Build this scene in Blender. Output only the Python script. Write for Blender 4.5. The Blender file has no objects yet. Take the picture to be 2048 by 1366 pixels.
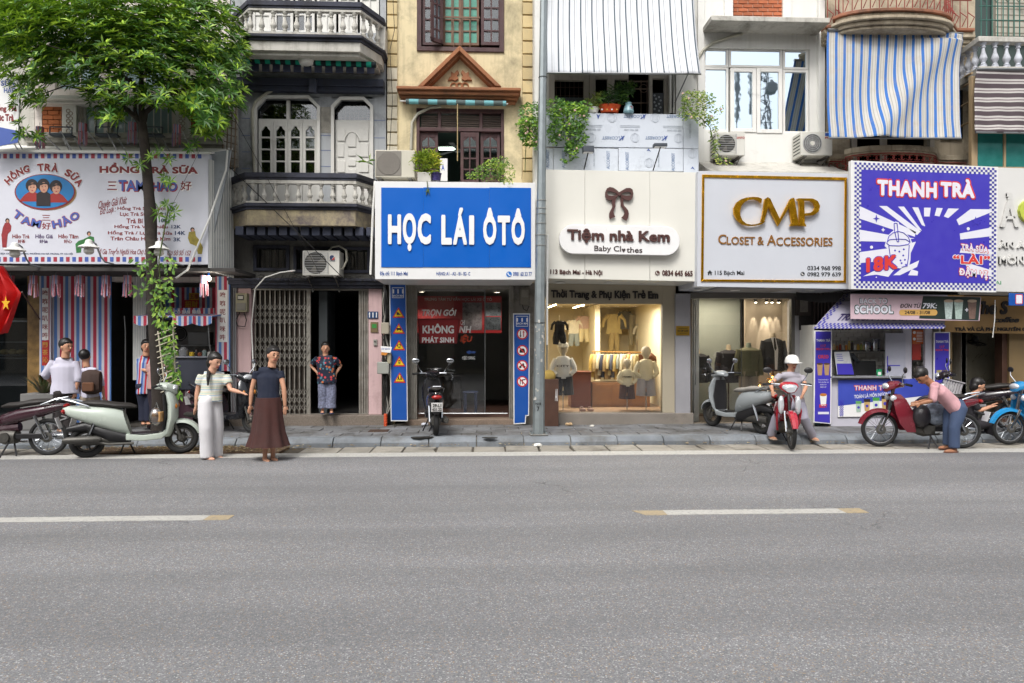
import bpy,math,random
from math import sin,cos,pi,radians,sqrt
from mathutils import Vector,Matrix
import numpy as np
random.seed(7);np.random.seed(7)
sc=bpy.context.scene
COL=sc.collection

# ---------------------------------------------------------------- camera, sky, sun, exposure
YAW=radians(-2.46);CZ=1.75;FP=1365.0
cd=bpy.data.cameras.new('camera');cam=bpy.data.objects.new('camera',cd);COL.objects.link(cam)
cd.sensor_width=36;cd.lens=24.0;cd.clip_start=0.05;cd.clip_end=600
cam.location=(0,0,CZ);cam.rotation_euler=(radians(90),0,YAW);sc.camera=cam
SUN_EL,SUN_AZ=radians(52),radians(200)          # azimuth from +Y clockwise: behind the camera, a little to the left
w=bpy.data.worlds.new('World');sc.world=w;w.use_nodes=True
nt=w.node_tree;bg=nt.nodes['Background']
sky=nt.nodes.new('ShaderNodeTexSky');sky.sky_type='NISHITA';sky.sun_disc=False
sky.sun_elevation=SUN_EL;sky.sun_rotation=SUN_AZ;sky.air_density=1.0;sky.dust_density=4.0;sky.ozone_density=1.0
hs=nt.nodes.new('ShaderNodeHueSaturation');hs.inputs['Saturation'].default_value=0.16
nt.links.new(sky.outputs[0],hs.inputs['Color']);nt.links.new(hs.outputs[0],bg.inputs[0]);bg.inputs[1].default_value=0.15
sl=bpy.data.lights.new('sun','SUN');sun=bpy.data.objects.new('sun',sl);COL.objects.link(sun)
sl.energy=1.4;sl.angle=radians(18);sl.color=(1,.965,.92)
sd=Vector((sin(SUN_AZ)*cos(SUN_EL),cos(SUN_AZ)*cos(SUN_EL),sin(SUN_EL)))
sun.rotation_euler=(-sd).to_track_quat('-Z','Y').to_euler()
sc.view_settings.view_transform='Standard';sc.view_settings.look='None'
sc.view_settings.exposure=0.68;sc.view_settings.gamma=1.0;sc.view_settings.use_curve_mapping=False

# ---------------------------------------------------------------- pixel of the photograph (2048 wide) -> point on the plane at distance Y
_f=(-sin(YAW),cos(YAW));_r=(cos(YAW),sin(YAW))
def at(px,py,Y):
    u=(px-1024)/FP;v=(683-py)/FP
    ry=_f[1]+_r[1]*u;t=Y/ry
    return Vector((t*(_f[0]+_r[0]*u),Y,CZ+t*v))
def X(px,Y):return at(px,683,Y).x
def Z(py,Y,px=1024):return at(px,py,Y).z
def R(x0,y0,x1,y1,Y):
    cx,cy=(x0+x1)/2,(y0+y1)/2
    return at(x0,cy,Y).x,at(x1,cy,Y).x,at(cx,y1,Y).z,at(cx,y0,Y).z
def gy(py,z=0.0,px=1024):                         # distance at which height z is seen at row py
    u=(px-1024)/FP;return (CZ-z)/((py-683)/FP)*(_f[1]+_r[1]*u)
def lin(c):
    if isinstance(c,str):
        c=c.lstrip('#');c=[int(c[i:i+2],16)/255 for i in (0,2,4)]
        return tuple((x/12.92 if x <= .04045 else ((x+.055)/1.055)**2.4) for x in c)
    return tuple(c)

# ---------------------------------------------------------------- materials
MATS={}
def _n(nt,t,**k):
    n=nt.nodes.new(t)
    for a,b in k.items():setattr(n,a,b)
    return n
def _math(nt,op,a,b=None):
    n=nt.nodes.new('ShaderNodeMath');n.operation=op
    for i,q in enumerate((a,b)):
        if q is None:continue
        if isinstance(q,(int,float)):n.inputs[i].default_value=q
        else:nt.links.new(q,n.inputs[i])
    return n.outputs[0]
def _mix(nt,f,a,b,bt='MIX'):
    n=nt.nodes.new('ShaderNodeMix');n.data_type='RGBA';n.blend_type=bt
    for i,q in ((0,f),(6,a),(7,b)):
        if isinstance(q,(int,float)):n.inputs[i].default_value=q
        elif isinstance(q,tuple):n.inputs[i].default_value=(*q[:3],1)
        else:nt.links.new(q,n.inputs[i])
    return n.outputs[2]
def _noise(nt,vec,scale,detail=4,rough=.6,dist=0):
    n=nt.nodes.new('ShaderNodeTexNoise');n.inputs['Scale'].default_value=scale
    n.inputs['Detail'].default_value=detail;n.inputs['Roughness'].default_value=rough;n.inputs['Distortion'].default_value=dist
    nt.links.new(vec,n.inputs['Vector']);return n.outputs[0]
def _ramp(nt,f,lo,hi,a=0.0,b=1.0):
    n=nt.nodes.new('ShaderNodeMapRange');n.inputs[1].default_value=lo;n.inputs[2].default_value=hi
    n.inputs[3].default_value=a;n.inputs[4].default_value=b;nt.links.new(f,n.inputs[0]);return n.outputs[0]
def _scale(nt,vec,s):
    n=nt.nodes.new('ShaderNodeMapping');n.inputs['Scale'].default_value=s;nt.links.new(vec,n.inputs['Vector']);return n.outputs[0]
def mat(name,color,rough=.6,metal=0,var=.10,vscale=1.5,dirt=0.0,dcol='#3a352c',streak=0.0,bump=0.0,bscale=40,obj_var=0.0,spec=None,dscale=1.3,coat=0.0):
    if name in MATS:return MATS[name]
    m=bpy.data.materials.new(name);m.use_nodes=True;nt=m.node_tree;b=nt.nodes['Principled BSDF']
    MATS[name]=m
    geo=_n(nt,'ShaderNodeNewGeometry');pos=geo.outputs['Position']
    c=lin(color)
    n1=_noise(nt,pos,vscale,5,.65)
    k=_ramp(nt,n1,.3,.7,1-var,1+var)
    if obj_var:
        oi=_n(nt,'ShaderNodeObjectInfo');k=_math(nt,'MULTIPLY',k,_ramp(nt,oi.outputs['Random'],0,1,1-obj_var,1+obj_var))
    mul=_n(nt,'ShaderNodeVectorMath',operation='SCALE');mul.inputs[0].default_value=c;nt.links.new(k,mul.inputs['Scale'])
    out=mul.outputs[0]
    rf=rough
    if dirt:
        d=_noise(nt,pos,dscale,8,.72,.3)
        f=_ramp(nt,d,.62-dirt*.25,.80-dirt*.2,0,min(1,.35+dirt))
        out=_mix(nt,f,out,lin(dcol))
    if streak:
        s=_noise(nt,_scale(nt,pos,(5,5,.35)),2.0,6,.7)
        f=_ramp(nt,s,.5,.78,0,streak)
        out=_mix(nt,f,out,lin(dcol))
    nt.links.new(out,b.inputs['Base Color'])
    b.inputs['Metallic'].default_value=metal
    r=_ramp(nt,_noise(nt,pos,vscale*4,3),.3,.7,max(.02,rough-.08),min(1,rough+.1));nt.links.new(r,b.inputs['Roughness'])
    if spec is not None:b.inputs['Specular IOR Level'].default_value=spec
    if coat:b.inputs['Coat Weight'].default_value=coat;b.inputs['Coat Roughness'].default_value=.08
    if bump:
        bn=_n(nt,'ShaderNodeBump');bn.inputs['Strength'].default_value=bump;bn.inputs['Distance'].default_value=.01
        nt.links.new(_noise(nt,pos,bscale,4,.7),bn.inputs['Height']);nt.links.new(bn.outputs[0],b.inputs['Normal'])
    return m
def glass(name,tint=(1,1,1),rough=.02,fac=.12):
    """thin pane: mostly clear with a mirror layer that strengthens at grazing angles"""
    if name in MATS:return MATS[name]
    m=bpy.data.materials.new(name);m.use_nodes=True;nt=m.node_tree;MATS[name]=m
    nt.nodes.remove(nt.nodes['Principled BSDF']);o=nt.nodes['Material Output']
    t=_n(nt,'ShaderNodeBsdfTransparent');t.inputs[0].default_value=(*tint,1)
    g=_n(nt,'ShaderNodeBsdfGlossy');g.inputs['Roughness'].default_value=rough
    fr=_n(nt,'ShaderNodeFresnel');fr.inputs[0].default_value=1.5
    f=_math(nt,'ADD',fr.outputs[0],fac-.04)
    mx=_n(nt,'ShaderNodeMixShader');nt.links.new(f,mx.inputs[0]);nt.links.new(t.outputs[0],mx.inputs[1]);nt.links.new(g.outputs[0],mx.inputs[2])
    nt.links.new(mx.outputs[0],o.inputs[0]);return m
def emit(name,color,s):
    if name in MATS:return MATS[name]
    m=bpy.data.materials.new(name);m.use_nodes=True;b=m.node_tree.nodes['Principled BSDF'];MATS[name]=m
    b.inputs['Base Color'].default_value=(*lin(color),1);b.inputs['Emission Color'].default_value=(*lin(color),1);b.inputs['Emission Strength'].default_value=s
    return m
def stripes(name,axis,period,bands,rough=.8,dirt=0,off=0.0,var=.06,dcol='#5a4a3a',noise=0.0,bump=.0):
    """bands: list of (start fraction, colour) across one period of the object's own x / z coordinate"""
    if name in MATS:return MATS[name]
    m=bpy.data.materials.new(name);m.use_nodes=True;nt=m.node_tree;b=nt.nodes['Principled BSDF'];MATS[name]=m
    tc=_n(nt,'ShaderNodeTexCoord');sp=_n(nt,'ShaderNodeSeparateXYZ');nt.links.new(tc.outputs['Object'],sp.inputs[0])
    a=sp.outputs['xyz'.index(axis)] if axis != 'u' else None
    if axis == 'u':
        s2=_n(nt,'ShaderNodeSeparateXYZ');nt.links.new(tc.outputs['UV'],s2.inputs[0]);a=s2.outputs[0]
    a=_math(nt,'FRACT',_math(nt,'ADD',_math(nt,'DIVIDE',a,period),100.0+off))
    cr=_n(nt,'ShaderNodeValToRGB');cr.color_ramp.interpolation='CONSTANT';nt.links.new(a,cr.inputs[0])
    e=cr.color_ramp.elements
    e[0].position=0;e[0].color=(*lin(bands[0][1]),1);e[1].position=bands[1][0];e[1].color=(*lin(bands[1][1]),1)
    for p,c in bands[2:]:
        q=e.new(p);q.color=(*lin(c),1)
    geo=_n(nt,'ShaderNodeNewGeometry');pos=geo.outputs['Position']
    k=_ramp(nt,_noise(nt,pos,3,6,.7),.3,.7,1-var,1+var)
    v=_n(nt,'ShaderNodeVectorMath',operation='SCALE');nt.links.new(cr.outputs[0],v.inputs[0]);nt.links.new(k,v.inputs['Scale'])
    out=v.outputs[0]
    if dirt:
        f=_ramp(nt,_noise(nt,_scale(nt,pos,(1,1,1.6)),1.7,7,.7,.4),.55-.1*dirt,.85,0,dirt);out=_mix(nt,f,out,lin(dcol))
    nt.links.new(out,b.inputs['Base Color']);b.inputs['Roughness'].default_value=rough;b.inputs['Specular IOR Level'].default_value=.25
    return m
def leafmat(name,dark,light,tip=None):
    if name in MATS:return MATS[name]
    m=bpy.data.materials.new(name);m.use_nodes=True;nt=m.node_tree;b=nt.nodes['Principled BSDF'];MATS[name]=m
    geo=_n(nt,'ShaderNodeNewGeometry');rnd=geo.outputs['Random Per Island']
    n=_ramp(nt,_noise(nt,geo.outputs['Position'],2.2,4,.7),.35,.68)
    f=_math(nt,'MULTIPLY',_math(nt,'ADD',n,rnd),.5)
    out=_mix(nt,f,lin(dark),lin(light))
    if tip:out=_mix(nt,_ramp(nt,f,.5,.78),out,lin(tip))
    nt.links.new(out,b.inputs['Base Color']);b.inputs['Roughness'].default_value=.42;b.inputs['Specular IOR Level'].default_value=.35
    t=_n(nt,'ShaderNodeBsdfTranslucent');nt.links.new(_mix(nt,.5,out,lin('#7f9a20')),t.inputs[0])
    mx=_n(nt,'ShaderNodeMixShader');mx.inputs[0].default_value=.22
    nt.links.new(b.outputs[0],mx.inputs[1]);nt.links.new(t.outputs[0],mx.inputs[2]);nt.links.new(mx.outputs[0],nt.nodes['Material Output'].inputs[0])
    return m

# ---------------------------------------------------------------- mesh builder
class MB:
    def __init__(s):s.v=[];s.f=[];s.mi=[];s.cur=0
    def add(s,vs,fs):
        b=len(s.v);s.v += [tuple(q) for q in vs]
        for f in fs:s.f.append([i+b for i in f]);s.mi.append(s.cur)
        return s
    def box(s,x0,x1,y0,y1,z0,z1):
        if x0 > x1:x0,x1=x1,x0
        if y0 > y1:y0,y1=y1,y0
        if z0 > z1:z0,z1=z1,z0
        v=[(x0,y0,z0),(x1,y0,z0),(x1,y1,z0),(x0,y1,z0),(x0,y0,z1),(x1,y0,z1),(x1,y1,z1),(x0,y1,z1)]
        return s.add(v,[(0,3,2,1),(4,5,6,7),(0,1,5,4),(1,2,6,5),(2,3,7,6),(3,0,4,7)])
    def prism(s,pts,a0,a1,plane='xz'):
        """polygon in a plane, thickness along the third axis"""
        n=len(pts)
        area=sum(pts[i][0]*pts[(i+1) % n][1]-pts[(i+1) % n][0]*pts[i][1] for i in range(n))
        if area < 0:pts=pts[::-1]
        def P(p,a):
            return {'xz':(p[0],a,p[1]),'xy':(p[0],p[1],a),'yz':(a,p[0],p[1])}[plane]
        if a0 > a1:a0,a1=a1,a0
        v=[P(p,a0) for p in pts]+[P(p,a1) for p in pts]
        fs=[list(range(n)),list(range(2*n-1,n-1,-1))]+[[i,i+n,(i+1) % n+n,(i+1) % n] for i in range(n)]
        if plane != 'xz':fs=[f[::-1] for f in fs]
        return s.add(v,fs)
    def tube(s,pts,r,n=8,cap=True,sx=1.0):
        pts=[Vector(p) for p in pts];k=len(pts)
        rs=r if isinstance(r,(list,tuple)) else [r]*k
        vs=[];up=None
        for i,p in enumerate(pts):
            d=(pts[min(i+1,k-1)]-pts[max(i-1,0)]).normalized()
            if up is None:up=Vector((0,0,1)) if abs(d.z) < .9 else Vector((0,1,0))
            a=d.cross(up)
            if a.length < 1e-4:a=d.cross(Vector((1,0,0)))
            a.normalize();b=a.cross(d).normalized();up=b
            for j in range(n):
                t=2*pi*j/n;vs.append(p+a*cos(t)*rs[i]*sx+b*sin(t)*rs[i])
        fs=[[i*n+j,i*n+(j+1) % n,(i+1)*n+(j+1) % n,(i+1)*n+j] for i in range(k-1) for j in range(n)]
        if cap:fs += [list(range(n))[::-1],[(k-1)*n+j for j in range(n)]]
        return s.add(vs,fs)
    def lathe(s,prof,c=(0,0,0),n=12,axis='z'):
        vs=[]
        for r,h in prof:
            for j in range(n):
                t=2*pi*j/n;a,b=r*cos(t),r*sin(t)
                q={'z':(a,b,h),'y':(a,h,b),'x':(h,a,b)}[axis]
                vs.append((c[0]+q[0],c[1]+q[1],c[2]+q[2]))
        k=len(prof)
        fs=[[i*n+j,i*n+(j+1) % n,(i+1)*n+(j+1) % n,(i+1)*n+j] for i in range(k-1) for j in range(n)]
        fs += [list(range(n))[::-1],[(k-1)*n+j for j in range(n)]]
        if axis == 'y':fs=[f[::-1] for f in fs]
        return s.add(vs,fs)
    def torus(s,c,Rr,r,n=24,m=8,axis='y',sq=1.0):
        vs=[]
        for i in range(n):
            t=2*pi*i/n
            for j in range(m):
                u=2*pi*j/m;rr=Rr+r*cos(u);h=r*sin(u)*sq;a,b=rr*cos(t),rr*sin(t)
                q={'z':(a,b,h),'y':(a,h,b),'x':(h,a,b)}[axis]
                vs.append((c[0]+q[0],c[1]+q[1],c[2]+q[2]))
        fs=[[i*m+j,i*m+(j+1) % m,((i+1) % n)*m+(j+1) % m,((i+1) % n)*m+j] for i in range(n) for j in range(m)]
        if axis != 'y':fs=[f[::-1] for f in fs]
        return s.add(vs,fs)
    def ell(s,c,r,n=12,m=8,rot=None):
        vs=[];M=rot or Matrix.Identity(3)
        for i in range(1,m):
            t=pi*i/m
            for j in range(n):
                u=2*pi*j/n;q=M @ Vector((r[0]*sin(t)*cos(u),r[1]*sin(t)*sin(u),r[2]*cos(t)))
                vs.append((c[0]+q.x,c[1]+q.y,c[2]+q.z))
        T=M @ Vector((0,0,r[2]));vs.append((c[0]+T.x,c[1]+T.y,c[2]+T.z));vs.append((c[0]-T.x,c[1]-T.y,c[2]-T.z));a,b=len(vs)-2,len(vs)-1
        fs=[[i*n+j,(i+1)*n+j,(i+1)*n+(j+1) % n,i*n+(j+1) % n] for i in range(m-2) for j in range(n)]
        fs += [[a,j,(j+1) % n] for j in range(n)]+[[b,(m-2)*n+(j+1) % n,(m-2)*n+j] for j in range(n)]
        return s.add(vs,fs)
    def loft(s,rings,cap=True,closed=True):
        n=len(rings[0]);k=len(rings);vs=[p for r in rings for p in r]
        J=n if closed else n-1
        fs=[[i*n+j,i*n+(j+1) % n,(i+1)*n+(j+1) % n,(i+1)*n+j] for i in range(k-1) for j in range(J)]
        if cap:fs += [list(range(n))[::-1],[(k-1)*n+j for j in range(n)]]
        return s.add(vs,fs)
    def sec(s,secs,n=14,e=2.4):
        """body along x: sections (x, zc, half width y, half height z)"""
        rings=[]
        for q in secs:
            x,zc,hw,hh=q[:4];ee=q[4] if len(q) > 4 else e;lean=q[5] if len(q) > 5 else 0
            ring=[]
            for j in range(n):
                t=2*pi*j/n;c_,s_=cos(t),sin(t)
                zz=math.copysign(abs(s_)**(2/ee),s_)*hh
                ring.append((x+lean*zz,math.copysign(abs(c_)**(2/ee),c_)*hw,zc+zz))
            rings.append(ring)
        return s.loft(rings)
    def wall(s,x0,x1,z0,z1,y,t,holes):
        xs=sorted({x0,x1}|{min(max(h[i],x0),x1) for h in holes for i in (0,1)});zs=sorted({z0,z1}|{min(max(h[i],z0),z1) for h in holes for i in (2,3)})
        for i in range(len(xs)-1):
            run=None
            for j in range(len(zs)-1):
                cx,cz=(xs[i]+xs[i+1])/2,(zs[j]+zs[j+1])/2
                inh=any(h[0] < cx < h[1] and h[2] < cz < h[3] for h in holes)
                if inh:
                    if run is not None:s.box(xs[i],xs[i+1],y,y+t,run,zs[j]);run=None
                elif run is None:run=zs[j]
            if run is not None:s.box(xs[i],xs[i+1],y,y+t,run,zs[-1])
        return s
    def moved(s,M):
        s.v=[tuple(M @ Vector(p)) for p in s.v];return s
    def join(s,o):
        b=len(s.v);s.v += o.v;s.f += [[i+b for i in f] for f in o.f];s.mi += o.mi;return s
WL={}
def empty(name,loc,rz=0,local=False):
    o=bpy.data.objects.new(name,None);COL.objects.link(o);o.location=loc;o.rotation_euler=(0,0,rz)
    o.empty_display_size=.2;WL[o.name]=Vector((0,0,0)) if local else Vector(loc);return o
def tag(o,label,cat,group=None,kind=None):
    if label:o['label']=label
    if cat:o['category']=cat
    if group:o['group']=group
    if kind:o['kind']=kind
    return o
def thing(name,label,cat,loc,rz=0,group=None,local=False):
    return tag(empty(name,loc,rz,local),label,cat,group)
def mk(name,mb,mats,smooth=True,ang=35):
    me=bpy.data.meshes.new(name);me.from_pydata(mb.v,[],mb.f)
    if not isinstance(mats,(list,tuple)):mats=[mats]
    for m in mats:me.materials.append(m)
    if len(mats) > 1:me.polygons.foreach_set('material_index',mb.mi)
    if smooth:me.shade_smooth();me.set_sharp_from_angle(angle=radians(ang))
    me.update();return me
def obj(name,mb,mats,parent=None,bev=0,smooth=True,label=None,kind=None,ang=35,origin=None):
    """links mb (world coordinates, or its thing's own coordinates when that is local) as one mesh object with its origin at its foot"""
    if not mb.v:return None
    a=np.array(mb.v)
    c=Vector(origin) if origin is not None else Vector(((a[:,0].min()+a[:,0].max())/2,(a[:,1].min()+a[:,1].max())/2,a[:,2].min()))
    a=a-np.array(c);old=mb.v;mb.v=a.tolist();me=mk(name,mb,mats,smooth,ang);mb.v=old
    o=bpy.data.objects.new(name,me);COL.objects.link(o)
    if parent is not None:o.parent=parent;o.location=c-WL[parent.name]
    else:o.location=c
    WL[o.name]=c.copy()
    if bev:
        m=o.modifiers.new('bevel','BEVEL');m.width=bev;m.segments=2;m.limit_method='ANGLE';m.angle_limit=radians(40)
    if label:o['label']=label
    if kind:o['kind']=kind
    return o
def again(o,offset,parent=None,mat=None,name=None,rz=None):
    """another piece that shares the mesh of o"""
    c=o.copy();COL.objects.link(c);c.parent=parent if parent is not None else o.parent
    w0=WL[o.name]+Vector(offset);WL[c.name]=w0
    c.location=w0-(WL[c.parent.name] if c.parent else Vector())
    if rz is not None:c.rotation_euler=(0,0,rz)
    return c
def copy_tree(o,parent=None):
    c=o.copy();COL.objects.link(c);c.parent=parent
    for ch in [q for q in bpy.data.objects if q.parent == o]:copy_tree(ch,c)
    return c
# ---------------------------------------------------------------- lettering
_TX={}
def glyphs(s,bold=0.0,shear=0.0,spacing=1.0,extrude=0.0,res=3):
    key=(s,bold,shear,spacing,extrude)
    if key in _TX:return _TX[key]
    cu=bpy.data.curves.new('t','FONT');cu.body=s;cu.offset=bold;cu.shear=shear;cu.space_character=spacing;cu.resolution_u=res;cu.align_x='CENTER'
    o=bpy.data.objects.new('t',cu);COL.objects.link(o)
    dg=bpy.context.evaluated_depsgraph_get();me=bpy.data.meshes.new_from_object(o.evaluated_get(dg))
    v=np.empty(len(me.vertices)*3);me.vertices.foreach_get('co',v);v=v.reshape(-1,3)
    f=[list(p.vertices) for p in me.polygons]
    bpy.data.objects.remove(o);bpy.data.curves.remove(cu);bpy.data.meshes.remove(me)
    _TX[key]=(v,f);return v,f
def letters(mb,s,rect,Y,depth=0.0,bold=.0,shear=0,tilt=0.0,spacing=1.0,world=False):
    """heavier lettering = the same glyphs shifted a little round about and laid over one another"""
    s=s.replace('Đ','Ð');x0,x1,z0,z1=rect if world else R(*rect,Y);rc=(x0,x1,z0,z1)
    bold *= .72
    if z1-z0 < .12:bold=min(bold,.016)
    if bold < .01:return letters1(mb,s,rc,Y,depth,shear,tilt,spacing)
    v=glyphs(s,.012,shear,spacing)[0];d=v[:,:2].max(0)-v[:,:2].min(0);ex,ez=[min(bold/max(q,.01)*(b-a),(b-a)*.12) for q,a,b in ((d[0],x0,x1),(d[1],z0,z1))]
    n=8 if (z1-z0) > .11 else 4
    for k in range(n+(n == 8)):
        a=2*pi*(k+.5)/n;cx,cz=(ex*cos(a),ez*sin(a)) if k < n else (0,0)
        if n == 8 and k < n:q=1/max(abs(cos(a)),abs(sin(a)))*.92;cx *= q;cz *= q
        letters1(mb,s,(x0+ex+cx,x1-ex+cx,z0+ez+cz,z1-ez+cz),Y,max(0,depth-.00012*k),shear,tilt,spacing,.0 if depth > 0 else .00008*k)
    return mb
def letters1(mb,s,rect,Y,depth,shear,tilt,spacing,dy=0):
    """fits s into the photo rectangle (x0,y0,x1,y1) on the plane Y; depth = how far the letters stand out towards the street; tilt in pixels of drop per pixel"""
    v,f=glyphs(s,.012,shear,spacing);Y=Y-dy
    if len(v) == 0:return mb
    x0,x1,z0,z1=rect
    lo,hi=v[:,:2].min(0),v[:,:2].max(0);d=np.maximum(hi-lo,1e-6)
    x=x0+(v[:,0]-lo[0])/d[0]*(x1-x0);z=z0+(v[:,1]-lo[1])/d[1]*(z1-z0)
    cx=(x0+x1)/2;z=z-(x-cx)*tilt
    n=len(v)
    if depth <= 0:
        mb.add(np.c_[x,np.full(n,Y),z].tolist(),[q[::1] for q in f]);return mb
    edges={}
    for q in f:
        for i in range(len(q)):
            e=(q[i],q[(i+1) % len(q)]);edges[e]=1
    side=[(a,b) for (a,b) in edges if (b,a) not in edges]
    vs=np.r_[np.c_[x,np.full(n,Y-depth),z],np.c_[x,np.full(n,Y),z]].tolist()
    mb.add(vs,[list(q) for q in f]+[[b,a,a+n,b+n] for a,b in side]);return mb
def text(parent,s,rect,Y,m,depth=.002,name='lettering',label=None,**k):
    mb=MB();letters(mb,s,rect,Y,depth,**k);return obj(name,mb,m,parent,smooth=False,label=label)
def texts(parent,rows,Y,m,depth=.002,name='lettering',**k):
    if max(r[3]-r[1] for s,r in rows) > 10:
        for s,r in rows:o=text(parent,s,r,Y,m,depth,name,**k)
        return o
    mb=MB()
    for s,rect in rows:letters(mb,s,rect,Y,depth,**k)
    return obj(name,mb,m,parent,smooth=False,kind='stuff')
def ppoly(mb,pts,Y,d):
    mb.prism([(at(x,y,Y).x,at(x,y,Y).z) for x,y in pts],Y-d,Y);return mb
def pbox(mb,x0,y0,x1,y1,Y,d):
    a,b,c,e=R(x0,y0,x1,y1,Y);mb.box(a,b,Y,Y+d,c,e);return mb
def circ(cx,cy,rx,ry=None,n=24,a0=0,a1=360):
    ry=ry or rx;return [(cx+rx*cos(radians(a0+(a1-a0)*i/(n if a1-a0 == 360 else n-1))),cy-ry*sin(radians(a0+(a1-a0)*i/(n if a1-a0 == 360 else n-1)))) for i in range(n)]
# ================================================================ ground, road, pavement
def asphalt():
    m=bpy.data.materials.new('asphalt');m.use_nodes=True;nt=m.node_tree;b=nt.nodes['Principled BSDF']
    pos=_n(nt,'ShaderNodeNewGeometry').outputs['Position']
    v=_n(nt,'ShaderNodeTexVoronoi');v.inputs['Scale'].default_value=135;nt.links.new(pos,v.inputs['Vector'])
    wn=_n(nt,'ShaderNodeSeparateColor');nt.links.new(v.outputs['Color'],wn.inputs[0])
    r=_n(nt,'ShaderNodeValToRGB');nt.links.new(wn.outputs[0],r.inputs[0]);e=r.color_ramp.elements
    e[0].position=0;e[0].color=(.135,.137,.143,1);e[1].position=.975;e[1].color=(.42,.415,.41,1)
    for p,c in ((.3,(.172,.174,.181)),(.72,(.206,.207,.213)),(.92,(.255,.253,.255))):
        q=e.new(p);q.color=(*c,1)
    tint=_mix(nt,_ramp(nt,wn.outputs[1],.93,.97),r.outputs[0],(.30,.22,.15))
    big=_noise(nt,_scale(nt,pos,(.25,.9,1)),.8,6,.6)
    k=_ramp(nt,big,.3,.7,.86,1.12)
    fine=_ramp(nt,_noise(nt,pos,28,4,.75),.3,.7,.88,1.12)
    k=_math(nt,'MULTIPLY',k,fine)
    sc_=_n(nt,'ShaderNodeVectorMath',operation='SCALE');nt.links.new(tint,sc_.inputs[0]);nt.links.new(k,sc_.inputs['Scale'])
    st=_ramp(nt,_noise(nt,pos,1.1,7,.75,.6),.66,.74,0,.35)
    out=_mix(nt,st,sc_.outputs[0],(.085,.08,.076))
    tr_=_ramp(nt,_noise(nt,_scale(nt,pos,(.05,1.5,1)),1.0,3,.5),.42,.62,0,.26);out=_mix(nt,tr_,out,(.105,.105,.11))
    ck=_n(nt,'ShaderNodeTexVoronoi',feature='DISTANCE_TO_EDGE');ck.inputs['Scale'].default_value=.55;wv=_n(nt,'ShaderNodeVectorMath',operation='MULTIPLY_ADD');nn=nt.nodes.new('ShaderNodeTexNoise');nn.inputs['Scale'].default_value=2.5;nn.inputs['Detail'].default_value=6;nt.links.new(pos,nn.inputs['Vector']);nt.links.new(nn.outputs['Color'],wv.inputs[0]);wv.inputs[1].default_value=(.5,.5,.5);nt.links.new(pos,wv.inputs[2]);nt.links.new(wv.outputs[0],ck.inputs['Vector'])
    cf_=_math(nt,'MULTIPLY',_ramp(nt,ck.outputs['Distance'],0,.006,.7,0),_ramp(nt,_noise(nt,pos,.35,3),.55,.62,0,1));out=_mix(nt,cf_,out,(.05,.048,.045))
    nt.links.new(out,b.inputs['Base Color']);b.inputs['Roughness'].default_value=.82;b.inputs['Specular IOR Level'].default_value=.3
    bn=_n(nt,'ShaderNodeBump');bn.inputs['Strength'].default_value=.55;bn.inputs['Distance'].default_value=.006
    nt.links.new(v.outputs['Distance'],bn.inputs['Height']);nt.links.new(bn.outputs[0],b.inputs['Normal'])
    return m
g=obj('ground',MB().box(-160,160,-120,200,-.4,-.05),mat('soil','#6b6459',.95,bump=.4),kind='structure')
obj('road',MB().box(-150,150,-9,10.82,-.3,0),asphalt(),kind='structure')
KY0,KY1=11.52,11.66      # kerb foot and kerb top edge
# worn white paint
def paint(name,color,wear=.5):
    m=bpy.data.materials.new(name);m.use_nodes=True;nt=m.node_tree;b=nt.nodes['Principled BSDF']
    pos=_n(nt,'ShaderNodeNewGeometry').outputs['Position']
    f=_ramp(nt,_noise(nt,pos,22,6,.8),.60-wear*.08,.68,0,.75)
    g2=_ramp(nt,_noise(nt,pos,3,4,.7),.4,.8,0,.35)
    o=_mix(nt,f,_mix(nt,g2,lin(color),lin('#8f8b82')),(.16,.16,.16))
    nt.links.new(o,b.inputs['Base Color']);b.inputs['Roughness'].default_value=.75;return m
W_=paint('road_paint','#b2b0aa',1.5);YP=paint('old_yellow_paint','#a39272',1.6)
def strip(name,x0,x1,y0,y1,m,label=None,skew=(0,0)):
    mb=MB();v=[]
    n=max(2,int((x1-x0)/.12));top=[];bot=[]
    for i in range(n+1):
        t=i/n;x=x0+(x1-x0)*t;j=.004
        bot.append((x+skew[0]*(1-2*t if 0 else 0),y0+random.uniform(-j,j)));top.append((x,y1+random.uniform(-j,j)))
    bot[0]=(x0+skew[0],y0);bot[-1]=(x1+skew[1],y0)
    mb.prism(bot+top[::-1],-.02,.004,'xy');o=obj(name,mb,m,smooth=False,kind='structure');return o
strip('edge_line',-40,40,gy(912,px=1024)+.02,gy(905)+.04,W_)
yd0,yd1=gy(1033.5),gy(1024.5)
def dash(pxa,pxb,py,ya=.14,yb=.14,fa=True,fb=True):
    a,b=at(pxa,683,yd0).x,at(pxb,683,yd0).x
    strip('lane_line',a+(.32 if fa else 0),b-(.24 if fb else 0),yd0,yd1,W_)
    if fa:strip('lane_line_end',a,a+.32,yd0,yd1,YP,skew=(.1,0))
    if fb:strip('lane_line_end',b-.24,b,yd0,yd1,YP,skew=(0,.1 if 0 else -.0))
dash(-1200,456,1035,fa=False);dash(1272,1738,1023);dash(3400,4600,1023)
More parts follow.
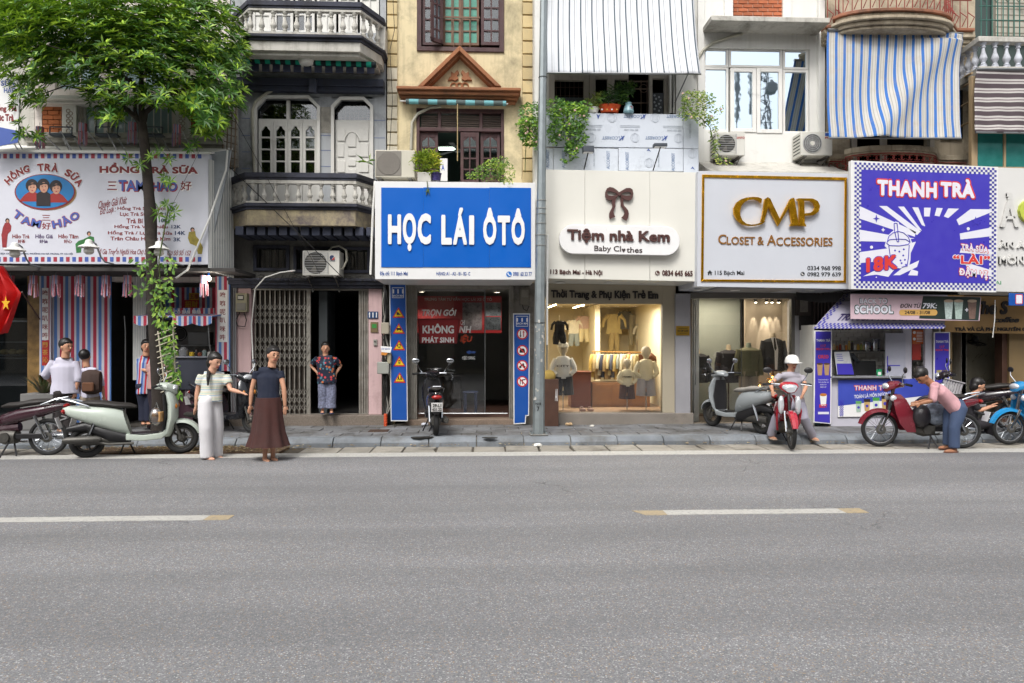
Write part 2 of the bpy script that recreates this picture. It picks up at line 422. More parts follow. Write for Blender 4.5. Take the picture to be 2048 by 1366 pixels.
# gutter slabs between road and kerb
gm=mat('gutter_concrete','#8f8a80',.9,var=.2,vscale=4,dirt=.5,dcol='#4a443b',bump=.8,bscale=60,obj_var=.14)
road_edge=obj('gutter',MB().box(-150,150,10.82,KY0+.02,-.3,-.03),mat('gutter_dirt','#4d463c',.95,var=.3,vscale=9,bump=1,bscale=70),kind='structure')
x=-13.0;i=0
while x < 13.2:
    L=random.uniform(.5,.62)
    y0,y1=10.86+random.uniform(0,.02),KY0-.05
    h=random.uniform(-.012,.003)
    q=[(x+.012,y0),(x+L-.012+random.uniform(-.02,.02),y0),(x+L-.012,y1-random.uniform(0,.06)),(x+.015,y1)]
    if i % 4 == 1:q.insert(2,(x+L-.05,y0+.3))
    if not (-6.3 < x < -3.3):
        obj('gutter_slab',MB().prism(q,-.1,h,'xy'),gm,road_edge,bev=.012)
    x += L;i += 1
# kerb stones, chamfered
kb=obj('kerb',MB().prism([(KY0+.03,-.3),(KY0+.04,-.01),(KY1+.02,.10),(KY1+.22,.10),(KY1+.22,-.3)],-60,60,'yz'),gm,kind='structure')
km=mat('kerb_stone','#73787d',.85,var=.24,vscale=3,dirt=.55,dcol='#55524c',bump=.5,bscale=50,obj_var=.1)
kst=obj('kerb_stone',MB().prism([(KY0,-.05),(KY0+.005,.055),(KY0+.09,.128),(KY1+.16,.13),(KY1+.16,-.05)],0,.786,'yz'),km,kb,bev=.008)
WL[kst.name]=Vector((WL[kst.name]));base=Vector(kst.location)
for i in range(-16,18):
    c=again(kst,(i*.8-.1+random.uniform(-.004,.004),random.uniform(-.006,.006),random.uniform(-.005,.003)))
bpy.data.objects.remove(kst)
# pavement slabs
pv=obj('pavement',MB().box(-60,60,KY1+.16,14.6,-.3,.112),mat('grout','#4e4a44',.95,var=.25,vscale=6,bump=.6),kind='structure')
pm=[mat('paving_stone','#6f7072',.82,var=.2,vscale=5,dirt=.7,dcol='#46433e',bump=.4,bscale=45,obj_var=.16)]
px0,pw=-13.1,.52
first=None;Yr=[KY1+.165,12.19,12.56,12.93,13.3]
for r in range(4):
    d=Yr[r+1]-Yr[r]-.012;fr=None
    for i in range(51):
        xx=px0+i*pw+(.0 if r % 2 else .26)+0*r
        if fr is None:
            fr=obj('paving_slab',MB().box(xx,xx+pw-.014,Yr[r],Yr[r]+d,.07,.131),pm,pv,bev=.006)
        else:
            c=again(fr,(xx-px0-(.0 if r % 2 else .26),0,random.uniform(-.006,.003)))
            c.rotation_euler=(random.uniform(-.006,.006),random.uniform(-.008,.008),0)
obj('manhole_cover',MB().box(X(735,12.3),X(775,12.3),12.3,12.62,.1,.139),mat('rusty_iron','#4b3a30',.8,.4,var=.3,vscale=9,bump=.8,bscale=80),pv,bev=.006)
# oil stains and puddle shapes on the pavement
sm=mat('wet_stain','#2b2a27',.35,var=.2)
for px,py,rx,ry in ((845,874,.22,.05),(980,875,.13,.025),(1795,857,.2,.05),(700,868,.1,.02),(1790,862,.12,.02)):
    p=at(px,py,12);yy=gy(py,.13,px);c=at(px,py,yy)
    pts=[(c.x+rx*cos(t/14*2*pi)*random.uniform(.6,1.1),yy+ry*2.2*sin(t/14*2*pi)*random.uniform(.6,1.1)) for t in range(14)]
    obj('stain',MB().prism(pts,.12,.1335,'xy'),sm,pv,smooth=False)
# earth and leaf litter round the tree foot, on the broken gutter
pts=[(x,10.9+random.uniform(-.04,.05)) for x in np.linspace(-6.4,-3.2,16)]+[(x,KY0+random.uniform(-.05,0)) for x in np.linspace(-3.2,-6.4,16)]
obj('dirt_patch',MB().prism(pts,-.05,.012,'xy'),mat('earth','#5d4a39',.95,var=.35,vscale=12,bump=1.2,bscale=90),kind='structure')
lit=MB()
for i in range(1500):
    x=random.gauss(-4.7,.9) if i < 1150 else random.uniform(-8,9);y=random.uniform(10.9,11.5) if i < 1150 else random.choice([random.uniform(11.36,11.5),random.uniform(11.4,11.5)])
    a=random.uniform(0,6.28);s=random.uniform(.012,.04);z=.015+random.uniform(0,.02)
    dx,dy=cos(a)*s,sin(a)*s*.9;ex,ey=-sin(a)*s*.35,cos(a)*s*.35
    lit.add([(x-dx,y-dy,z),(x+ex,y+ey,z+.008),(x+dx,y+dy,z+.004),(x-ex,y-ey,z+.002)],[(0,1,2,3)])
ltm=leafmat('litter_leaf','#4a3524','#9a7c4e','#b8a888')
for i in range(260):
    x,y=random.uniform(-11,11),random.choice([random.uniform(11.75,13.3),random.uniform(13.1,13.35)]);a=random.uniform(0,6.28);s=random.uniform(.008,.03);dx,dy=cos(a)*s,sin(a)*s
    lit.add([(x-dx,y-dy,.134),(x-dy*.4,y+dx*.4,.142),(x+dx,y+dy,.136),(x+dy*.4,y-dx*.4,.135)],[(0,1,2,3)])
obj('leaf_litter',lit,ltm,smooth=False,kind='stuff')
# specks of litter on the road
for px,py,col,nm,lb in ((548,918,'#d8d8d4','paper_scrap','white paper scrap on the asphalt by the feet of the woman in the brown skirt'),(1138,851,'#b59a76','crumpled_paper','tan crumpled paper lying in front of the baby clothes shop'),(1184,853,'#d6d2c8','white_pebble','small white lump on the pavement beside the tan crumpled paper'),(1076,893,'#d9d7d0','crumpled_bag','white crumpled plastic scrap in the gutter below the steel pole'),(850,851,'#b9bcc6','crumpled_tissue','pale crumpled tissue beside the rear wheel of the black scooter')):
    zz=.13 if py < 878 else 0.0;yy=gy(py,zz,px);c=at(px,py,yy);mb=MB();s=.06 if nm != 'white_pebble' else .035
    mb.ell((c.x,yy,zz+s*.4),(s*1.2,s*.8,s*.5),9,6);mb.v=[(v[0]+random.uniform(-.2,.2)*s,v[1]+random.uniform(-.2,.2)*s,max(zz+.002,v[2]+random.uniform(-.25,.25)*s)) for v in mb.v]
    o=obj(nm,mb,mat('scrap'+col,col,.8),smooth=False);tag(o,lb,'litter')
# ================================================================ the other side of the street (seen in the window panes)
ob=thing('terraced_building','long terraced building across the street mirrored in the window panes','building',(0,-11.5,0))
hh=MB().box(-45,45,-19,-11.5,0,12.4);obj('wall',hh,mat('opposite_wall','#8d8578',.9,var=.3,vscale=.6,dirt=.4),ob)
rf=MB();rf.prism([(-10.9,12.3),(-15,14.2),(-19.5,12.3)],-46,46,'yz');obj('roof',rf,mat('teal_sheet_roof','#3f6a66',.5),ob)
wm=MB();wf=MB()
for i in range(-9,10):
    for z in (.2,3.4,6.4,9.4):
        wm.box(i*4.6-1.6,i*4.6+1.5,-11.49,-11.4,z,z+(2.5 if z < 1 else 1.5))
obj('window',wm,mat('opposite_window','#23282b',.25),ob,kind='stuff')
tm=thing('telecom_mast','lattice telecom mast across the street mirrored in the white house window','mast',(16.6,-13,13.2));m_=MB()
for x,y in ((-.35,-.3),(.35,-.3),(.35,.3),(-.35,.3)):m_.tube([(16.6+x,-13+y,13.2),(16.6+x*.6,-13+y*.6,18)],.06,6)
for k in range(7):
    z=13.4+k*.65;s=(-1)**k;m_.tube([(16.6-.32*s,-12.7,z),(16.6+.3*s,-12.7,z+.65)],.04,5);m_.tube([(16.1,-12.7,z),(17.1,-12.7,z)],.03,5)
obj('lattice',m_,mat('mast_steel','#5a6064',.6),tm);obj('dish',MB().lathe([(.42,0),(.38,.18),(.05,.2)],(16.9,-12.5,16.6),20,'y'),mat('dish_grey','#8d9396',.6),tm);obj('antenna',MB().box(15.6,15.85,-12.6,-12.4,15,17.6).box(14.8,15.0,-12.6,-12.4,14.6,17.8).tube([(14.9,-12.5,13.2),(14.9,-12.5,17.8)],.05,6),mat('dish_grey','#8d9396',.6),tm)
# ================================================================ shared materials for the house row
WHITE=mat('white_paint','#d3d2cc',.7,var=.05,dirt=.18,dcol='#8c867a',streak=.25,bump=.15)
WHITE2=mat('clean_white','#d9d8d3',.6,var=.04,dirt=.08,dcol='#a39f94',streak=.12)
OLDW=mat('old_white_plaster','#b9b6ae',.85,var=.10,dirt=.45,dcol='#5c554a',streak=.5,bump=.3)
GREYW=mat('blue_grey_plaster','#a0a3a6',.85,var=.08,dirt=.45,dcol='#5f605e',streak=.35,bump=.25)
DGREY=mat('sooty_plaster','#66645f',.9,var=.15,dirt=.5,dcol='#33302b',streak=.4,bump=.3)
NAVY=mat('navy_trim','#353a4a',.75,var=.15,dirt=.45,dcol='#26231f',streak=.3,bump=.2)
NAVY2=mat('weathered_navy_trim','#3a3c48',.85,var=.2,dirt=.6,dcol='#1c1a18',streak=.45,bump=.5)
PINK=mat('pink_plaster','#c0a3a3',.85,var=.06,dirt=.22,dcol='#7a6660',streak=.3,bump=.15)
YEL=mat('yellow_limewash','#d0c19c',.9,var=.10,vscale=1.1,dirt=.62,dcol='#8a8168',streak=.55,bump=.35,dscale=1.0)
YEL2=mat('quoin_plaster','#c4b084',.9,var=.10,dirt=.42,dcol='#8a8570',streak=.3,bump=.3,obj_var=.12)
QW=mat('quoin_plaster_white','#c4bca8',.9,var=.10,dirt=.42,dcol='#7a7464',streak=.3,bump=.3,obj_var=.08)
CREAM=mat('cream_paint','#c8c3b4',.7,var=.04,dirt=.1,streak=.12)
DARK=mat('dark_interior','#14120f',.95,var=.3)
BLACK=mat('black_paint','#111112',.5,var=.2)
BROWN=mat('brown_wood','#43292a',.65,var=.25,vscale=4,dirt=.35,dcol='#6d5d52',streak=.15,bump=.2)
BROWN2=mat('tan_wood','#6f5442',.7,var=.2,vscale=4,bump=.2)
WDOOR=mat('white_painted_wood','#c9c7c1',.6,var=.06,dirt=.25,dcol='#8a857a',streak=.2,bump=.1)
OCHRE=mat('ochre_moulding','#94603f',.8,var=.16,dirt=.4,dcol='#4c3a2f',streak=.3,bump=.4)
GLD=glass('dark_glass',(.75,.78,.8),.03,.10)
GLC=glass('clear_glass',(.96,.97,.97),.01,.06)
GLM=mat('mirror_glass','#8fa2ad',.04,1.0,var=.03)
STEEL=mat('steel','#8b8d8e',.4,.9,var=.1)
GALV=mat('galvanised','#8f9799',.45,.55,var=.12,vscale=6,dirt=.15,dcol='#5e5f5d',streak=.2)
CABLE=mat('black_cable','#1b1a19',.7);CABLEG=mat('grey_cable','#8e8b84',.7)
RUBBER=mat('tyre_rubber','#1a1a1a',.8,var=.2);CHROME=mat('chrome','#b9bcc0',.15,1.0,var=.02)
SIGNW=mat('sign_white','#d6d6d5',.4,var=.02,streak=.08,dcol='#9b978c')
HY=13.4                                            # the house line
def house(name,label,x0,x1,depth=7,top=11.5,wm=None,y=HY,z0=0,base=True):
    """the shell of a terraced house: side and back walls and roof; its front is added by its own builder"""
    h=thing(name,label,'house',((x0+x1)/2,y,0))
    mb=MB();t=.1
    mb.box(x0,x0+t,y+.25,y+depth,0,top).box(x1-t,x1,y+.25,y+depth,0,top).box(x0+t,x1-t,y+depth-t,y+depth,0,top)
    obj('side_wall',mb,wm or OLDW,h)
    obj('roof',MB().box(x0,x1,y,y+depth,top+.002,top+.2),OLDW,h)
    return h
def floorslab(h,x0,x1,z,y,depth=6.8,t=.15,m=None):
    return obj('floor_slab',MB().box(x0+.1,x1-.1,y,y+depth-.15,z-t,z),m or OLDW,h)
def room(h,rect,Y0,d,m,name='room_lining',floor=None):
    """walls, ceiling and floor behind an opening"""
    x0,x1,z0,z1=rect;mb=MB();t=.03
    mb.box(x0-t,x0,Y0,Y0+d,z0,z1).box(x1,x1+t,Y0,Y0+d,z0,z1).box(x0-t,x1+t,Y0+d,Y0+d+t,z0,z1).box(x0-t,x1+t,Y0,Y0+d,z1,z1+t)
    o=obj(name,mb,m,h);obj('floor',MB().box(x0-t,x1+t,Y0,Y0+d,z0-t,z0),floor or m,h);return o
def grid_window(h,rect,Y,cols,rows,fm,pm,fw=.05,bar=.03,d=.06,name='window',thing_=None,world=False,paned=.012):
    """one sash: frame mesh with glazing bars as the part, each pane a sub-part"""
    x0,x1,z0,z1=rect if world else R(*rect,Y);mb=MB()
    mb.box(x0,x0+fw,Y,Y+d,z0,z1).box(x1-fw,x1,Y,Y+d,z0,z1).box(x0+fw,x1-fw,Y,Y+d,z0,z0+fw).box(x0+fw,x1-fw,Y,Y+d,z1-fw,z1)
    xs=np.linspace(x0+fw,x1-fw,cols+1);zs=np.linspace(z0+fw,z1-fw,rows+1)
    for q in xs[1:-1]:mb.box(q-bar/2,q+bar/2,Y+.008,Y+d-.008,z0+fw,z1-fw)
    for q in zs[1:-1]:mb.box(x0+fw,x1-fw,Y+.011,Y+d-.011,q-bar/2,q+bar/2)
    f=obj(name,mb,fm,h)
    fr=None
    for i in range(cols):
        for j in range(rows):
            if fr is None:fr=obj('pane',MB().box(xs[0],xs[1],Y+d/2,Y+d/2+paned,zs[0],zs[1]),pm,f)
            else:again(fr,(xs[i]-xs[0],0,zs[j]-zs[0]))
    return f
def baluster_profile(h,r):
    P=[(.9,0),(.9,.07),(.6,.09),(.75,.12),(.5,.16),(.62,.22),(.95,.30),(1.0,.36),(.85,.44),(.5,.58),(.38,.70),(.4,.76),(.62,.78),(.62,.81),(.42,.83),(.55,.88),(.85,.92),(.9,1)]
    return [(a*r,b*h) for a,b in P]
def offset_path(p,d):
    """offset an open plan path towards the street (d > 0)"""
    out=[]
    for i,q in enumerate(p):
        ns=[]
        for a,b in ((i-1,i),(i,i+1)):
            if a < 0 or b >= len(p):continue
            v=Vector((p[b][0]-p[a][0],p[b][1]-p[a][1])).normalized();ns.append(Vector((v.y,-v.x)))
        n=sum(ns,Vector((0,0)))/len(ns);n /= max(n.dot(ns[0]),.3)*1.0
        out.append((q[0]+n.x*d,q[1]+n.y*d))
    return out
def ring(mb,path,d0,d1,z0,z1):
    a=offset_path(path,d0);b=offset_path(path,d1)
    for i in range(len(path)-1):
        mb.prism([b[i],b[i+1],a[i+1],a[i]],z0,z1,'xy')
    return mb
def slab(mb,path,d,z0,z1,yb):
    p=offset_path(path,d);mb.prism([(p[0][0],yb)]+list(p)+[(p[-1][0],yb)],z0,z1,'xy');return mb
def balusters(h,path,n,z0,z1,r,m,name='baluster'):
    segs=[(Vector(path[i]),Vector(path[i+1])) for i in range(len(path)-1)];Ls=[(b-a).length for a,b in segs];T=sum(Ls)
    first=None
    for k in range(n):
        t=(k+.5)/n*T
        for (a,b),L in zip(segs,Ls):
            if t <= L:q=a+(b-a)*(t/L);break
            t -= L
        if first is None:
            mb=MB().lathe(baluster_profile(z1-z0,r),(q.x,q.y,z0),12);first=obj(name,mb,m,h,ang=50);q0=q
        else:again(first,(q.x-q0.x,q.y-q0.y,0))
# ================================================================ HOUSE B: blue-grey house with balconies
bx0,bx1=X(462,HY),X(772,HY)
hB=house('balcony_house','blue grey town house with two white baluster balconies over a folding gate',bx0,bx1,wm=GREYW)
# ground floor
zG=Z(828,HY);z_l=Z(577,HY,620)
g0,g1=X(503,HY),X(736,HY)
obj('step',MB().box(bx0,bx1,HY-.12,HY+.3,.1,zG),mat('granite','#6f655b',.6,var=.3,vscale=40,bump=.2,bscale=200),hB,bev=.01)
pil=MB().box(bx0,g0-.01,HY,HY+.25,zG,z_l).box(g1+.01,bx1,HY,HY+.25,zG,z_l)
obj('pillar',MB().box(bx0,g0-.01,HY,HY+.25,zG,z_l),PINK,hB,bev=.006);obj('pillar',MB().box(g1+.01,bx1-.08,HY,HY+.25,zG,z_l),PINK,hB,bev=.006)
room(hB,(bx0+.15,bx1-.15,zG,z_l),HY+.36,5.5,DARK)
lz=Z(557,HY,620)
mb=MB();mb.box(bx0,bx1,HY-.16,HY+.25,z_l+.06,z_l+.13).box(bx0,bx1,HY-.1,HY+.25,z_l,z_l+.06).box(bx0,bx1,HY-.22,HY+.25,z_l+.13,z_l+.18)
obj('lintel',mb,NAVY2,hB,bev=.008)
# mezzanine wall with two dark openings
zm1=Z(455,HY,620)
o1=R(514,497,573,536,HY);o2=R(594,500,735,540,HY)
obj('lower_wall',MB().wall(bx0,bx1,z_l+.18,zm1,HY,.2,[o1,o2]),DGREY,hB)
for o_,px in ((o1,0),(o2,1)):
    w_=MB();x0,x1,z0,z1=o_;f=.06
    w_.box(x0-f,x0,HY-.04,HY+.05,z0-f,z1+f).box(x1,x1+f,HY-.04,HY+.05,z0-f,z1+f).box(x0,x1,HY-.04,HY+.05,z1,z1+f).box(x0,x1,HY-.04,HY+.05,z0-f,z0)
    wf_=obj('window',w_,NAVY2,hB,bev=.006);obj('pane',MB().box(x0,x1,HY+.1,HY+.11,z0,z1),GLD,wf_)
    g_=MB()
    for q in np.arange(x0+.1,x1,.13):g_.tube([(q,HY+.04,z0),(q,HY+.04,z1)],.008,6)
    obj('window_bar',g_,BLACK,wf_)
room(hB,(bx0+.15,bx1-.15,z_l+.2,zm1-.05),HY+.22,2.0,DARK)
# folding gate: uprights and lattice
PITCH=(X(648,HY)-X(505,HY))/14
gz0,gz1=zG,Z(580,HY,620);GR=mat('gate_steel','#8d8981',.5,.45,var=.2,vscale=5,dirt=.4,dcol='#5a4c40')
gate=thing('folding_gate','half open grey steel lattice gate folded across the doorway of the blue grey house','gate',((g0+g1)/2,HY+.12,zG))
up=None;xs=[X(505,HY)+.02+i*(X(618,HY)-X(505,HY)-.04)/11 for i in range(12)]
for i,q in enumerate(xs):
    if up is None:up=obj('upright',MB().box(q-.013,q+.013,HY+.10,HY+.135,gz0,gz1),GR,gate,bev=.003)
    else:again(up,(q-xs[0],0,0))
bands=[(Z(650,HY),Z(608,HY)),(Z(735,HY),Z(672,HY)),(Z(822,HY),Z(776,HY))]
for b0,b1 in bands:
    n=max(1,round((b1-b0)/.16));hs_=(b1-b0)/n
    for i in range(len(xs)-1):
        m_=MB()
        for k in range(n):
            z=b0+k*hs_;w_=.007
            for s in (0,1):
                a=(xs[i],z) if s == 0 else (xs[i],z+hs_);c=(xs[i+1],z+hs_) if s == 0 else (xs[i+1],z)
                m_.tube([(a[0],HY+.085+s*.012,a[1]),(c[0],HY+.085+s*.012,c[1])],w_,4)
        obj('lattice',m_,GR,gate)
obj('gate_post',pbox(MB(),613,580,621,828,HY+.09,.05),GR,gate,bev=.003)
for a in (716,721,726,731):obj('upright',MB().box(X(a,HY),X(a+4,HY),HY+.09,HY+.14,gz0,gz1),GR,gate,bev=.003)
m_=MB();m_.box(g0,g1,HY+.05,HY+.17,gz1,z_l).box(g0,g1,HY+.08,HY+.14,gz0+.002,gz0+.012);obj('gate_rail',m_,GR,gate)
# brown closed panels behind the left half of the gate
bp=MB()
for i in range(11):bp.box(xs[i]+.02,xs[i+1]-.02,HY+.2,HY+.23,gz0+.01,gz1)
for i in range(11):
    q=MB().box(xs[i]+.012,xs[i+1]-.012,HY+.2,HY+.225,gz0+.01,gz1)
    obj('door_board',q,mat('dark_door_board','#3b3129',.7,var=.25,vscale=5),hB)
obj('inner_door',MB().box(X(624,HY)+.05,X(640,HY)+.06,HY+.35,HY+1.1,zG,gz1),mat('inner_door_grey','#3f4446',.5),hB)
# house number, plates
def plate(parentless,rect,Y,col,txt=None,tcol='#d8d8d8',name='plaque',label='',cat='sign',t=.02,trect=None):
    p=thing(name,label,cat,at((rect[0]+rect[2])/2,rect[3],Y));obj('panel',pbox(MB(),*rect,Y-t,t-.001),mat('pl'+col,col,.45,var=.04),p,bev=.003)
    if txt:text(p,txt,trect or (rect[0]+3,rect[1]+3,rect[2]-3,rect[3]-3),Y-t,mat('pt'+tcol,tcol,.5),bold=.02)
    return p
plate(0,(735,623,756,637),HY,'#1d3a63','111',name='house_number_plate',label='small navy house number plate reading 111 on the pink pillar',trect=(738,625,754,635))
p_=plate(0,(741,644,756,665),HY,'#6b5b3f',None,name='notice_plate',label='small bronze plate with green middle under the 111 plate on pink pillar');obj('emblem',pbox(MB(),744,648,753,656,HY-.024,.004),mat('pl_green','#2f7d35',.5),p_)
p_=plate(0,(747,679,754,691),HY,'#8f8d86',None,name='doorbell',label='grey doorbell box on the pink pillar below the bronze plate',cat='doorbell',t=.03);obj('button',MB().lathe([(.012,-.012),(.012,0)],(X(750.5,HY),HY-.03,Z(683,HY,750)),10,'y'),BLACK,p_)
# balcony 1
def balcony(h,pxs,yfront,zcap,zb1,zb0,zsl,Ysd,trim,soft,nb,r,fascia=None,zmold=.07):
    Yc=Ysd
    path=[(pxs[0],HY),(pxs[0],HY-.35),(pxs[1],yfront),(pxs[2],yfront),(pxs[3],HY-.35),(pxs[3],HY)]
    mb=MB();slab(mb,path,0.0,zb0-.12,zb0,HY+.02);slab(mb,path,.05,zb0-.07,zb0-.03,HY+.01)
    sl_=obj('balcony_slab',mb,trim,h,bev=.006)
    mb=MB();slab(mb,path,-.03,zsl,zb0-.122,HY+.02);obj('balcony_fascia',mb,fascia or trim,h)
    mb=MB();ring(mb,path,-.12,.03,zcap-.09,zcap);ring(mb,path,-.10,.01,zcap-.13,zcap-.09);obj('rail_cap',mb,trim,h,bev=.006)
    mb=MB();ring(mb,path,-.09,0,zb1,zcap-.13);ring(mb,path,-.09,0,zb0,zb0+.03);obj('rail_band',mb,soft,h)
    p2=offset_path(path,-.05)
    balusters(h,p2[1:5],nb,zb0+.03,zb1,r,soft)
    # corner posts
    for q in (p2[0],p2[5]):
        obj('newel',MB().box(q[0]-.09,q[0]+.09,HY-.33,HY,zb0,zcap-.13),soft,h,bev=.01)
    return path
yf=12.55
pts_=[X(462,HY-.3),X(492,yf),X(712,yf),X(752,HY-.3)]
path1=balcony(hB,pts_,yf,Z(346,yf,600),Z(367,yf,600),Z(406,yf,600),Z(450,yf,600),yf,NAVY2,OLDW,15,.05,fascia=mat('flaking_yellow','#a99c7c',.9,var=.15,dirt=.95,dcol='#625a58',streak=.6,bump=.6,dscale=2.4))
mo=None
for i in range(13):
    q=X(478+i*21.5,12.9)
    b_=MB().box(q,q+.15,12.7,HY,Z(457,12.9,600)-.16,Z(450,yf,600)-.004)
    obj('soffit_block',b_,NAVY,hB,bev=.01)
obj('balcony_lamp',MB().lathe([(.02,0),(.1,.02),(.11,.05),(.11,.07)],(X(608,12.9),12.9,Z(450,yf,600)-.07),14),WHITE2,hB)
# first floor wall, doors
z2=Z(190,HY,600);zf=Z(406,yf,600)
dA=R(510,195,640,400,HY);dB=R(664,197,746,400,HY)
zt=Z(140,HY,620)
obj('upper_wall',MB().wall(bx0,bx1,zm1,zt,HY,.2,[(dA[0],dA[1],zf,dA[3]),(dB[0],dB[1],zf,dB[3])]),GREYW,hB)
room(hB,(bx0+.15,bx1-.15,zf,zt),HY+.22,2.4,DARK)
for rr in ((510,640),(664,746)):                # chamfered corner infills
    for sx in (0,1):
        q=rr[sx];s=1 if sx == 0 else -1;a=at(q,196,HY);b=at(q+22*s,196,HY)
        mb=MB().prism([(a.x,a.z+.02),(b.x,a.z+.02),(a.x,a.z-.24)],HY,HY+.1);obj('corner_infill',mb,GREYW,hB)
def ocf(x0,x1,yt,yb,c,w,Y,d,m,h,name):
    """octagonal-topped frame"""
    o=[(x0,yb),(x0,yt+c),(x0+c,yt),(x1-c,yt),(x1,yt+c),(x1,yb)];i_=[(x0+w,yb),(x0+w,yt+c+w*.4),(x0+c+w*.4,yt+w),(x1-c-w*.4,yt+w),(x1-w,yt+c+w*.4),(x1-w,yb)]
    mb=MB()
    for k in range(5):ppoly(mb,[o[k],o[k+1],i_[k+1],i_[k]],Y,d)
    return obj(name,mb,m,h)
ocf(509,641,192,400,22,6,HY-.01,.05,WDOOR,hB,'door_surround');ocf(663,747,195,400,18,6,HY-.01,.05,WDOOR,hB,'door_surround')
# transoms
for (a,b,c,d,cols) in ((516,199,634,237,2),(670,203,741,239,1)):
    f=MB();x0,x1,z0,z1=R(a,b,c,d,HY);f.box(x0,x1,HY+.04,HY+.1,z0-.05,z0)
    if cols == 2:f.box((x0+x1)/2-.03,(x0+x1)/2+.03,HY+.03,HY+.1,z0,z1)
    tr=obj('transom',f,WDOOR,hB)
    obj('pane',MB().box(x0,x1,HY+.12,HY+.13,z0,z1),GLD,tr)
    gb=MB()
    for k in range(1,8):gb.tube([(x0+(x1-x0)*k/8,HY+.15,z0),(x0+(x1-x0)*k/8,HY+.15,z1)],.006,5)
    for k in range(1,4):gb.tube([(x0,HY+.15,z0+(z1-z0)*k/4),(x1,HY+.15,z0+(z1-z0)*k/4)],.006,5)
    obj('grille',gb,mat('rusty_grille','#54423a',.7),tr)
# four glazed leaves and one panelled door
for i in range(4):
    a=516+i*29.6;x0,x1,z0,z1=R(a,241,a+29,402,HY);z0=zf
    mb=MB();hw=.085;cx=(x0+x1)/2;nr=5;zt_=z1-.10;zb_=z0+.5
    hz=(zt_-zb_)/nr
    mb.wall(x0,x1,z0,z1,HY+.03,.05,[(cx-hw,cx+hw,zb_+k*hz+.03,zb_+(k+1)*hz) for k in range(nr)])
    lf=obj('door_leaf',mb,WDOOR,hB,bev=.004)
    # ogee head
    ph=MB();zz=zb_+nr*hz
    for s in (-1,1):ph.prism([(cx+s*hw,zz-.09),(cx+s*hw,zz),(cx+s*.02,zz),(cx+s*hw*.5,zz-.045)],HY+.035,HY+.075)
    obj('arch_head',ph,WDOOR,lf)
    fr=None
    for k in range(nr):
        if fr is None:fr=obj('pane',MB().box(cx-hw,cx+hw,HY+.055,HY+.06,zb_+.03,zb_+hz),GLD,lf)
        else:again(fr,(0,0,k*hz))
x0,x1,z0,z1=R(670,244,742,402,HY);z0=zf
lf=obj('panelled_door',MB().box(x0,x1,HY+.03,HY+.08,z0,z1),WDOOR,hB,bev=.004)
ww=x1-x0
def raised(px0,py0,px1,py1):
    obj('door_panel',pbox(MB(),px0,py0,px1,py1,HY+.012,.02),WDOOR,lf,bev=.008)
for q in ((675,258,690,282),(718,258,737,282),(675,287,688,314),(720,287,737,314),(675,320,690,345),(718,320,737,345),(696,262,712,294),(696,300,712,312),(696,318,712,332),(696,338,712,352)):raised(*q)
mb=MB();mb.tube([at(704+15*cos(t),282-15*sin(t)*1.2,HY+.015) for t in np.linspace(0,pi,14)],.018,6);obj('arch_moulding',mb,WDOOR,lf)
# quoin lines in blue on the plaster
mb=MB()
for a,b,yy in ((484,500,(236,270,303,336)),(748,770,(240,275,310)),(641,662,(270,300,332))):
    for y in yy:obj('painted_band',pbox(MB(),a,y,b,y+1.6,HY-.004,.006),mat('faded_blue_line','#6d7690',.8),hB)
obj('bare_patch',pbox(MB(),639,214,662,266,HY-.006,.008),mat('bare_cement','#8c887f',.95,var=.3,vscale=6,bump=.8),hB,bev=.004)
# blue beam and its bracket
mb=MB();a=Z(158,HY-.15,620);b=Z(182,HY-.15,620);mb.box(bx0+.03,bx1-.02,HY-.16,HY,b,b+.09).box(bx0+.03,bx1-.02,HY-.2,HY,b+.09,a);obj('beam',mb,NAVY,hB,bev=.01)
obj('beam_bracket',pbox(MB(),617,156,632,184,HY-.3,.12),NAVY,hB,bev=.015)
obj('drain_pipe',MB().tube([at(545,181,HY-.08),at(532,187,HY-.06),at(512,203,HY-.06),at(505,222,HY-.05),at(506,260,HY-.05),at(507,300,HY-.05),at(509,345,HY-.05)],.028,10),mat('pvc_pipe','#a8a596',.6,dirt=.3),hB)
# balcony 2
yf2=12.45
pts_=[X(467,HY-.3),X(497,yf2),X(722,yf2),X(767,HY-.3)]
path2=balcony(hB,pts_,yf2,Z(3,yf2,600),Z(22,yf2,600),Z(68,yf2,600),Z(100,yf2,600),yf2,NAVY2,OLDW,16,.055,fascia=OLDW)
mb=MB();slab(mb,path2,-.1,Z(100,yf2,600)-.06,Z(100,yf2,600)-.002,HY+.02);obj('balcony_soffit',mb,OLDW,hB)
obj('ceiling_lamp',MB().lathe([(.03,0),(.13,.03),(.15,.08),(.15,.1)],(X(614,12.8),12.8,Z(100,yf2,600)-.16),14),WHITE2,hB)
zt2=Z(-60,HY,620)
wA=R(500,-60,760,64,HY)
obj('top_wall',MB().wall(bx0,bx1,zt,11.5,HY+.003,.2,[wA]),GREYW,hB)
for i in range(6):
    a=505+i*43
    grid_window(hB,(a,-40,a+38,66),HY+.05,2,3,WDOOR,GLD if i in (1,2) else WHITE,name='window_leaf')
room(hB,(bx0+.15,bx1-.15,zt+.1,11.3),HY+.25,2.0,DARK)
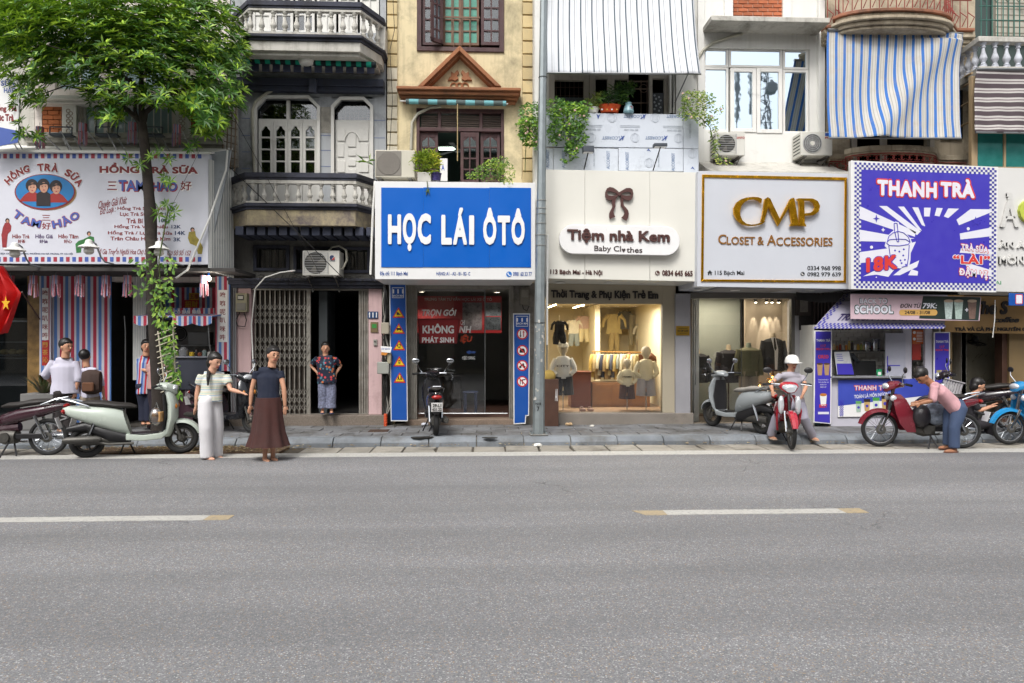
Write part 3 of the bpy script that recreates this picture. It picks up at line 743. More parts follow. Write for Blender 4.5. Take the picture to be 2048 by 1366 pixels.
# green and black rolled awning under balcony 2
aw=thing('rolled_awning','rolled up black and teal striped awning under the upper balcony of the blue grey house','awning',at(620,145,12.8))
mb=MB().tube([at(492,121,12.8),at(752,130,12.8)],.055,12);obj('roll',mb,stripes('teal_roll','x',.185,[(0,'#1c2428'),(.5,'#1f8f78')]),aw)
mb=MB()
for i in range(12):x_=503+i*21;mb.add([at(x_,127+i*.4,12.78),at(x_+15,127+i*.4,12.78),at(x_+15,143+i*.4,12.8),at(x_,143+i*.4,12.8)],[(0,3,2,1)])
for i in range(12):
    x_=503+i*21;q=MB();pbox(q,x_,126+i*.4,x_+15,143+i*.4,12.79,.006);obj('valance_flap',q,mat('dark_navy_cloth','#181d2e',.9),aw,smooth=False)
# pendulous ornaments etc. white side pipe of the sign board
tag(obj('white_pipe',MB().tube([at(750,362,12.3),at(746,420,12.3),at(741,549,12.3)],.02,8),WHITE2),'thin white pipe hanging beside the blue driving school sign','pipe')
def rounded(x0,y0,x1,y1,r,n=8):
    P=[]
    for cx,cy,a in ((x1-r,y0+r,0),(x0+r,y0+r,90),(x0+r,y1-r,180),(x1-r,y1-r,270)):
        for i in range(n+1):
            t=radians(a+90*i/n);P.append((cx+r*cos(t),cy-r*sin(t)))
    return P
def lamp_spot(parent,loc,power,size=110,blend=.6,color=(1,.9,.75),rot=(0,0,0),rad=.03):
    l=bpy.data.lights.new('lamp_light','SPOT');l.energy=power;l.spot_size=radians(size);l.spot_blend=blend;l.color=color;l.shadow_soft_size=rad
    o=bpy.data.objects.new('lamp_light',l);COL.objects.link(o);o.location=Vector(loc)-(WL[parent.name] if parent else Vector());o.rotation_euler=rot;o.parent=parent;return o
def downlight(label,loc,power,color=(1,.88,.7),on=True,size=130,group=None,r=.05,name='downlight'):
    t=thing(name,label,'ceiling light',loc,group=group)
    obj('trim_ring',MB().torus((loc[0],loc[1],loc[2]-.004),r+.012,.01,16,6,'z'),WHITE2,t)
    obj('lens',MB().lathe([(r,-.006),(r,.0)],loc,14),emit('lamp_on','#fff0d8',14) if on else SIGNW,t)
    if on and power:lamp_spot(t,(loc[0],loc[1],loc[2]-.03),power,size,.5,color)
    return t
def ac_unit(rect,Y,name,label,front='grille',d=.3,brand=None,bcol='#b33',split=.68,pipe=True,m=None):
    x0,x1,z0,z1=R(*rect,Y);t=thing(name,label,'air conditioner',((x0+x1)/2,Y,z0),group='air conditioner units on the house fronts')
    m=m or mat('ac_white','#c6c4bc',.5,var=.05,dirt=.15,dcol='#8c8574',streak=.2)
    w,h=x1-x0,z1-z0;cx=x0+w*split/2+.01;cz=(z0+z1)/2;r=min(w*split/2,h/2)*.88
    obj('casing',MB().box(x0,x1,Y,Y+d,z0,z1),m,t,bev=.012)
    dk=mat('ac_dark','#3c3b38',.7);gm_=mat('ac_grille','#77726a',.5,var=.1)
    if front == 'rings':
        obj('fan_opening',MB().lathe([(r,-.004),(r,.02)],(cx,Y,cz),32,'y'),dk,t)
        g_=MB()
        for k in range(1,6):g_.torus((cx,Y-.012,cz),r*k/5.2,.008,30,5)
        for k in range(8):a=k*pi/4;g_.tube([(cx+.03*cos(a),Y-.01,cz+.03*sin(a)),(cx+r*cos(a),Y-.01,cz+r*sin(a))],.004,5)
        obj('fan_guard',g_,mat('ac_guard','#a7a8a8',.5),t)
        obj('hub',MB().lathe([(.045,-.022),(.05,0)],(cx,Y,cz),18,'y'),m,t)
    elif front == 'mesh':
        obj('fan_plate',MB().box(x0+.02,x0+w*split,Y-.008,Y,z0+.03,z1-.02),gm_,t,bev=.01)
        obj('fan_disc',MB().lathe([(r*.98,-.003),(r*1.0,.004)],(cx,Y-.01,cz),36,'y'),mat('ac_disc','#4d4a43',.7),t)
        g_=MB();n=16
        for i in range(-n,n+1):
            q=i/n*r*.97;L=sqrt(max(0,(r*.97)**2-q*q))
            if L < .02:continue
            g_.box(cx+q-.0025,cx+q+.0025,Y-.018,Y-.012,cz-L,cz+L)
            g_.box(cx-L,cx+L,Y-.0165,Y-.0125,cz+q-.0025,cz+q+.0025)
        obj('fan_guard',g_,mat('ac_guard2','#88827a',.6),t)
    else:
        obj('fan_opening',MB().lathe([(r,-.004),(r,.02)],(cx,Y,cz),32,'y'),dk,t)
        b_=MB()
        for k in range(3):
            a=k*2.09+.4;b_.prism([(cx+.02*cos(a),cz+.02*sin(a)),(cx+r*.9*cos(a-.45),cz+r*.9*sin(a-.45)),(cx+r*.92*cos(a+.25),cz+r*.92*sin(a+.25))],Y-.007,Y-.005)
        obj('fan_blade',b_,mat('ac_blade','#65625b',.6),t)
        g_=MB()
        for k in range(9):
            q=z0+.05+(h-.1)*k/8;g_.box(x0+.03,x0+w*split+.01,Y-.022,Y-.018,q-.003,q+.003)
        g_.box(x0+.025,x0+.035,Y-.02,Y,z0+.04,z1-.04).box(x0+w*split,x0+w*split+.01,Y-.02,Y,z0+.04,z1-.04)
        obj('fan_guard',g_,mat('ac_guard','#a7a8a8',.5),t)
    s_=MB()
    for k in range(6):q=z0+.07+(h-.14)*k/5;s_.box(x0-.003,x0+.001,Y+.05,Y+d-.05,q-.012,q+.012)
    obj('side_vent',s_,dk,t)
    for q in (x0+.09,x1-.09):f_=MB().box(q-.03,q+.03,Y+.01,Y+d+.02,z0-.03,z0).tube([(q,Y+.02,z0-.03),(q,Y+d+.05,z0-.22)],.012,6).box(q-.015,q+.015,Y+d+.0,Y+d+.04,z0-.28,z0);obj('bracket',f_,mat('ac_bracket','#5a5853',.6,.3),t)
    if brand:
        text(t,brand[0],brand[1],Y-.003,mat('brand'+brand[2],brand[2],.5),bold=.02)
    return t
# ================================================================ HOUSE C: yellow house
cx0,cx1=X(773,HY),X(1068,HY)
hC=house('yellow_house','weathered yellow town house with brown shutters and a terracotta pediment over its door',cx0+.02,cx1,wm=YEL)
zS=Z(848,HY,900);zc0=Z(566,HY,900)
win=R(834,-70,1008,96,HY);dr=R(833,218,1008,372,HY)
obj('front_wall',MB().wall(cx0+.02,cx1,zc0,11.5,HY,.22,[win,dr]),YEL,hC)
room(hC,(cx0+.15,cx1-.15,dr[2]-.05,dr[3]+.15),HY+.24,3.5,mat('shaded_room','#5b6a63',.9))
room(hC,(cx0+.15,cx1-.15,win[2]-.1,11),HY+.24,3.0,DARK)
# quoins
for (qx0,qx1) in ((775,795),(1045,1065)):
    y=-20;k=0
    while y < 355:
        hgt=26;rect=(qx0,y+1.5,qx1,y+hgt-1.5);x0,x1,z0,z1=R(*rect,HY)
        obj('quoin',MB().box(x0,x1,HY-.045+random.uniform(-.004,.004),HY+.01,z0,z1),YEL2 if y < 130 or qx0 > 900 else QW,hC,bev=.006);y += hgt;k += 1
    obj('quoin_edge',pbox(MB(),qx1 if qx0 < 900 else qx0-3,-20,qx1+2 if qx0 < 900 else qx0-1,355,HY-.02,.025),YEL,hC)
# window with open shutters
f=MB();x0,x1,z0,z1=win;f.box(x0,x0+.09,HY-.03,HY+.1,z0,z1).box(x1-.09,x1,HY-.03,HY+.1,z0,z1).box(x0,x1,HY-.035,HY+.1,z0-.08,z0+.005)
obj('window_frame',f,BROWN,hC,bev=.006)
TEALG=mat('teal_frosted_glass','#4c8f7b',.25,var=.12)
for a in (886,922):grid_window(hC,(a,-60,a+36,90),HY+.12,2,6,BROWN2,TEALG,fw=.045,bar=.03,name='casement')
bb=MB();ax0,ax1=X(884,HY),X(960,HY)
for q in (907,922,940):bb.tube([(X(q,HY),HY+.06,z0),(X(q,HY),HY+.06,z1)],.008,6)
bb.box(ax0,ax1,HY+.04,HY+.06,Z(34,HY,920),Z(32,HY,920)+.01);obj('window_bar',bb,BROWN2,hC)
grid_window(hC,(845,-60,884,90),HY+.03,2,6,BROWN,GLD,fw=.05,bar=.03,name='shutter');grid_window(hC,(962,-60,1003,90),HY+.0,2,6,BROWN,GLD,fw=.06,bar=.03,name='shutter')
sh=MB();o_=at(884,93,HY)
def shutter_open(hx,z0,z1,wd,ang,side):
    mb=MB();fw=.06
    mb.box(0,fw,0,.04,z0,z1).box(wd-fw,wd,0,.04,z0,z1).box(0,wd,0,.04,z0,z0+fw*1.2).box(0,wd,0,.04,z1-fw,z1).box(wd/2-.015,wd/2+.015,.005,.035,z0,z1)
    for k in range(1,6):q=z0+(z1-z0)*k/6;mb.box(0,wd,.005,.035,q-.015,q+.015)
    M=Matrix.Translation((hx,HY-.02,0)) @ Matrix.Rotation(ang,4,'Z');mb.moved(M)
    s=obj('shutter',mb,BROWN,hC)
    pn=MB().box(fw,wd-fw,.018,.024,z0+fw,z1-fw).moved(M);obj('pane',pn,GLD,s)
shutter_open(X(884,HY),Z(90,HY,860),Z(-60,HY,860),.27,radians(180+38),0)
# pediment and cornice
Yp=HY-.12
mb=MB();ppoly(mb,[(846,180),(922,108),(998,180)],HY,.03);obj('tympanum',mb,YEL,hC)
for i,(d,w_,o2_) in enumerate(((.28,0,7),(.2,7,13))):
    for s in (-1,1):
        a=[(920+s*78+s*4,183),(920,103+w_),(920,103+o2_+4),(920+s*(78-o2_*1.0)+s*0,183)]
        a[0]=(920+s*(82-w_),183)
        mb=MB();ppoly(mb,[(p[0],p[1]) for p in a],HY-.001*i,d);obj('raking_moulding',mb,OCHRE,hC,bev=.01)
mb=MB();x0,x1=X(797,HY),X(1040,HY)
for k,(ya,yb,d) in enumerate(((177,183,.34),(183,190,.28),(190,195,.2),(195,200,.12))):
    mb.box(x0+.03*k,x1-.03*k,HY-d,HY+.02,Z(yb,HY-.25,920)+.0015,Z(ya,HY-.25,920))
obj('cornice',mb,OCHRE,hC,bev=.01)
# relief of two birds and rings
mb=MB()
def bird(s):
    P=[(0,12),(-6,16),(-12,14),(-20,15),(-17,9),(-14,8),(-14,-2),(-8,2),(-5,-2),(-2,-5),(1,0),(-3,6)]
    return [(920+s*3+s*(-q[0])*1.05,147+q[1]) for q in P]
for s in (-1,1):ppoly(mb,bird(s),HY-.03,.05)
for k in (-11,0,11):c=at(919+k,173,HY-.05);mb.torus(c,.068,.014,18,6)
obj('relief_ornament',mb,OCHRE,hC,smooth=False)
aw=thing('rolled_awning','rolled up teal and grey striped awning under the terracotta cornice of the yellow house','awning',at(910,212,HY-.2))
obj('roll',MB().tube([at(812,203,HY-.2),at(1012,207,HY-.2)],.05,12),stripes('teal_roll2','x',.36,[(0,'#55605f'),(.5,'#6fa7ad')]),aw)
obj('end_rod',MB().tube([at(800,202,HY-.2),at(1016,208,HY-.2)],.014,8),WHITE2,aw)
obj('pull_rod',MB().tube([at(915,208,HY-.26),at(915,322,HY-.26)],.01,6),mat('bamboo','#a39066',.6),aw)
obj('drain_pipe',MB().tube([at(882,213,HY-.05),at(860,215,HY-.06),at(835,228,HY-.06),at(824,245,HY-.06),at(822,300,HY-.06)],.028,10),mat('pvc_pipe','#a8a596',.6),hC)
# door group: louvred transom, leaves
f=MB();x0,x1,z0,z1=dr
f.box(x0,x0+.06,HY-.02,HY+.12,z0,z1).box(x1-.06,x1,HY-.02,HY+.12,z0,z1).box(x0+.06,x1-.06,HY-.02,HY+.12,z1-.08,z1).box(x0+.06,x1-.06,HY-.015,HY+.1,Z(263,HY,920),Z(258,HY,920)+.02)
for q in (879,962):f.box(X(q,HY)-.03,X(q,HY)+.03,HY-.012,HY+.1,Z(260,HY,920),z1-.08)
df=obj('door_frame',f,BROWN,hC,bev=.005)
for a,b in ((842,877),(882,959),(965,1002)):
    for k in range(7):
        yy=230+k*4.3;x0_,x1_,z0_,z1_=R(a,yy,b,yy+3,HY)
        obj('louvre_slat',MB().prism([(HY+.02,z0_),(HY+.06,z1_+.012),(HY+.068,z1_+.005),(HY+.028,z0_-.008)],x0_,x1_,'yz'),mat('louvre_wood','#5c5049',.7,var=.2,obj_var=.15),df)
def leaf(rect,Y,arch=True):
    x0,x1,z0,z1=R(*rect,Y);fw=.06;cx=(x0+x1)/2;mb=MB()
    zb=z0+.22;n=4;hz=(z1-.1-zb)/n
    holes=[(a,b,zb+k*hz+.03,zb+(k+1)*hz) for k in range(n) for a,b in ((x0+fw,cx-.015),(cx+.015,x1-fw))]
    mb.wall(x0,x1,z0,z1,Y,.05,holes);l=obj('door_leaf',mb,BROWN,hC,bev=.004)
    fr=None
    for a,b,c,d in holes:
        if fr is None:fr=obj('pane',MB().box(a,b,Y+.022,Y+.03,c,d),GLD,l);o=(a,c)
        else:again(fr,(a-o[0],0,c-o[1]))
    hd=MB()
    for s in (-1,1):hd.prism([(cx+s*(x1-cx-fw),z1-.18),(cx+s*(x1-cx-fw),z1-.1),(cx+s*.03,z1-.1)],Y+.01,Y+.045)
    obj('arch_head',hd,BROWN,l)
leaf((838,264,876,385),HY+.05);leaf((921,264,958,385),HY+.0);leaf((961,264,1000,385),HY+.05)
tube_l=thing('tube_lamp','lit green white tube lamp in the upper room of the yellow house','lamp',at(897,300,HY+1.4))
obj('tube',MB().tube([at(878,298,HY+1.4),at(912,298,HY+1.4)],.028,8),emit('tube_on','#e6fff0',3),tube_l);obj('holder',MB().tube([at(876,294,HY+1.43),at(914,294,HY+1.43)],.03,6),WHITE2,tube_l)
ll=bpy.data.lights.new('lamp_light','POINT');ll.energy=1.5;ll.color=(.9,1,.94);ll.shadow_soft_size=.2;lo=bpy.data.objects.new('lamp_light',ll);COL.objects.link(lo);lo.parent=tube_l;lo.location=(0,.3,-.35)
fn=thing('ceiling_fan','white ceiling fan hanging in the doorway of the upper yellow room','fan',at(915,305,HY+1.0))
c=at(916,300,HY+1.0);mb=MB()
for k in range(3):
    a=k*2.09+.3;mb.prism([(c.x+.05*cos(a)-.03*sin(a),c.y+.05*sin(a)+.03*cos(a)),(c.x+.55*cos(a)-.06*sin(a),c.y+.55*sin(a)+.06*cos(a)),(c.x+.55*cos(a)+.06*sin(a),c.y+.55*sin(a)-.06*cos(a)),(c.x+.05*cos(a)+.03*sin(a),c.y+.05*sin(a)-.03*cos(a))],c.z,c.z+.008,'xy')
obj('fan_blade',mb,mat('fan_white_dimmed','#6f7273'),fn);obj('motor',MB().lathe([(.06,-.04),(.07,0),(.03,.04)],c,12),SIGNW,fn)  # white blades darkened to grey in the colour, so the fan looks dim
bl=thing('leaning_board','white leaning board with blue print behind the potted plant on the sign ledge','board',at(888,362,HY-.1));obj('board',pbox(MB(),880,317,895,362,HY-.1,.01),SIGNW,bl);text(bl,'A',(883,329,889,341),HY-.102,mat('print_blue','#2b4da0',.5),.001,bold=.02)
# blue driving school sign
YS=12.1
sg=thing('driving_school_sign','large blue signboard with white letters reading HỌC LÁI ÔTÔ above shop 111','sign',at(911,559,YS))
a=pbox(MB(),750,364,1070.5,559,YS,HY-YS-.02)
obj('box',a,SIGNW,sg,bev=.004)
BLU=mat('sign_blue','#0057b0',.45,var=.04,vscale=.8,spec=.25)
for x0_,x1_ in ((762.5,846.5),(846.7,978.5),(978.7,1062)):obj('face_panel',pbox(MB(),x0_,375.4,x1_,534.6,YS-.012,.011),BLU,sg,bev=.0015)
LW=mat('letter_white','#e0dfde',.35,var=.03)
LET=[('H',776.1,429,802.7,489),('Ọ',805.9,427,832.4,502.5),('C',835.4,427,862.2,489.5),('L',882.7,430,904,490),('Á',906.2,415.8,934.2,490),('I',938.2,431,948.5,490),('Ô',966.2,415.8,992.9,490.3),('T',995.3,431.5,1020,491),('Ô',1022.7,417,1049.6,490.5)]
for ch,*r_ in LET:
    o=obj('letter',letters(MB(),ch,r_,YS-.012,.025,bold=.045),LW,sg,smooth=False)
TB=mat('print_navy','#274a8c',.5)
texts(sg,[('Địa chỉ: 111 Bạch Mai',(759.8,542.5,815.7,553)),('HẠNG: A1 - A2 - B1- B2- C',(872.8,543.5,940.5,553)),('0981 60 33 77',(1026.2,543.8,1063.8,552.5))],YS-.001,TB,.003,bold=.03)
mb=MB();ppoly(mb,circ(1018,548.5,5.6,n=20),YS-.001,.004);obj('phone_disc',mb,mat('phone_blue','#1767b5',.4),sg,smooth=False)
mb=MB();ppoly(mb,[(1014.8,545.5),(1016.3,544.7),(1017.2,546.8),(1016.6,547.7),(1018.9,550),(1019.9,549.4),(1021.6,550.6),(1020.8,552),(1018.6,551.8),(1015.5,548.7)],YS-.006,.002);obj('phone_mark',mb,LW,sg,smooth=False)
# ---- shop 111
sx0,sx1=X(833,HY),X(1017,HY)
mb=MB();zt_=zc0
obj('shop_pier',MB().box(cx0+.02,X(782,HY),HY,HY+.3,.1,zt_),DGREY,hC)
obj('shop_pier',MB().box(X(1027,HY),cx1,HY,HY+.3,.1,zt_),mat('stained_concrete','#8b8780',.9,dirt=.5,streak=.5),hC)
obj('shop_step',MB().box(X(812,HY),X(1030,HY),HY-.1,HY+.5,.1,Z(838,HY,900)),mat('step_terrazzo','#7b6a5c',.6,var=.2,vscale=30,dirt=.3),hC,bev=.012)
# folded shutter gates each side
mb=MB()
for a in np.arange(813,832,3.1):q=MB();x0,x1,z0,z1=R(a,568,a+2.6,838,HY);obj('folded_leaf',q.box(x0,x1,HY-.06,HY+.1,z0,z1),GR,hC,bev=.003)
for a in np.arange(1018,1027,3.1):q=MB();x0,x1,z0,z1=R(a,568,a+2.6,838,HY);obj('folded_leaf',q.box(x0,x1,HY-.06,HY+.1,z0,z1),GR,hC,bev=.003)
obj('shop_lintel',pbox(MB(),812,566,1030,578,HY+.0,.3),GR,hC)
rm=R(833,578,1017,836,HY);Yb=17.0
sh_=(sx0-.9,sx1+.35,Z(838,HY,900),Z(572,HY,900))
room(hC,(cx0+.15,cx1-.15,sh_[2],sh_[3]),HY+.31,4.0,mat('shop_grey_wall','#8d8f8b',.85),floor=mat('red_tile','#5a4038',.5,var=.15))
# inside
rb=thing('training_banner','red banner with photographs hung high inside shop 111','banner',at(925,700,HY+1.5))
YB=HY+1.5
obj('sheet',pbox(MB(),815,592,1003,666,YB,.015),mat('banner_red','#8e1518',.5),rb);text(rb,'TRUNG TÂM TƯ VẤN HỌC LÁI XE Ô TÔ',(848,593,984,603),YB-.001,mat('banner_grey','#a9a09c',.5),bold=.02)
obj('photo',pbox(MB(),969,605,1002,632,YB-.004,.003),mat('photo_grey','#5b5f63',.3,var=.7,vscale=7),rb);obj('photo',pbox(MB(),969,634,1002,660,YB-.004,.003),mat('photo_dark','#3a3d40',.3,var=.8,vscale=9),rb);obj('photo',pbox(MB(),925,605,964,660,YB-.004,.003),mat('photo_grey2','#70686a',.3,var=.8,vscale=6),rb)
# glass front with lettering
GY=HY+.15
gd=thing('glass_door','sliding glass shop front of number 111 with white and red lettering','door',at(925,836,GY))
for a,b in ((833,923),(923.5,970)):obj('pane',pbox(MB(),a,580,b,826,GY+(0 if a < 900 else .03),.01),GLC,gd)
obj('frame',MB().tube([at(970,578,GY+.03),at(970,828,GY+.03)],.012,6).tube([at(833,580,GY),at(970,580,GY)],.012,6).tube([at(833,827,GY),at(1015,827,GY)],.015,6),STEEL,gd)
text(gd,'TRỌN GÓI',(844,616,913,635),GY-.001,LW,bold=.03,shear=.25)
mb=MB();ppoly(mb,[(835,637),(920,637),(914,687),(839,687)],GY-.003,.01);obj('red_label',mb,mat('label_dark_red','#6d0f14',.4),gd,smooth=False)
mb=MB();ppoly(mb,[(838,640),(917,640),(911,684),(842,684)],GY-.014,.003);obj('red_field',mb,mat('label_red','#8e1a20',.4),gd,smooth=False)
texts(gd,[('KHÔNG',(845,647,908,667)),('PHÁT SINH',(844,672,908,685.5))],GY-.018,LW,bold=.035)
texts(gd,[('CHI',(921,640,930,650)),('NH',(918,652,943,666))],GY+.028,LW,bold=.035,shear=.2);text(gd,'IỆU',(920,668,945,687),GY+.028,mat('label_orange','#b8401f',.4),bold=.04,shear=.2)
text(gd,'KÉO SANG',(925,711,950,719),GY+.028,LW,bold=.01)
mb=MB();ppoly(mb,[(932,704.5),(940,700),(940,702.5),(951,702.5),(951,706.5),(940,706.5),(940,709)],GY+.028,.003);obj('arrow',mb,TB,gd,smooth=False)
for k,(px,py) in enumerate(((844,583),(994,584))):
    downlight('lit downlight in the ceiling of shop 111, '+('over the black scooter' if k == 0 else 'over the bare doorway at the grey wall'),tuple(at(px,py,HY+.9)),30,(1,.95,.85))
st=thing('plastic_stool','blue plastic stool on the floor inside glass shop 111','stool',at(941,812,HY+1.0))
c=at(941,815,HY+1.0);zf_=sh_[2];SB=mat('stool_blue','#2c3c66',.5)
obj('seat',MB().lathe([(.15,.43),(.17,.45),(.15,.47)],(c.x,c.y,zf_),14),SB,st)
for sx in (-1,1):
    for sy in (-1,1):obj('leg',MB().prism([(c.x+sx*.11-.03,c.y+sy*.11-.02),(c.x+sx*.11+.03,c.y+sy*.11-.02),(c.x+sx*.11+.03,c.y+sy*.11+.02),(c.x+sx*.11-.03,c.y+sy*.11+.02)],zf_,zf_+.43,'xy'),SB,st)
dk_=thing('office_desk','dark desk deep inside glass shop 111','desk',at(880,800,HY+2.2));obj('top',MB().box(X(845,HY+2.2),X(925,HY+2.2),HY+2,HY+2.6,zf_+.72,zf_+.76),mat('desk_dark','#2b2724',.5),dk_);obj('front_panel',MB().box(X(848,HY+2.2),X(922,HY+2.2),HY+2.1,HY+2.14,zf_,zf_+.72),mat('desk_dark','#2b2724',.5),dk_)
# blue banners each side of shop 111
def tri_sign(t,cx,cy,s,Y,kind):
    mb=MB();ppoly(mb,[(cx-s,cy+s*.86),(cx,cy-s*.86),(cx+s,cy+s*.86)],Y,.004);o=obj('warning_border',mb,mat('warn_red','#b32320',.4),t,smooth=False)
    mb=MB();k=.72;oy=s*.09;ppoly(mb,[(cx-s*k,cy+oy+s*.86*k-.8),(cx,cy+oy-s*.86*k),(cx+s*k,cy+oy+s*.86*k-.8)],Y-.0045,.002);obj('warning_field',mb,mat('warn_yellow','#d9b51c',.4),t,smooth=False)
    mb=MB();Yk=Y-.007
    if kind == 0:ppoly(mb,[(cx-4,cy+5),(cx-4,cy+1),(cx-1,cy-2),(cx,cy+1),(cx+2,cy+2),(cx+5,cy+5)],Yk,.002)
    if kind == 1:ppoly(mb,[(cx-5,cy+1),(cx-4,cy-1),(cx+4,cy-1),(cx+5,cy),(cx+5,cy+3),(cx-4,cy+3)],Yk,.002);ppoly(mb,[(cx-3,cy+3),(cx-2,cy+3),(cx-2,cy+5),(cx-3,cy+5)],Yk,.002);ppoly(mb,[(cx+3,cy+3),(cx+4,cy+3),(cx+4,cy+5),(cx+3,cy+5)],Yk,.002)
    if kind == 2:
        for a in (0,120,240):mb.join(MB().prism([(at(x,y,Yk).x,at(x,y,Yk).z) for x,y in circ(cx,cy+1.5,4,n=7,a0=a,a1=a+90)+circ(cx,cy+1.5,2.2,n=7,a0=a,a1=a+90)[::-1]],Yk-.002,Yk))
    if kind == 3:
        ppoly(mb,[(cx-2,cy-3),(cx+2,cy-3),(cx+2,cy+5),(cx-2,cy+5)],Yk,.002)
    if kind == 4:
        for d in (-2.5,2.5):ppoly(mb,[(cx+d-1,cy-1),(cx+d+1,cy-1),(cx+d+1.6,cy+2),(cx+d+2.6,cy+5),(cx+d+1,cy+5),(cx+d,cy+3),(cx+d-1.4,cy+5),(cx+d-2.4,cy+5),(cx+d-1,cy+2)],Yk,.002);ppoly(mb,circ(cx+d,cy-2.2,1.1,n=8),Yk,.002)
    obj('pictogram',mb,BLACK,t,smooth=False)
    if kind == 3:
        for dy,cc in ((-1.5,'#b32320'),(1,'#d9b51c'),(3.4,'#2f8f3a')):mb=MB();ppoly(mb,circ(cx,cy+dy,1.1,n=10),Yk-.0022,.001);obj('lamp_dot',mb,mat('dot'+cc,cc,.4),t,smooth=False)
BL2=mat('banner_blue','#114a98',.4,var=.06)
bn=thing('traffic_sign_banner','tall blue banner with five yellow warning triangles beside the cable bundle','banner',at(799,843,HY-.25),group='blue banners beside shop 111')
YN=HY-.25
mb=MB();ppoly(mb,[(779,568),(812,568),(816,842),(782,842)],YN,.03);obj('board',mb,SIGNW,bn,smooth=False)
mb=MB();ppoly(mb,[(780.5,569.5),(811,569.5),(814,840),(783.2,840)],YN-.031,.003);obj('face',mb,BL2,bn,smooth=False)
mb=MB();
for q in ((784,575,807.5,576),(784,595,807.5,596),(784,575,784.8,596),(806.8,575,807.6,596)):pbox(mb,*q,YN-.036,.002)
letters(mb,'111',(785.5,578.5,807,587),YN-.034,.002,bold=.05);letters(mb,'BACH MAI',(785.5,589.5,807,593.5),YN-.034,.002,bold=.02);obj('lettering',mb,LW,bn,smooth=False)
for k,cy in enumerate((625,657,690,722.5,755)):tri_sign(bn,797+k*.6,cy,12,YN-.034,k)
bn=thing('traffic_sign_banner','shorter blue banner with four round prohibition signs beside the steel pole','banner',at(1043,846,HY-.25),group='blue banners beside shop 111')
mb=MB();ppoly(mb,[(1026,627),(1060,627),(1058,831),(1052,832),(1051,847),(1027,848)],YN,.03);obj('board',mb,SIGNW,bn,smooth=False)
mb=MB();ppoly(mb,[(1028,629),(1058.5,629),(1056.3,829.5),(1050.5,830),(1049.5,845),(1029,846)],YN-.031,.003);obj('face',mb,BL2,bn,smooth=False)
mb=MB()
for q in ((1032,632,1056,633),(1032,652,1056,653),(1032,632,1032.8,653),(1055.2,632,1056,653)):pbox(mb,*q,YN-.036,.002)
letters(mb,'111',(1033,636,1055.5,643.5),YN-.034,.002,bold=.05);letters(mb,'BACH MAI',(1033,645,1055.5,649),YN-.034,.002,bold=.02);obj('lettering',mb,LW,bn,smooth=False)
for k,cy in enumerate((668,701,731,763)):
    cx=1044.5;Yk=YN-.034
    mb=MB();ppoly(mb,circ(cx,cy,11),Yk,.003);obj('sign_rim',mb,mat('warn_red','#b32320',.4),bn,smooth=False)
    mb=MB();ppoly(mb,circ(cx,cy,8.4),Yk-.0035,.001);obj('sign_field',mb,LW,bn,smooth=False)
    mb=MB();Y2=Yk-.005
    if k == 0:ppoly(mb,[(1040,662),(1041.6,662),(1041.6,671),(1043,671),(1040.8,675),(1038.6,671),(1040,671)],Y2,.001)
    if k == 1:ppoly(mb,[(1039,703),(1039.6,699.5),(1041.5,697),(1047.5,697),(1049.4,699.5),(1050,703),(1050,705.5),(1039,705.5)],Y2,.001)
    if k == 2:ppoly(mb,circ(1040.5,734,2.6,n=10),Y2,.001);ppoly(mb,circ(1048.5,734,2.6,n=10),Y2,.001);ppoly(mb,[(1040,733),(1042,729),(1045,728),(1046,725.5),(1048,728),(1048.5,733),(1045,732)],Y2,.001)
    if k == 3:ppoly(mb,[(1039.5,769),(1039.5,760),(1041.3,760),(1041.3,769)],Y2,.001);ppoly(mb,[(1044,769),(1044,759),(1051,757.5),(1051,760),(1046,760.5),(1045.6,769)],Y2,.001)
    obj('pictogram',mb,BLACK,bn,smooth=False)
    mb=MB()
    if k == 0:ppoly(mb,[(1046.5,674),(1046.5,665),(1045,665),(1047.3,661),(1049.6,665),(1048.1,665),(1048.1,674)],Y2,.001)
    else:ppoly(mb,[(1038,695.5+cy-701),(1039.6,694+cy-701),(1051,706.5+cy-701),(1049.4,708+cy-701)],Y2-.001,.001)
    obj('sign_bar',mb,mat('warn_red','#b32320',.4),bn,smooth=False)
ac_unit((605,501,679,551),HY-.45,'air_conditioner','white air conditioner with a red and blue logo under the lower navy balcony','blades',.4,('GREE',(659,519,670,523),'#2a3550'))
pz=MB();ppoly(pz,circ(664,515,4.6,n=16,a0=30,a1=250),HY-.452,.004);obj('brand_mark',pz,mat('brand_navy','#22335c',.5),bpy.data.objects['air_conditioner'],smooth=False)
pz=MB();ppoly(pz,circ(665.5,516,4.0,n=12,a0=-120,a1=30),HY-.457,.004);obj('brand_mark',pz,mat('brand_red','#b3262a',.5),bpy.data.objects['air_conditioner'],smooth=False)
obj('refrigerant_pipe',MB().tube([at(658,503,HY-.3),at(663,495,HY-.2),at(678,492,HY-.2),at(692,500,HY-.3),at(694,520,HY-.3),at(686,537,HY-.3),at(680,538,HY-.3)],.02,8),mat('pvc_pipe','#a8a596',.6),bpy.data.objects['air_conditioner'])
ac_unit((750,300,830,355),12.35,'air_conditioner','large beige air conditioner with a dark round mesh guard above the blue sign','mesh',.4,None,split=.66,m=mat('ac_beige','#bab5a6',.5,var=.05,dirt=.25,dcol='#77705f',streak=.2))
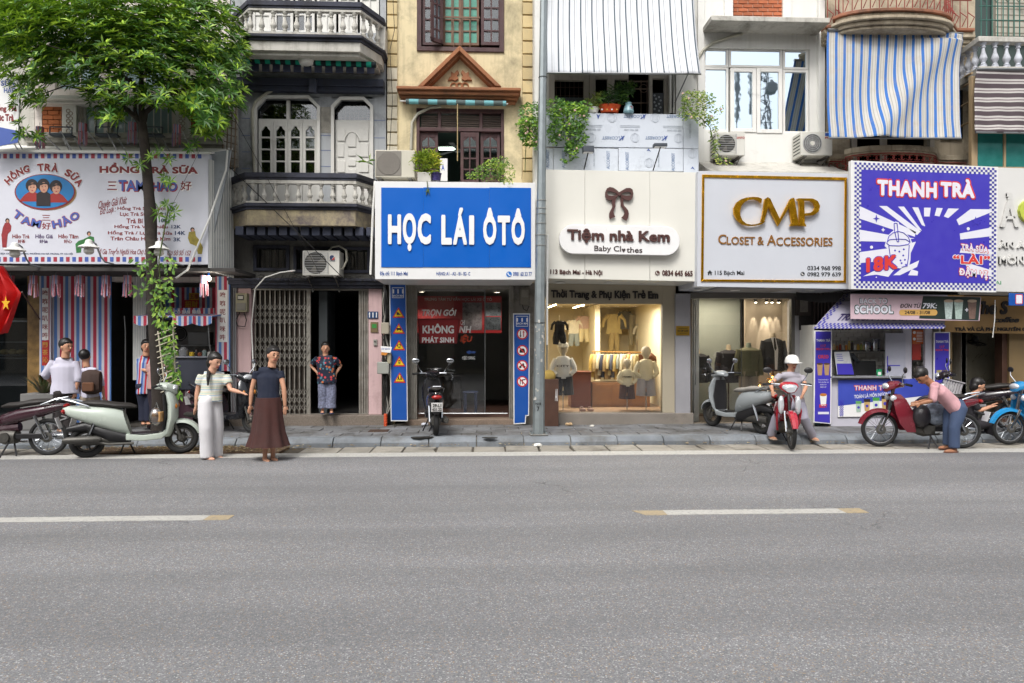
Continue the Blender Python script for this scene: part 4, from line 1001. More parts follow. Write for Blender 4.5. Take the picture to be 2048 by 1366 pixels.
# ================================================================ HOUSE D: white house with grey striped awning, baby clothes shop
dx0,dx1=X(1069,HY),X(1394,HY)
hD=house('white_house','white town house with film covered panels and the cream baby clothes shop below',dx0+.0,dx1,wm=WHITE)
YD=HY
z_s=Z(608,YD,1210);z_b=Z(826,YD,1210);zmid=Z(338,YD,1230);zwt=Z(60,YD,1230)
wr=R(1100,150,1352,330,YD)
obj('front_wall',MB().wall(dx0,dx1,Z(566,YD,1230),11.5,YD,.2,[(X(1098,YD),X(1352,YD),zmid,zwt)]),WHITE,hD)
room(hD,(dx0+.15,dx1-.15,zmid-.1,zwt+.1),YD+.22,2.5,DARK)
# upper window row
PL=mat('peeling_white_wood','#aea79c',.75,var=.1,dirt=.35,dcol='#5b5349',streak=.3)
f=MB();Yw=YD+.03
def archhole(rect,holes_cols,d=.08):
    x0,x1,z0,z1=R(*rect,Yw);mb=MB();mb.wall(x0,x1,z0,z1,Yw,d,[(*[X(q,Yw) for q in hc[:2]],Z(330,Yw,rect[0]),Z(hc[2],Yw,rect[0])) for hc in holes_cols])
    return mb
w1=obj('window',archhole((1098,100,1178,338),[(1109,1168,160)]),PL,hD,bev=.005)
grl=MB()
for q in range(1112,1168,9):grl.tube([at(q,160,Yw+.1),at(q,330,Yw+.1)],.008,5)
for y in (175,192,215):grl.tube([at(1109,y,Yw+.1),at(1168,y,Yw+.1)],.008,5)
obj('grille',grl,mat('grille_rust','#4a3a33',.7),w1)
obj('pane',pbox(MB(),1109,195,1168,330,Yw+.03,.01),mat('frosted_grey','#4c5256',.3),w1)
w2=obj('window',archhole((1179,100,1257,338),[(1191,1215,157),(1229,1256,157)]),PL,hD,bev=.005)
w3=obj('window',archhole((1298,100,1340,338),[(1305,1328,157)]),PL,hD,bev=.005)
obj('pane',pbox(MB(),1305,186,1328,330,Yw+.03,.01),mat('frosted_dark','#3a3e44',.3),w3)
dt=MB()
for k in range(10):c=at(1309+(k % 2)*9+(k//2 % 2)*3,191+k*3.4,Yw+.026);dt.ell(c,(.022,.004,.022),6,4)
obj('snowflake_print',dt,mat('print_grey','#9aa0a6',.6),w3)
grl=MB()
for y in (163,178,206):grl.tube([at(1258,y,Yw+.1),at(1296,y,Yw+.1)],.014,6)
for q in (1282,1294):grl.tube([at(q,160,Yw+.1),at(q,230,Yw+.1)],.008,5)
grl.torus(at(1287,177,Yw+.1),.08,.008,16,5)
obj('window_grille',grl,mat('grille_tan','#77675a',.7),hD)
obj('side_pipe',MB().tube([at(1340,150,YD-.03),at(1340,226,YD-.03)],.03,8).tube([at(1347,150,YD-.03),at(1347,226,YD-.03)],.02,8),WHITE,hD)
# side return (white post between C and D)
obj('corner_post',pbox(MB(),1069,-60,1086,560,12.75,.5),WHITE,hD)
# awning
def awning(rect4,Ys,mt,name,label,group,sag=.05,rows=26,cols=60,folds=None,seed=1):
    """rect4: top-left, top-right, bottom-right, bottom-left photo points; Ys: distance at top and bottom"""
    t=thing(name,label,'awning',(at(*rect4[3],Ys[1])+at(*rect4[2],Ys[1]))/2,group=group)
    TL,TR,BR,BL_=at(*rect4[0],Ys[0]),at(*rect4[1],Ys[0]),at(*rect4[2],Ys[1]),at(*rect4[3],Ys[1])
    v=[];rnd=random.Random(seed);ph=[rnd.uniform(0,6.28) for _ in range(6)]
    for i in range(rows+1):
        a=i/rows
        for j in range(cols+1):
            b=j/cols;p=TL.lerp(TR,b).lerp(BL_.lerp(BR,b),a)
            s=.016*sin(b*38+ph[0])*a+.02*sin(b*11+a*4+ph[1])*a+.012*sin(a*9+b*5+ph[2])+sag*sin(pi*a)
            if folds:s += folds(a,b)
            v.append((p.x,p.y+s,p.z))
    n=len(v);C=cols+1
    mb=MB();fs=[(i*C+j,(i+1)*C+j,(i+1)*C+j+1,i*C+j+1) for i in range(rows) for j in range(cols)]
    mb.add(v,fs);o=obj('cloth',mb,mt,t);uvl=o.data.uv_layers.new(name='UVMap')
    for lp in o.data.loops:uvl.data[lp.index].uv=((lp.vertex_index % C)/cols,lp.vertex_index//C/rows)
    m=o.modifiers.new('thick','SOLIDIFY');m.thickness=.004
    o2=obj('bottom_rod',MB().tube([BL_,BR],.018,8),STEEL,t);obj('top_roller',MB().tube([TL,TR],.03,8),STEEL,t)
    return t
S1=stripes('grey_awning_stripe','u',1/13.2,[(0,'#4b545d'),(.10,'#c4c7cb'),(.46,'#575e66'),(.50,'#c9cbce'),(.62,'#b4b8bd'),(.68,'#c9cbce'),(.97,'#7b828a')],dirt=.12,dcol='#9b9585')
A1=awning([(1094,-60),(1386,-60),(1402,148),(1093,146)],(HY-.15,12.35),S1,'striped_awning','white awning with thin grey stripes hanging over the window above the white film panels','striped cloth awnings on the house fronts',sag=.10,seed=3)
obj('support_arm',MB().tube([at(1375,150,12.4),at(1350,205,HY-.05)],.012,6).tube([at(1348,150,HY-.3),at(1346,215,HY-.05)],.01,6),STEEL,A1)
# film-covered panels
YP_=12.75
pn=thing('film_covered_cladding','white cladding panels still in printed protective film under the grey striped awning','cladding',at(1240,340,YP_))
FILM=mat('protective_film','#c3c9d2',.3,var=.04,dirt=.1)
for q in ((1092,227,1366,294.5),(1366.8,231,1397,297),(1092,296.5,1106,340),(1107,296.5,1236,341),(1237,297,1366,342),(1367,298,1397,345)):
    obj('panel',pbox(MB(),*q,YP_+random.uniform(-.003,.003),.05),FILM,pn,bev=.003)
fb=mat('film_blue','#6b7f9f',.5);fb2=mat('film_deep_blue','#3b5291',.5);fg=mat('film_grey','#9fa6b0',.5)
def flip(mb,mbs,c,ang):mbs.v=[(c[0]+(p[0]-c[0])*cos(ang)-(p[2]-c[2])*sin(ang),p[1],c[2]+(p[0]-c[0])*sin(ang)+(p[2]-c[2])*cos(ang)) for p in mbs.v];mb.join(mbs)
m1=MB();m2=MB();m3=MB()
for cx,cy in ((1265,233),(1351,233),(1222,276),(1308,276)):
    q=MB();letters(q,'LCOREST',(cx-18,cy-3,cx+18,cy+3),YP_-.004,.001,bold=.01);flip(m1,q,at(cx,cy,YP_),pi)
    ppoly(m2,[(cx+20,cy-5),(cx+23,cy+6),(cx+27,cy-5),(cx+24,cy-2)],YP_-.004,.001);ppoly(m2,[(cx+15,cy+5),(cx+18,cy+5),(cx+28,cy-4),(cx+25,cy-4)],YP_-.006,.001)
for cx,cy in ((1195,233),):ppoly(m2,[(cx-2,cy-5),(cx+1,cy+6),(cx+6,cy-5),(cx+2,cy-2)],YP_-.004,.001)
for cx,cy in ((1224,236),(1310,236),(1270,276),(1357,277),(1182,276),(1170,325),(1298,326),(1385,308)):
    c=at(cx,cy,YP_-.004)
    for k in (1.0,.6,.25):
        for i in range(20):
            a,b=2*pi*i/20,2*pi*(i+1)/20;m3.tube([(c.x+.085*k*cos(a),c.y,c.z+.085*sin(a)),(c.x+.085*k*cos(b),c.y,c.z+.085*sin(b))],.0022,3,False)
for cx,cy in ((1262,260),(1348,261),(1187,259)):
    q=MB();letters(q,'ISO 9001:2008',(cx-14,cy-2,cx+14,cy+1.5),YP_-.004,.001);flip(m3,q,at(cx,cy,YP_),pi)
    for k in range(2):pbox(m3,cx-22,cy-6-k*3,cx+18,cy-5.2-k*3,YP_-.005,.001)
for cx,cy in ((1095,318),(1127,318),(1216,320),(1254,322),(1346,324)):
    q=MB();letters(q,'ALCOREST',(cx-18,cy-3.2,cx+18,cy+3.2),YP_-.004,.001,bold=.01);flip(m1,q,at(cx,cy,YP_),pi/2)
for cx,cy in ((1188,318),(1317,320),(1380,262)):
    q=MB();letters(q,'ISO 9001:2008',(cx-14,cy-1.6,cx+14,cy+1.6),YP_-.004,.001);flip(m3,q,at(cx,cy,YP_),pi/2)
for cx,cy in ((1168,298),(1298,301),(1386,337)):ppoly(m2,[(cx-5,cy+1),(cx-1,cy-4),(cx+4,cy+3),(cx-1,cy)],YP_-.004,.001)
for m_,mm in ((m1,fb),(m2,fb2),(m3,fg)):obj('film_print',m_,mm,pn,smooth=False,kind='stuff')
# cream sign
YT=12.35
ts=thing('baby_clothes_sign','cream signboard with a brown bow and white oval reading Tiệm nhà Kem','sign',at(1243,560,YT))
tilt=.022
mb=MB();ppoly(mb,[(1091,339),(1397,345),(1392,563),(1093,557)],HY-.05,HY-.05-YT)
a_,b_,c_,d_=[at(*q,YT) for q in ((1091,339),(1397,345),(1392,563),(1093,557))]
def quadbox(m,q4,Y,d,parent,name,bev=.003):
    P=[at(*q,Y) for q in q4];mb=MB().prism([(p.x,p.z) for p in P],Y,Y+d);return obj(name,mb,m,parent,bev=bev)
CR2=mat('cream_panel','#d1cfc6',.5,var=.03,vscale=.8)
quadbox(CR2,[(1091,339),(1169.5,340.5),(1169.5,558.4),(1093,557)],YT,HY-YT-.02,ts,'panel');quadbox(CR2,[(1170,340.5),(1299.5,343),(1299.5,561),(1170,558.4)],YT,HY-YT-.02,ts,'panel');quadbox(CR2,[(1300,343),(1397,345),(1392,563),(1300,561)],YT,HY-YT-.02,ts,'panel')
obj('oval_box',MB().prism([(at(x,y,YT).x,at(x,y+(x-1236)*.018,YT).z) for x,y in rounded(1117,453.5,1355,511,28)],YT-.14,YT-.02),LW,ts,bev=.006)
BR=mat('letter_brown','#4a2b27',.45,var=.05)
text(ts,'Tiệm nhà Kem',(1134,459,1339,488),YT-.141,BR,.03,bold=.03,tilt=.016)
TXTD=mat('print_dark','#3b2f2e',.5)
texts(ts,[('Baby Cl',(1188.5,491.5,1242,506)),('thes',(1253,494.5,1284.5,505.5))],YT-.141,TXTD,.006,tilt=.016)
mb=MB();ppoly(mb,[(1247,505),(1243.3,500),(1243.6,497.8),(1245.4,497),(1247,498.6),(1248.6,497),(1250.4,497.8),(1250.7,500)],YT-.141,.006);obj('heart',mb,TXTD,ts,smooth=False)
texts(ts,[('113 Bạch Mai - Hà Nội',(1100.5,539,1204.5,551.5)),('0834 645 665',(1324,541,1385,552))],YT-.001,BR,.012,bold=.025,tilt=.018)
mb=MB();ppoly(mb,circ(1314.5,546,4.6,n=18),YT-.001,.012);obj('phone_disc',mb,BR,ts,smooth=False);mb=MB();ppoly(mb,[(1312,543.5),(1313.3,543),(1314,545),(1313.4,545.8),(1315.2,547.6),(1316,547),(1317.4,548),(1316.6,549),(1314.8,548.9),(1312.4,546.4)],YT-.0135,.001);obj('phone_mark',mb,CR2,ts,smooth=False)
# bow
def bow_pts(P):return [(1070+x/4.879,330+y/4.879) for x,y in P]
mb=MB();Yb_=YT-.02
L1=bow_pts([(815,268),(790,245),(760,225),(725,219),(700,232),(684,265),(683,305),(695,335),(720,348),(750,345),(780,325),(812,306),(800,288),(775,300),(745,305),(715,300),(700,283),(702,262),(725,260),(760,268),(800,286)])
L2=bow_pts([(820,268),(850,250),(885,230),(925,228),(948,245),(956,280),(950,315),(935,342),(905,352),(870,340),(845,322),(822,306),(835,290),(860,300),(895,304),(925,300),(935,290),(925,270),(900,266),(865,272),(835,286)])
T1=bow_pts([(815,300),(800,315),(784,345),(778,380),(782,405),(770,430),(764,460),(768,485),(781,508),(750,520),(727,531),(721,505),(722,475),(735,445),(750,420),(755,400),(745,370),(748,340),(765,320),(795,300)])
T2=bow_pts([(820,300),(838,315),(832,345),(835,375),(832,395),(850,420),(868,445),(872,470),(862,495),(840,515),(865,532),(888,545),(905,515),(913,480),(905,445),(885,420),(865,400),(858,375),(860,350),(862,325),(840,300)])
for P,d in ((L1,.035),(L2,.036),(T1,.030),(T2,.031)):ppoly(mb,P,Yb_,d)
ppoly(mb,circ(1070+817/4.879,330+287/4.879,3.6,n=14),Yb_,.05);obj('bow',mb,BR,ts,smooth=False)
# flood lamps on sticks
for (hx,hy,bx,by,lab) in ((1177,298,1168,339,'grey floodlight leaning over the cream sign, under the climbing vine'),(1321,290,1306,341,'slim black floodlight leaning over the cream sign, near its clean end')):
    t=thing('floodlight',lab,'lamp',at(bx,by,12.5),group='floodlights above the cream sign')
    obj('stick',MB().tube([at(bx,by,12.5),at(hx,hy+4,12.2)],.012,6),BLACK,t)
    c=at(hx,hy,12.2);w_=.1 if hx < 1200 else .12;hh_=.055 if hx < 1200 else .03
    obj('head',MB().box(c.x-w_,c.x+w_,c.y-.03,c.y+.12,c.z-hh_,c.z+hh_),mat('lamp_grey','#3d434b',.5),t,bev=.01)
    obj('lens',MB().box(c.x-w_*.85,c.x+w_*.85,c.y-.02,c.y+.1,c.z-hh_-.006,c.z-hh_),LW,t)
# header and shop
YH=HY-.05
obj('header',MB().wall(X(1093,YH),X(1351,YH),Z(826,YH,1200),Z(562,YH,1200),YH,.15,[(X(1096,YH),X(1325,YH),Z(826,YH,1200)-.1,z_s)]),mat('header_taupe','#9f9683',.6,var=.03),hD,bev=.003)
text(hD,'Thời Trang & Phụ Kiện Trẻ Em',(1102,580,1316,601),YH-.001,mat('letter_black','#1f1a1a',.5),.03,bold=.03,name='header_lettering',tilt=.008)
for k,px in enumerate((1120,1217,1317)):
    c=at(px,567+k*.7,12.9);downlight('unlit round downlight under the cream sign, '+('next to the steel pole','middle of its row','last towards the grey pillar')[k],(c.x,c.y,Z(560,YT,1240)-.003),0,on=False,group='downlights under the cream sign',r=.07)
obj('grey_pillar',pbox(MB(),1351,587,1381,842,HY-.12,.4),mat('grey_panel','#8f8e92',.5),hD,bev=.006)
p_=thing('brass_plaque','small brass plaque with dark lines on the grey pillar between the two clothes shops','sign',at(1365,671,HY-.12));obj('plate',pbox(MB(),1352,652,1379,671,HY-.135,.014),mat('brass','#9a7a28',.35,.6),p_);mb=MB();pbox(mb,1357,657,1375,657.8,HY-.138,.002);letters(mb,'HKD CMP CLOSET',(1355,660,1377,663.5),HY-.136,.002,bold=.03);pbox(mb,1359,666,1373,666.7,HY-.138,.002);obj('lettering',mb,BLACK,p_,smooth=False)
# interior of the baby clothes shop
CI=mat('warm_cream_wall','#d6caa9',.8,var=.04);WFL=mat('shop_wood_floor','#8a6f55',.5,var=.15)
zfl=Z(826,YH,1200)
room(hD,(dx0+.15,X(1352,HY),zfl,z_s+.12),YH+.2,4.2,CI,floor=WFL)
obj('shop_plinth',MB().box(X(1086,HY),X(1383,HY),HY-.14,HY+.2,.1,zfl),mat('plinth_stone','#7c756d',.6,var=.15,dirt=.3),hD,bev=.01)
obj('shop_glass',MB().box(X(1097,HY),X(1325,HY),YH+.05,YH+.06,zfl,z_s),GLC,hD)
pt=obj('partition_wall',MB().box(X(1190,HY+2.2),X(1200,HY+2.2),HY+2.2,HY+4.2,zfl,z_s+.1),CI,hD)
al=bpy.data.lights.new('lamp_light','AREA');al.energy=85;al.shape='RECTANGLE';al.size=1.9;al.size_y=.5;al.color=(1,.92,.79)
tl=thing('track_light','row of lit track lamps in the ceiling of the baby clothes shop','lamp',((dx0+dx1)/2,HY+1.1,z_s+.08));lo=bpy.data.objects.new('lamp_light',al);COL.objects.link(lo);lo.parent=tl;lo.location=(-.1,.3,-.06)
mb=MB()
for (px,py) in ((1099,613),(1104,611),(1109,609),(1150,614),(1155,612),(1160,611),(1165,610)):
    c=at(px,py+2,HY+1.0);q=MB().tube([(c.x-.04,c.y,c.z),(c.x+.04,c.y,c.z+.02)],.014,6);obj('lamp_head',q,emit('warm_lamp','#ffe6b0',18),tl)
obj('track',MB().box(X(1097,HY+1),X(1180,HY+1),HY+.98,HY+1.02,z_s+.05,z_s+.08),WHITE2,tl)
# ---- inside the baby clothes shop
def shirt(mb,c,w,h,d=.05,sleeve=.45):
    """a garment hanging flat: body and two sleeves"""
    x,y,z=c;mb.loft([[(x+a*w/2*k,y+b*d,z-t*h) for a,b in ((-1,0),(-.6,-1),(.6,-1),(1,0),(.6,1),(-.6,1))] for t,k in ((0,.42),(.07,.85),(.3,.80),(.7,.86),(1,.95))])
    for s in (-1,1):mb.tube([(x+s*w*.36,y,z-.05*h),(x+s*w*.62,y,z-.3*h),(x+s*w*.7,y,z-sleeve*1.5*h)],[w*.13,w*.12,w*.1],6)
    return mb
def mannequin(px,py_foot,py_top,Y,label,top,bottom,head='#b9ad97',hat=None,mark=None,stand=True,pants=True,arms='out'):
    f=at(px,py_foot,Y);t_=at(px,py_top,Y);z0=f.z;H=t_.z-z0;x,y=f.x,Y
    t=thing('mannequin',label,'mannequin',(x,y,z0),group='child mannequins in the baby clothes window')
    SK=mat('mann'+head,head,.6,var=.03)
    obj('head',MB().lathe([(.0,H),(.045*H,H*.985),(.072*H,H*.95),(.078*H,H*.915),(.066*H,H*.87),(.04*H,H*.83),(.034*H,H*.79),(.05*H,H*.77)],(x,y,z0),16),SK,t)
    tm=mat('cloth'+top,top,.85,var=.08,vscale=8,bump=.3);bm_=mat('cloth'+bottom,bottom,.85,var=.08,vscale=8,bump=.3)
    mb=MB().loft([[(x+cos(a)*rx*H,y+sin(a)*ry*H,z0+zz*H) for a in np.linspace(0,2*pi,14,endpoint=False)] for zz,rx,ry in ((.80,.04,.04),(.785,.085,.055),(.75,.112,.065),(.66,.108,.07),(.56,.108,.072),(.49,.12,.078),(.475,.11,.075))])
    for s in (-1,1):
        if arms == 'out':mb.tube([(x+s*.10*H,y,z0+.755*H),(x+s*.155*H,y,z0+.65*H),(x+s*.165*H,y-.02,z0+.59*H),(x+s*.10*H,y-.06,z0+.53*H)],[.042*H,.04*H,.038*H,.03*H],8)
        else:mb.tube([(x+s*.12*H,y,z0+.755*H),(x+s*.165*H,y,z0+.62*H),(x+s*.17*H,y-.03,z0+.45*H)],[.045*H,.042*H,.035*H],8)
    obj('shirt',mb,tm,t)
    mb=MB()
    for s in (-1,1):mb.tube([(x+s*.06*H,y,z0+.5*H),(x+s*.075*H,y,z0+.36*H),(x+s*.085*H,y,z0+(.24 if pants else .3)*H)],[.08*H,.072*H,.075*H],10)
    obj('trousers',mb,bm_,t)
    mb=MB().lathe([(.13,0),(.13,.008),(.012,.012),(.012,.3*H)],(x,y,z0),16);obj('stand',mb,CHROME,t)
    if hat:obj('cap',MB().lathe([(.083*H,H*.93),(.08*H,H*.97),(.05*H,H*1.0),(.0,H*1.01)],(x,y,z0),14).box(x-.05*H,x+.05*H,y-.15*H,y-.05*H,z0+H*.925,z0+H*.935),mat('cap'+hat,hat,.8),t)
    if mark:text(t,mark,(px-9*H,py_top+(py_foot-py_top)*.33,px+9*H,py_top+(py_foot-py_top)*.36),Y-.082*H,mat('print_dark','#3b2f2e'),.002,bold=.03)
    return t
YM=HY+.55
mannequin(1126,823,684,YM,'child mannequin in white tracksuit jacket, cap and dark shorts beside the steel pole','#d2d1cf','#262428',hat='#d2ccbe',mark='CITY')
mannequin(1254,823,717,YM,'smallest child mannequin in cream sweatshirt and dark red trousers','#d6ccb0','#472923',mark='DREAMER')
mannequin(1292,823,692,YM,'child mannequin in cream cardigan and pale grey trousers beside the taupe shop pillar','#cfc4a8','#a29c9e')
# rack of little clothes
rk=thing('clothes_rack','tan clothes rail packed with small hanging garments in the warm shop window','clothes rack',at(1235,745,HY+1.5));YR=HY+1.5
obj('rail',MB().tube([at(1184,703,YR),at(1295,705,YR)],.014,8).tube([at(1190,703,YR),at(1190,760,YR)],.014,8).tube([at(1292,705,YR),at(1292,760,YR)],.014,8),mat('rail_tan','#a0763c',.4,.4),rk)
cols=['#b89a4f','#c2a878','#d0c6a8','#3a3c4c','#ab9064','#c9b98c','#555968','#c4a765','#8b8f86','#d6ccb0','#9a8a72','#b59c5a','#c8bfa6','#a4936b','#6b4634']
for i in range(15):
    px=1188+i*6.6;c=at(px,706,YR);w_=.36 if i < 14 else .62
    mb=shirt(MB(),(0,0,0),w_,.5+.05*sin(i*2.1));mb.moved(Matrix.Translation((c.x,c.y,c.z-.03)) @ Matrix.Rotation(radians(62 if i < 14 else 15),4,'Z'))
    g_=obj('garment',mb,mat('gar'+cols[i],cols[i],.85,var=.1,vscale=8),rk);obj('hanger',MB().tube([(c.x,c.y,c.z-.03),(c.x,c.y,c.z+.02)],.004,4),CHROME,g_)
def hanging(px,py,Y,label,w,h,col,trousers=None,tcol='#333'):
    c=at(px,py,Y);t=thing('hanging_clothes',label,'clothes',(c.x,c.y,c.z-h),group='clothes hung on the shop walls')
    if w:obj('top',shirt(MB(),(c.x,c.y,c.z),w,h,.03),mat('gar'+col,col,.85,var=.1,vscale=8),t)
    if trousers:
        mb=MB();z1=c.z-(h-.03 if w else 0)
        for s in (-1,1):mb.tube([(c.x+s*.05,c.y,z1),(c.x+s*.07,c.y,z1-trousers*.5),(c.x+s*.08,c.y,z1-trousers)],[.07,.075,.055],8)
        obj('trousers',mb,mat('gar'+tcol,tcol,.85,var=.1),t)
    obj('hanger',MB().tube([(c.x-.12,c.y,c.z-.03),(c.x,c.y,c.z+.02),(c.x+.12,c.y,c.z-.03)],.005,4).tube([(c.x,c.y,c.z+.02),(c.x,c.y,c.z+.12)],.004,4),CHROME,t);return t
hanging(1119,642,HY+.5,'black little vest with sheer sleeves and dark trousers hung behind the steel pole',.24,.27,'#2b2826',.24,'#211f1f')
hanging(1228,628,HY+3.6,'pale yellow hanging child set high on the warm shop wall',.42,.5,'#c4ae73',.45,'#b29c68');hanging(1250,622,HY+3.6,'dark grey child set hanging high beside the pale yellow set',.3,.45,'#5e5a50')
hanging(1268,630,HY+3.6,'pair of khaki child trousers hanging highest towards the window edge',0,0,'#8f8468',.75,'#8f8468')
for k,(px,py,w_,h_,c_,tr_,tc_) in enumerate(((1148,640,.3,.36,'#d6ccb0',.3,'#8a8f86'),(1168,632,.3,.34,'#b89a86',.32,'#c9b98c'),(1284,650,.3,.34,'#c8bfa6',.34,'#9a8a72'))):hanging(px,py,HY+(3.1 if k < 2 else 3.4),('cream child set hung deep in the baby clothes shop beside the black vest','dusty pink child set hung by the pale partition of the baby clothes shop','ivory child set hung lowest beside the khaki trousers')[k],w_,h_,c_,tr_,tc_)
cb=thing('display_cabinet','light wooden display cabinet below the hanging rack of baby clothes','cabinet',at(1240,823,HY+1.2))
WD=mat('shop_wood','#9c6f45',.5,var=.12,vscale=5);WD2=mat('red_shop_wood','#6d3a26',.5,var=.12,vscale=5)
x0,x1,z0,z1=R(1184,765,1300,838,HY+1.2);obj('carcass',MB().box(x0,x1,HY+1.2,HY+1.7,zfl,z1),WD,cb,bev=.005)
for a in (1186,1224,1262):obj('door',MB().box(X(a,HY+1.2),X(a+36,HY+1.2),HY+1.185,HY+1.2,zfl+.05,z1-.04),WD,cb,bev=.003)
cb=thing('wooden_chest','red brown wooden chest standing behind the tracksuit mannequin','chest',at(1160,823,HY+1.1));x0,x1,z0,z1=R(1142,746,1182,838,HY+1.1)
obj('carcass',MB().box(x0,x1,HY+1.1,HY+1.6,zfl,z1),WD2,cb,bev=.006);obj('lid',MB().box(x0-.02,x1+.02,HY+1.08,HY+1.62,z1,z1+.03),WD2,cb,bev=.004)
cb=thing('wooden_crate','brown wooden box with white letters just behind the steel pole','box',at(1099,850,HY-.3));x0,x1,z0,z1=R(1087,758,1116,845,HY-.3)
obj('box',MB().box(x0,x1,HY-.4,HY-.15,.13,z1),mat('dark_wood','#4f3529',.6,var=.2,vscale=5),cb,bev=.006);text(cb,'AI',(1117-7,778,1115,802),HY-.401,LW,.002)
bgp=thing('clothes_bag','yellow cloth bundle on the brown wooden box behind the steel pole','bag',at(1098,757,HY-.2));obj('bundle',MB().ell(at(1098,750,HY-.26)+Vector((0,0,-.02)),(.13,.1,.12),12,8),mat('bundle_yellow','#a58b48',.9,var=.2,vscale=8),bgp)
sh=thing('baby_shoes','pair of pale pink baby shoes on the floor of the baby clothes window','shoes',at(1172,822,HY+.3))
for px in (1165,1181):c=at(px,821,HY+.3);obj('shoe',MB().ell((c.x,c.y,zfl+.03),(.075,.04,.035),12,8).torus((c.x-.02,c.y,zfl+.06),.035,.007,14,5,'y'),mat('shoe_pink','#c9a79c',.7),sh)
# ================================================================ HOUSE E: white house, CMP shop
ex0,ex1=X(1396,HY),X(1650,HY)
hE=house('white_house','bright white town house with mirrored window, brick panel and two air conditioners',ex0,ex1,wm=WHITE2)
we=R(1410,98,1619,265,HY);be=R(1466,-60,1565,40,HY)
obj('front_wall',MB().wall(ex0,ex1,Z(590,HY,1520),11.5,HY,.2,[we,be]),WHITE2,hE)
room(hE,(ex0+.15,ex1-.15,we[2]-.1,11.2),HY+.3,2,DARK)
obj('pilaster',pbox(MB(),1638,-60,1650,340,HY-.1,.1),WHITE2,hE,bev=.006);obj('pilaster',pbox(MB(),1396,-60,1409,340,HY-.06,.06),WHITE2,hE,bev=.006)
obj('brick_backing',MB().box(be[0],be[1],HY+.03,HY+.2,be[2],be[3]),mat('mortar_pale','#b9a99b',.9,bump=.4),hE)
bm_=mat('red_brick','#a8603f',.85,var=.15,vscale=8,dirt=.2,bump=.4,obj_var=.16)
y=38.5;r_=0;bw=20.0
while y > -14:
    x=1467-(0 if r_ % 2 else bw/2);fr=None
    while x < 1564:
        a,b=max(x,1467),min(x+bw-1.6,1564)
        if b-a > 3:obj('brick',pbox(MB(),a,y-6.4,b,y,HY+.005+random.uniform(0,.006),.03),bm_,hE,bev=.003)
        x += bw
    y -= 7.9;r_ += 1
for a in (1449,1566):obj('brick_surround',pbox(MB(),a,-60,a+17,40,HY-.05,.06),WHITE2,hE,bev=.004)
cz=Z(52,HY-.3,1514)
obj('window_canopy',MB().box(X(1404,HY),X(1632,HY),HY-.55,HY+.01,cz-.03,cz+.07),OLDW,hE,bev=.012)
obj('window_head',pbox(MB(),1403,66,1620,97,HY-.03,.04),WHITE,hE)
# frames, mirror panes
FR=mat('frame_white','#dddbd6',.5,var=.03,dirt=.12)
MG=bpy.data.materials.new('reflective_glass');MG.use_nodes=True;b_=MG.node_tree.nodes['Principled BSDF'];b_.inputs['Base Color'].default_value=(.62,.72,.80,1);b_.inputs['Metallic'].default_value=1;b_.inputs['Roughness'].default_value=.02
n_=MG.node_tree.nodes.new('ShaderNodeBump');n_.inputs['Strength'].default_value=.035;n_.inputs['Distance'].default_value=.02;q_=_noise(MG.node_tree,MG.node_tree.nodes.new('ShaderNodeNewGeometry').outputs['Position'],3,2);MG.node_tree.links.new(q_,n_.inputs['Height']);MG.node_tree.links.new(n_.outputs[0],b_.inputs['Normal'])
def frame_win(rect,fw,d=.07,Y=HY+.02,pm=MG,nm='window'):
    x0,x1,z0,z1=R(*rect,Y);mb=MB().wall(x0,x1,z0,z1,Y,d,[(x0+fw,x1-fw,z0+fw,z1-fw)]);f=obj(nm,mb,FR,hE,bev=.004);obj('pane',MB().box(x0+fw,x1-fw,Y+.03,Y+.04,z0+fw,z1-fw),pm,f);return f
for r in ((1407,96,1457,134),(1458,97,1565,135),(1566,98,1617,139),(1407,134.5,1457,264),(1566,140,1617,267)):frame_win(r,.045)
for r in ((1461,136,1512.5,264),(1513.5,136,1565,266)):frame_win(r,.075,Y=HY-.02,nm='casement')
obj('drain_pipe',MB().tube([at(1484,68,HY-.05),at(1460,74,HY-.07),at(1425,86,HY-.07),at(1406,101,HY-.07),at(1394,120,HY-.07),at(1391,148,HY-.07)],.028,10),mat('pvc_pipe','#a8a596',.6),hE)
a1=ac_unit((1432,264,1490,311),HY-.42,'air_conditioner','small old white air conditioner half hidden by the vine on the white house','blades',.36,('SANYO',(1472,273,1489,278),'#a83a35'))
a2=ac_unit((1602,263,1665,311),HY-.42,'air_conditioner','clean white air conditioner with ring guard on the bright white house','rings',.38,('FUJI',(1650,274,1664,279),'#b03a3a'))
quadbox(mat('label_blue','#3057a5',.5),[(1650,266),(1663,266),(1663,272),(1650,272)],HY-.425,.004,a2,'label')
mb=MB().prism([(HY-.45,Z(338,HY-.4,1540)),(HY-.9,Z(343,HY-.9,1540)),(HY-.9,Z(346,HY-.9,1540)-.02),(HY,Z(345,HY,1540)-.05),(HY,Z(325,HY,1540))],ex0,X(1655,HY),'yz')
obj('ledge',mb,OLDW,hE)
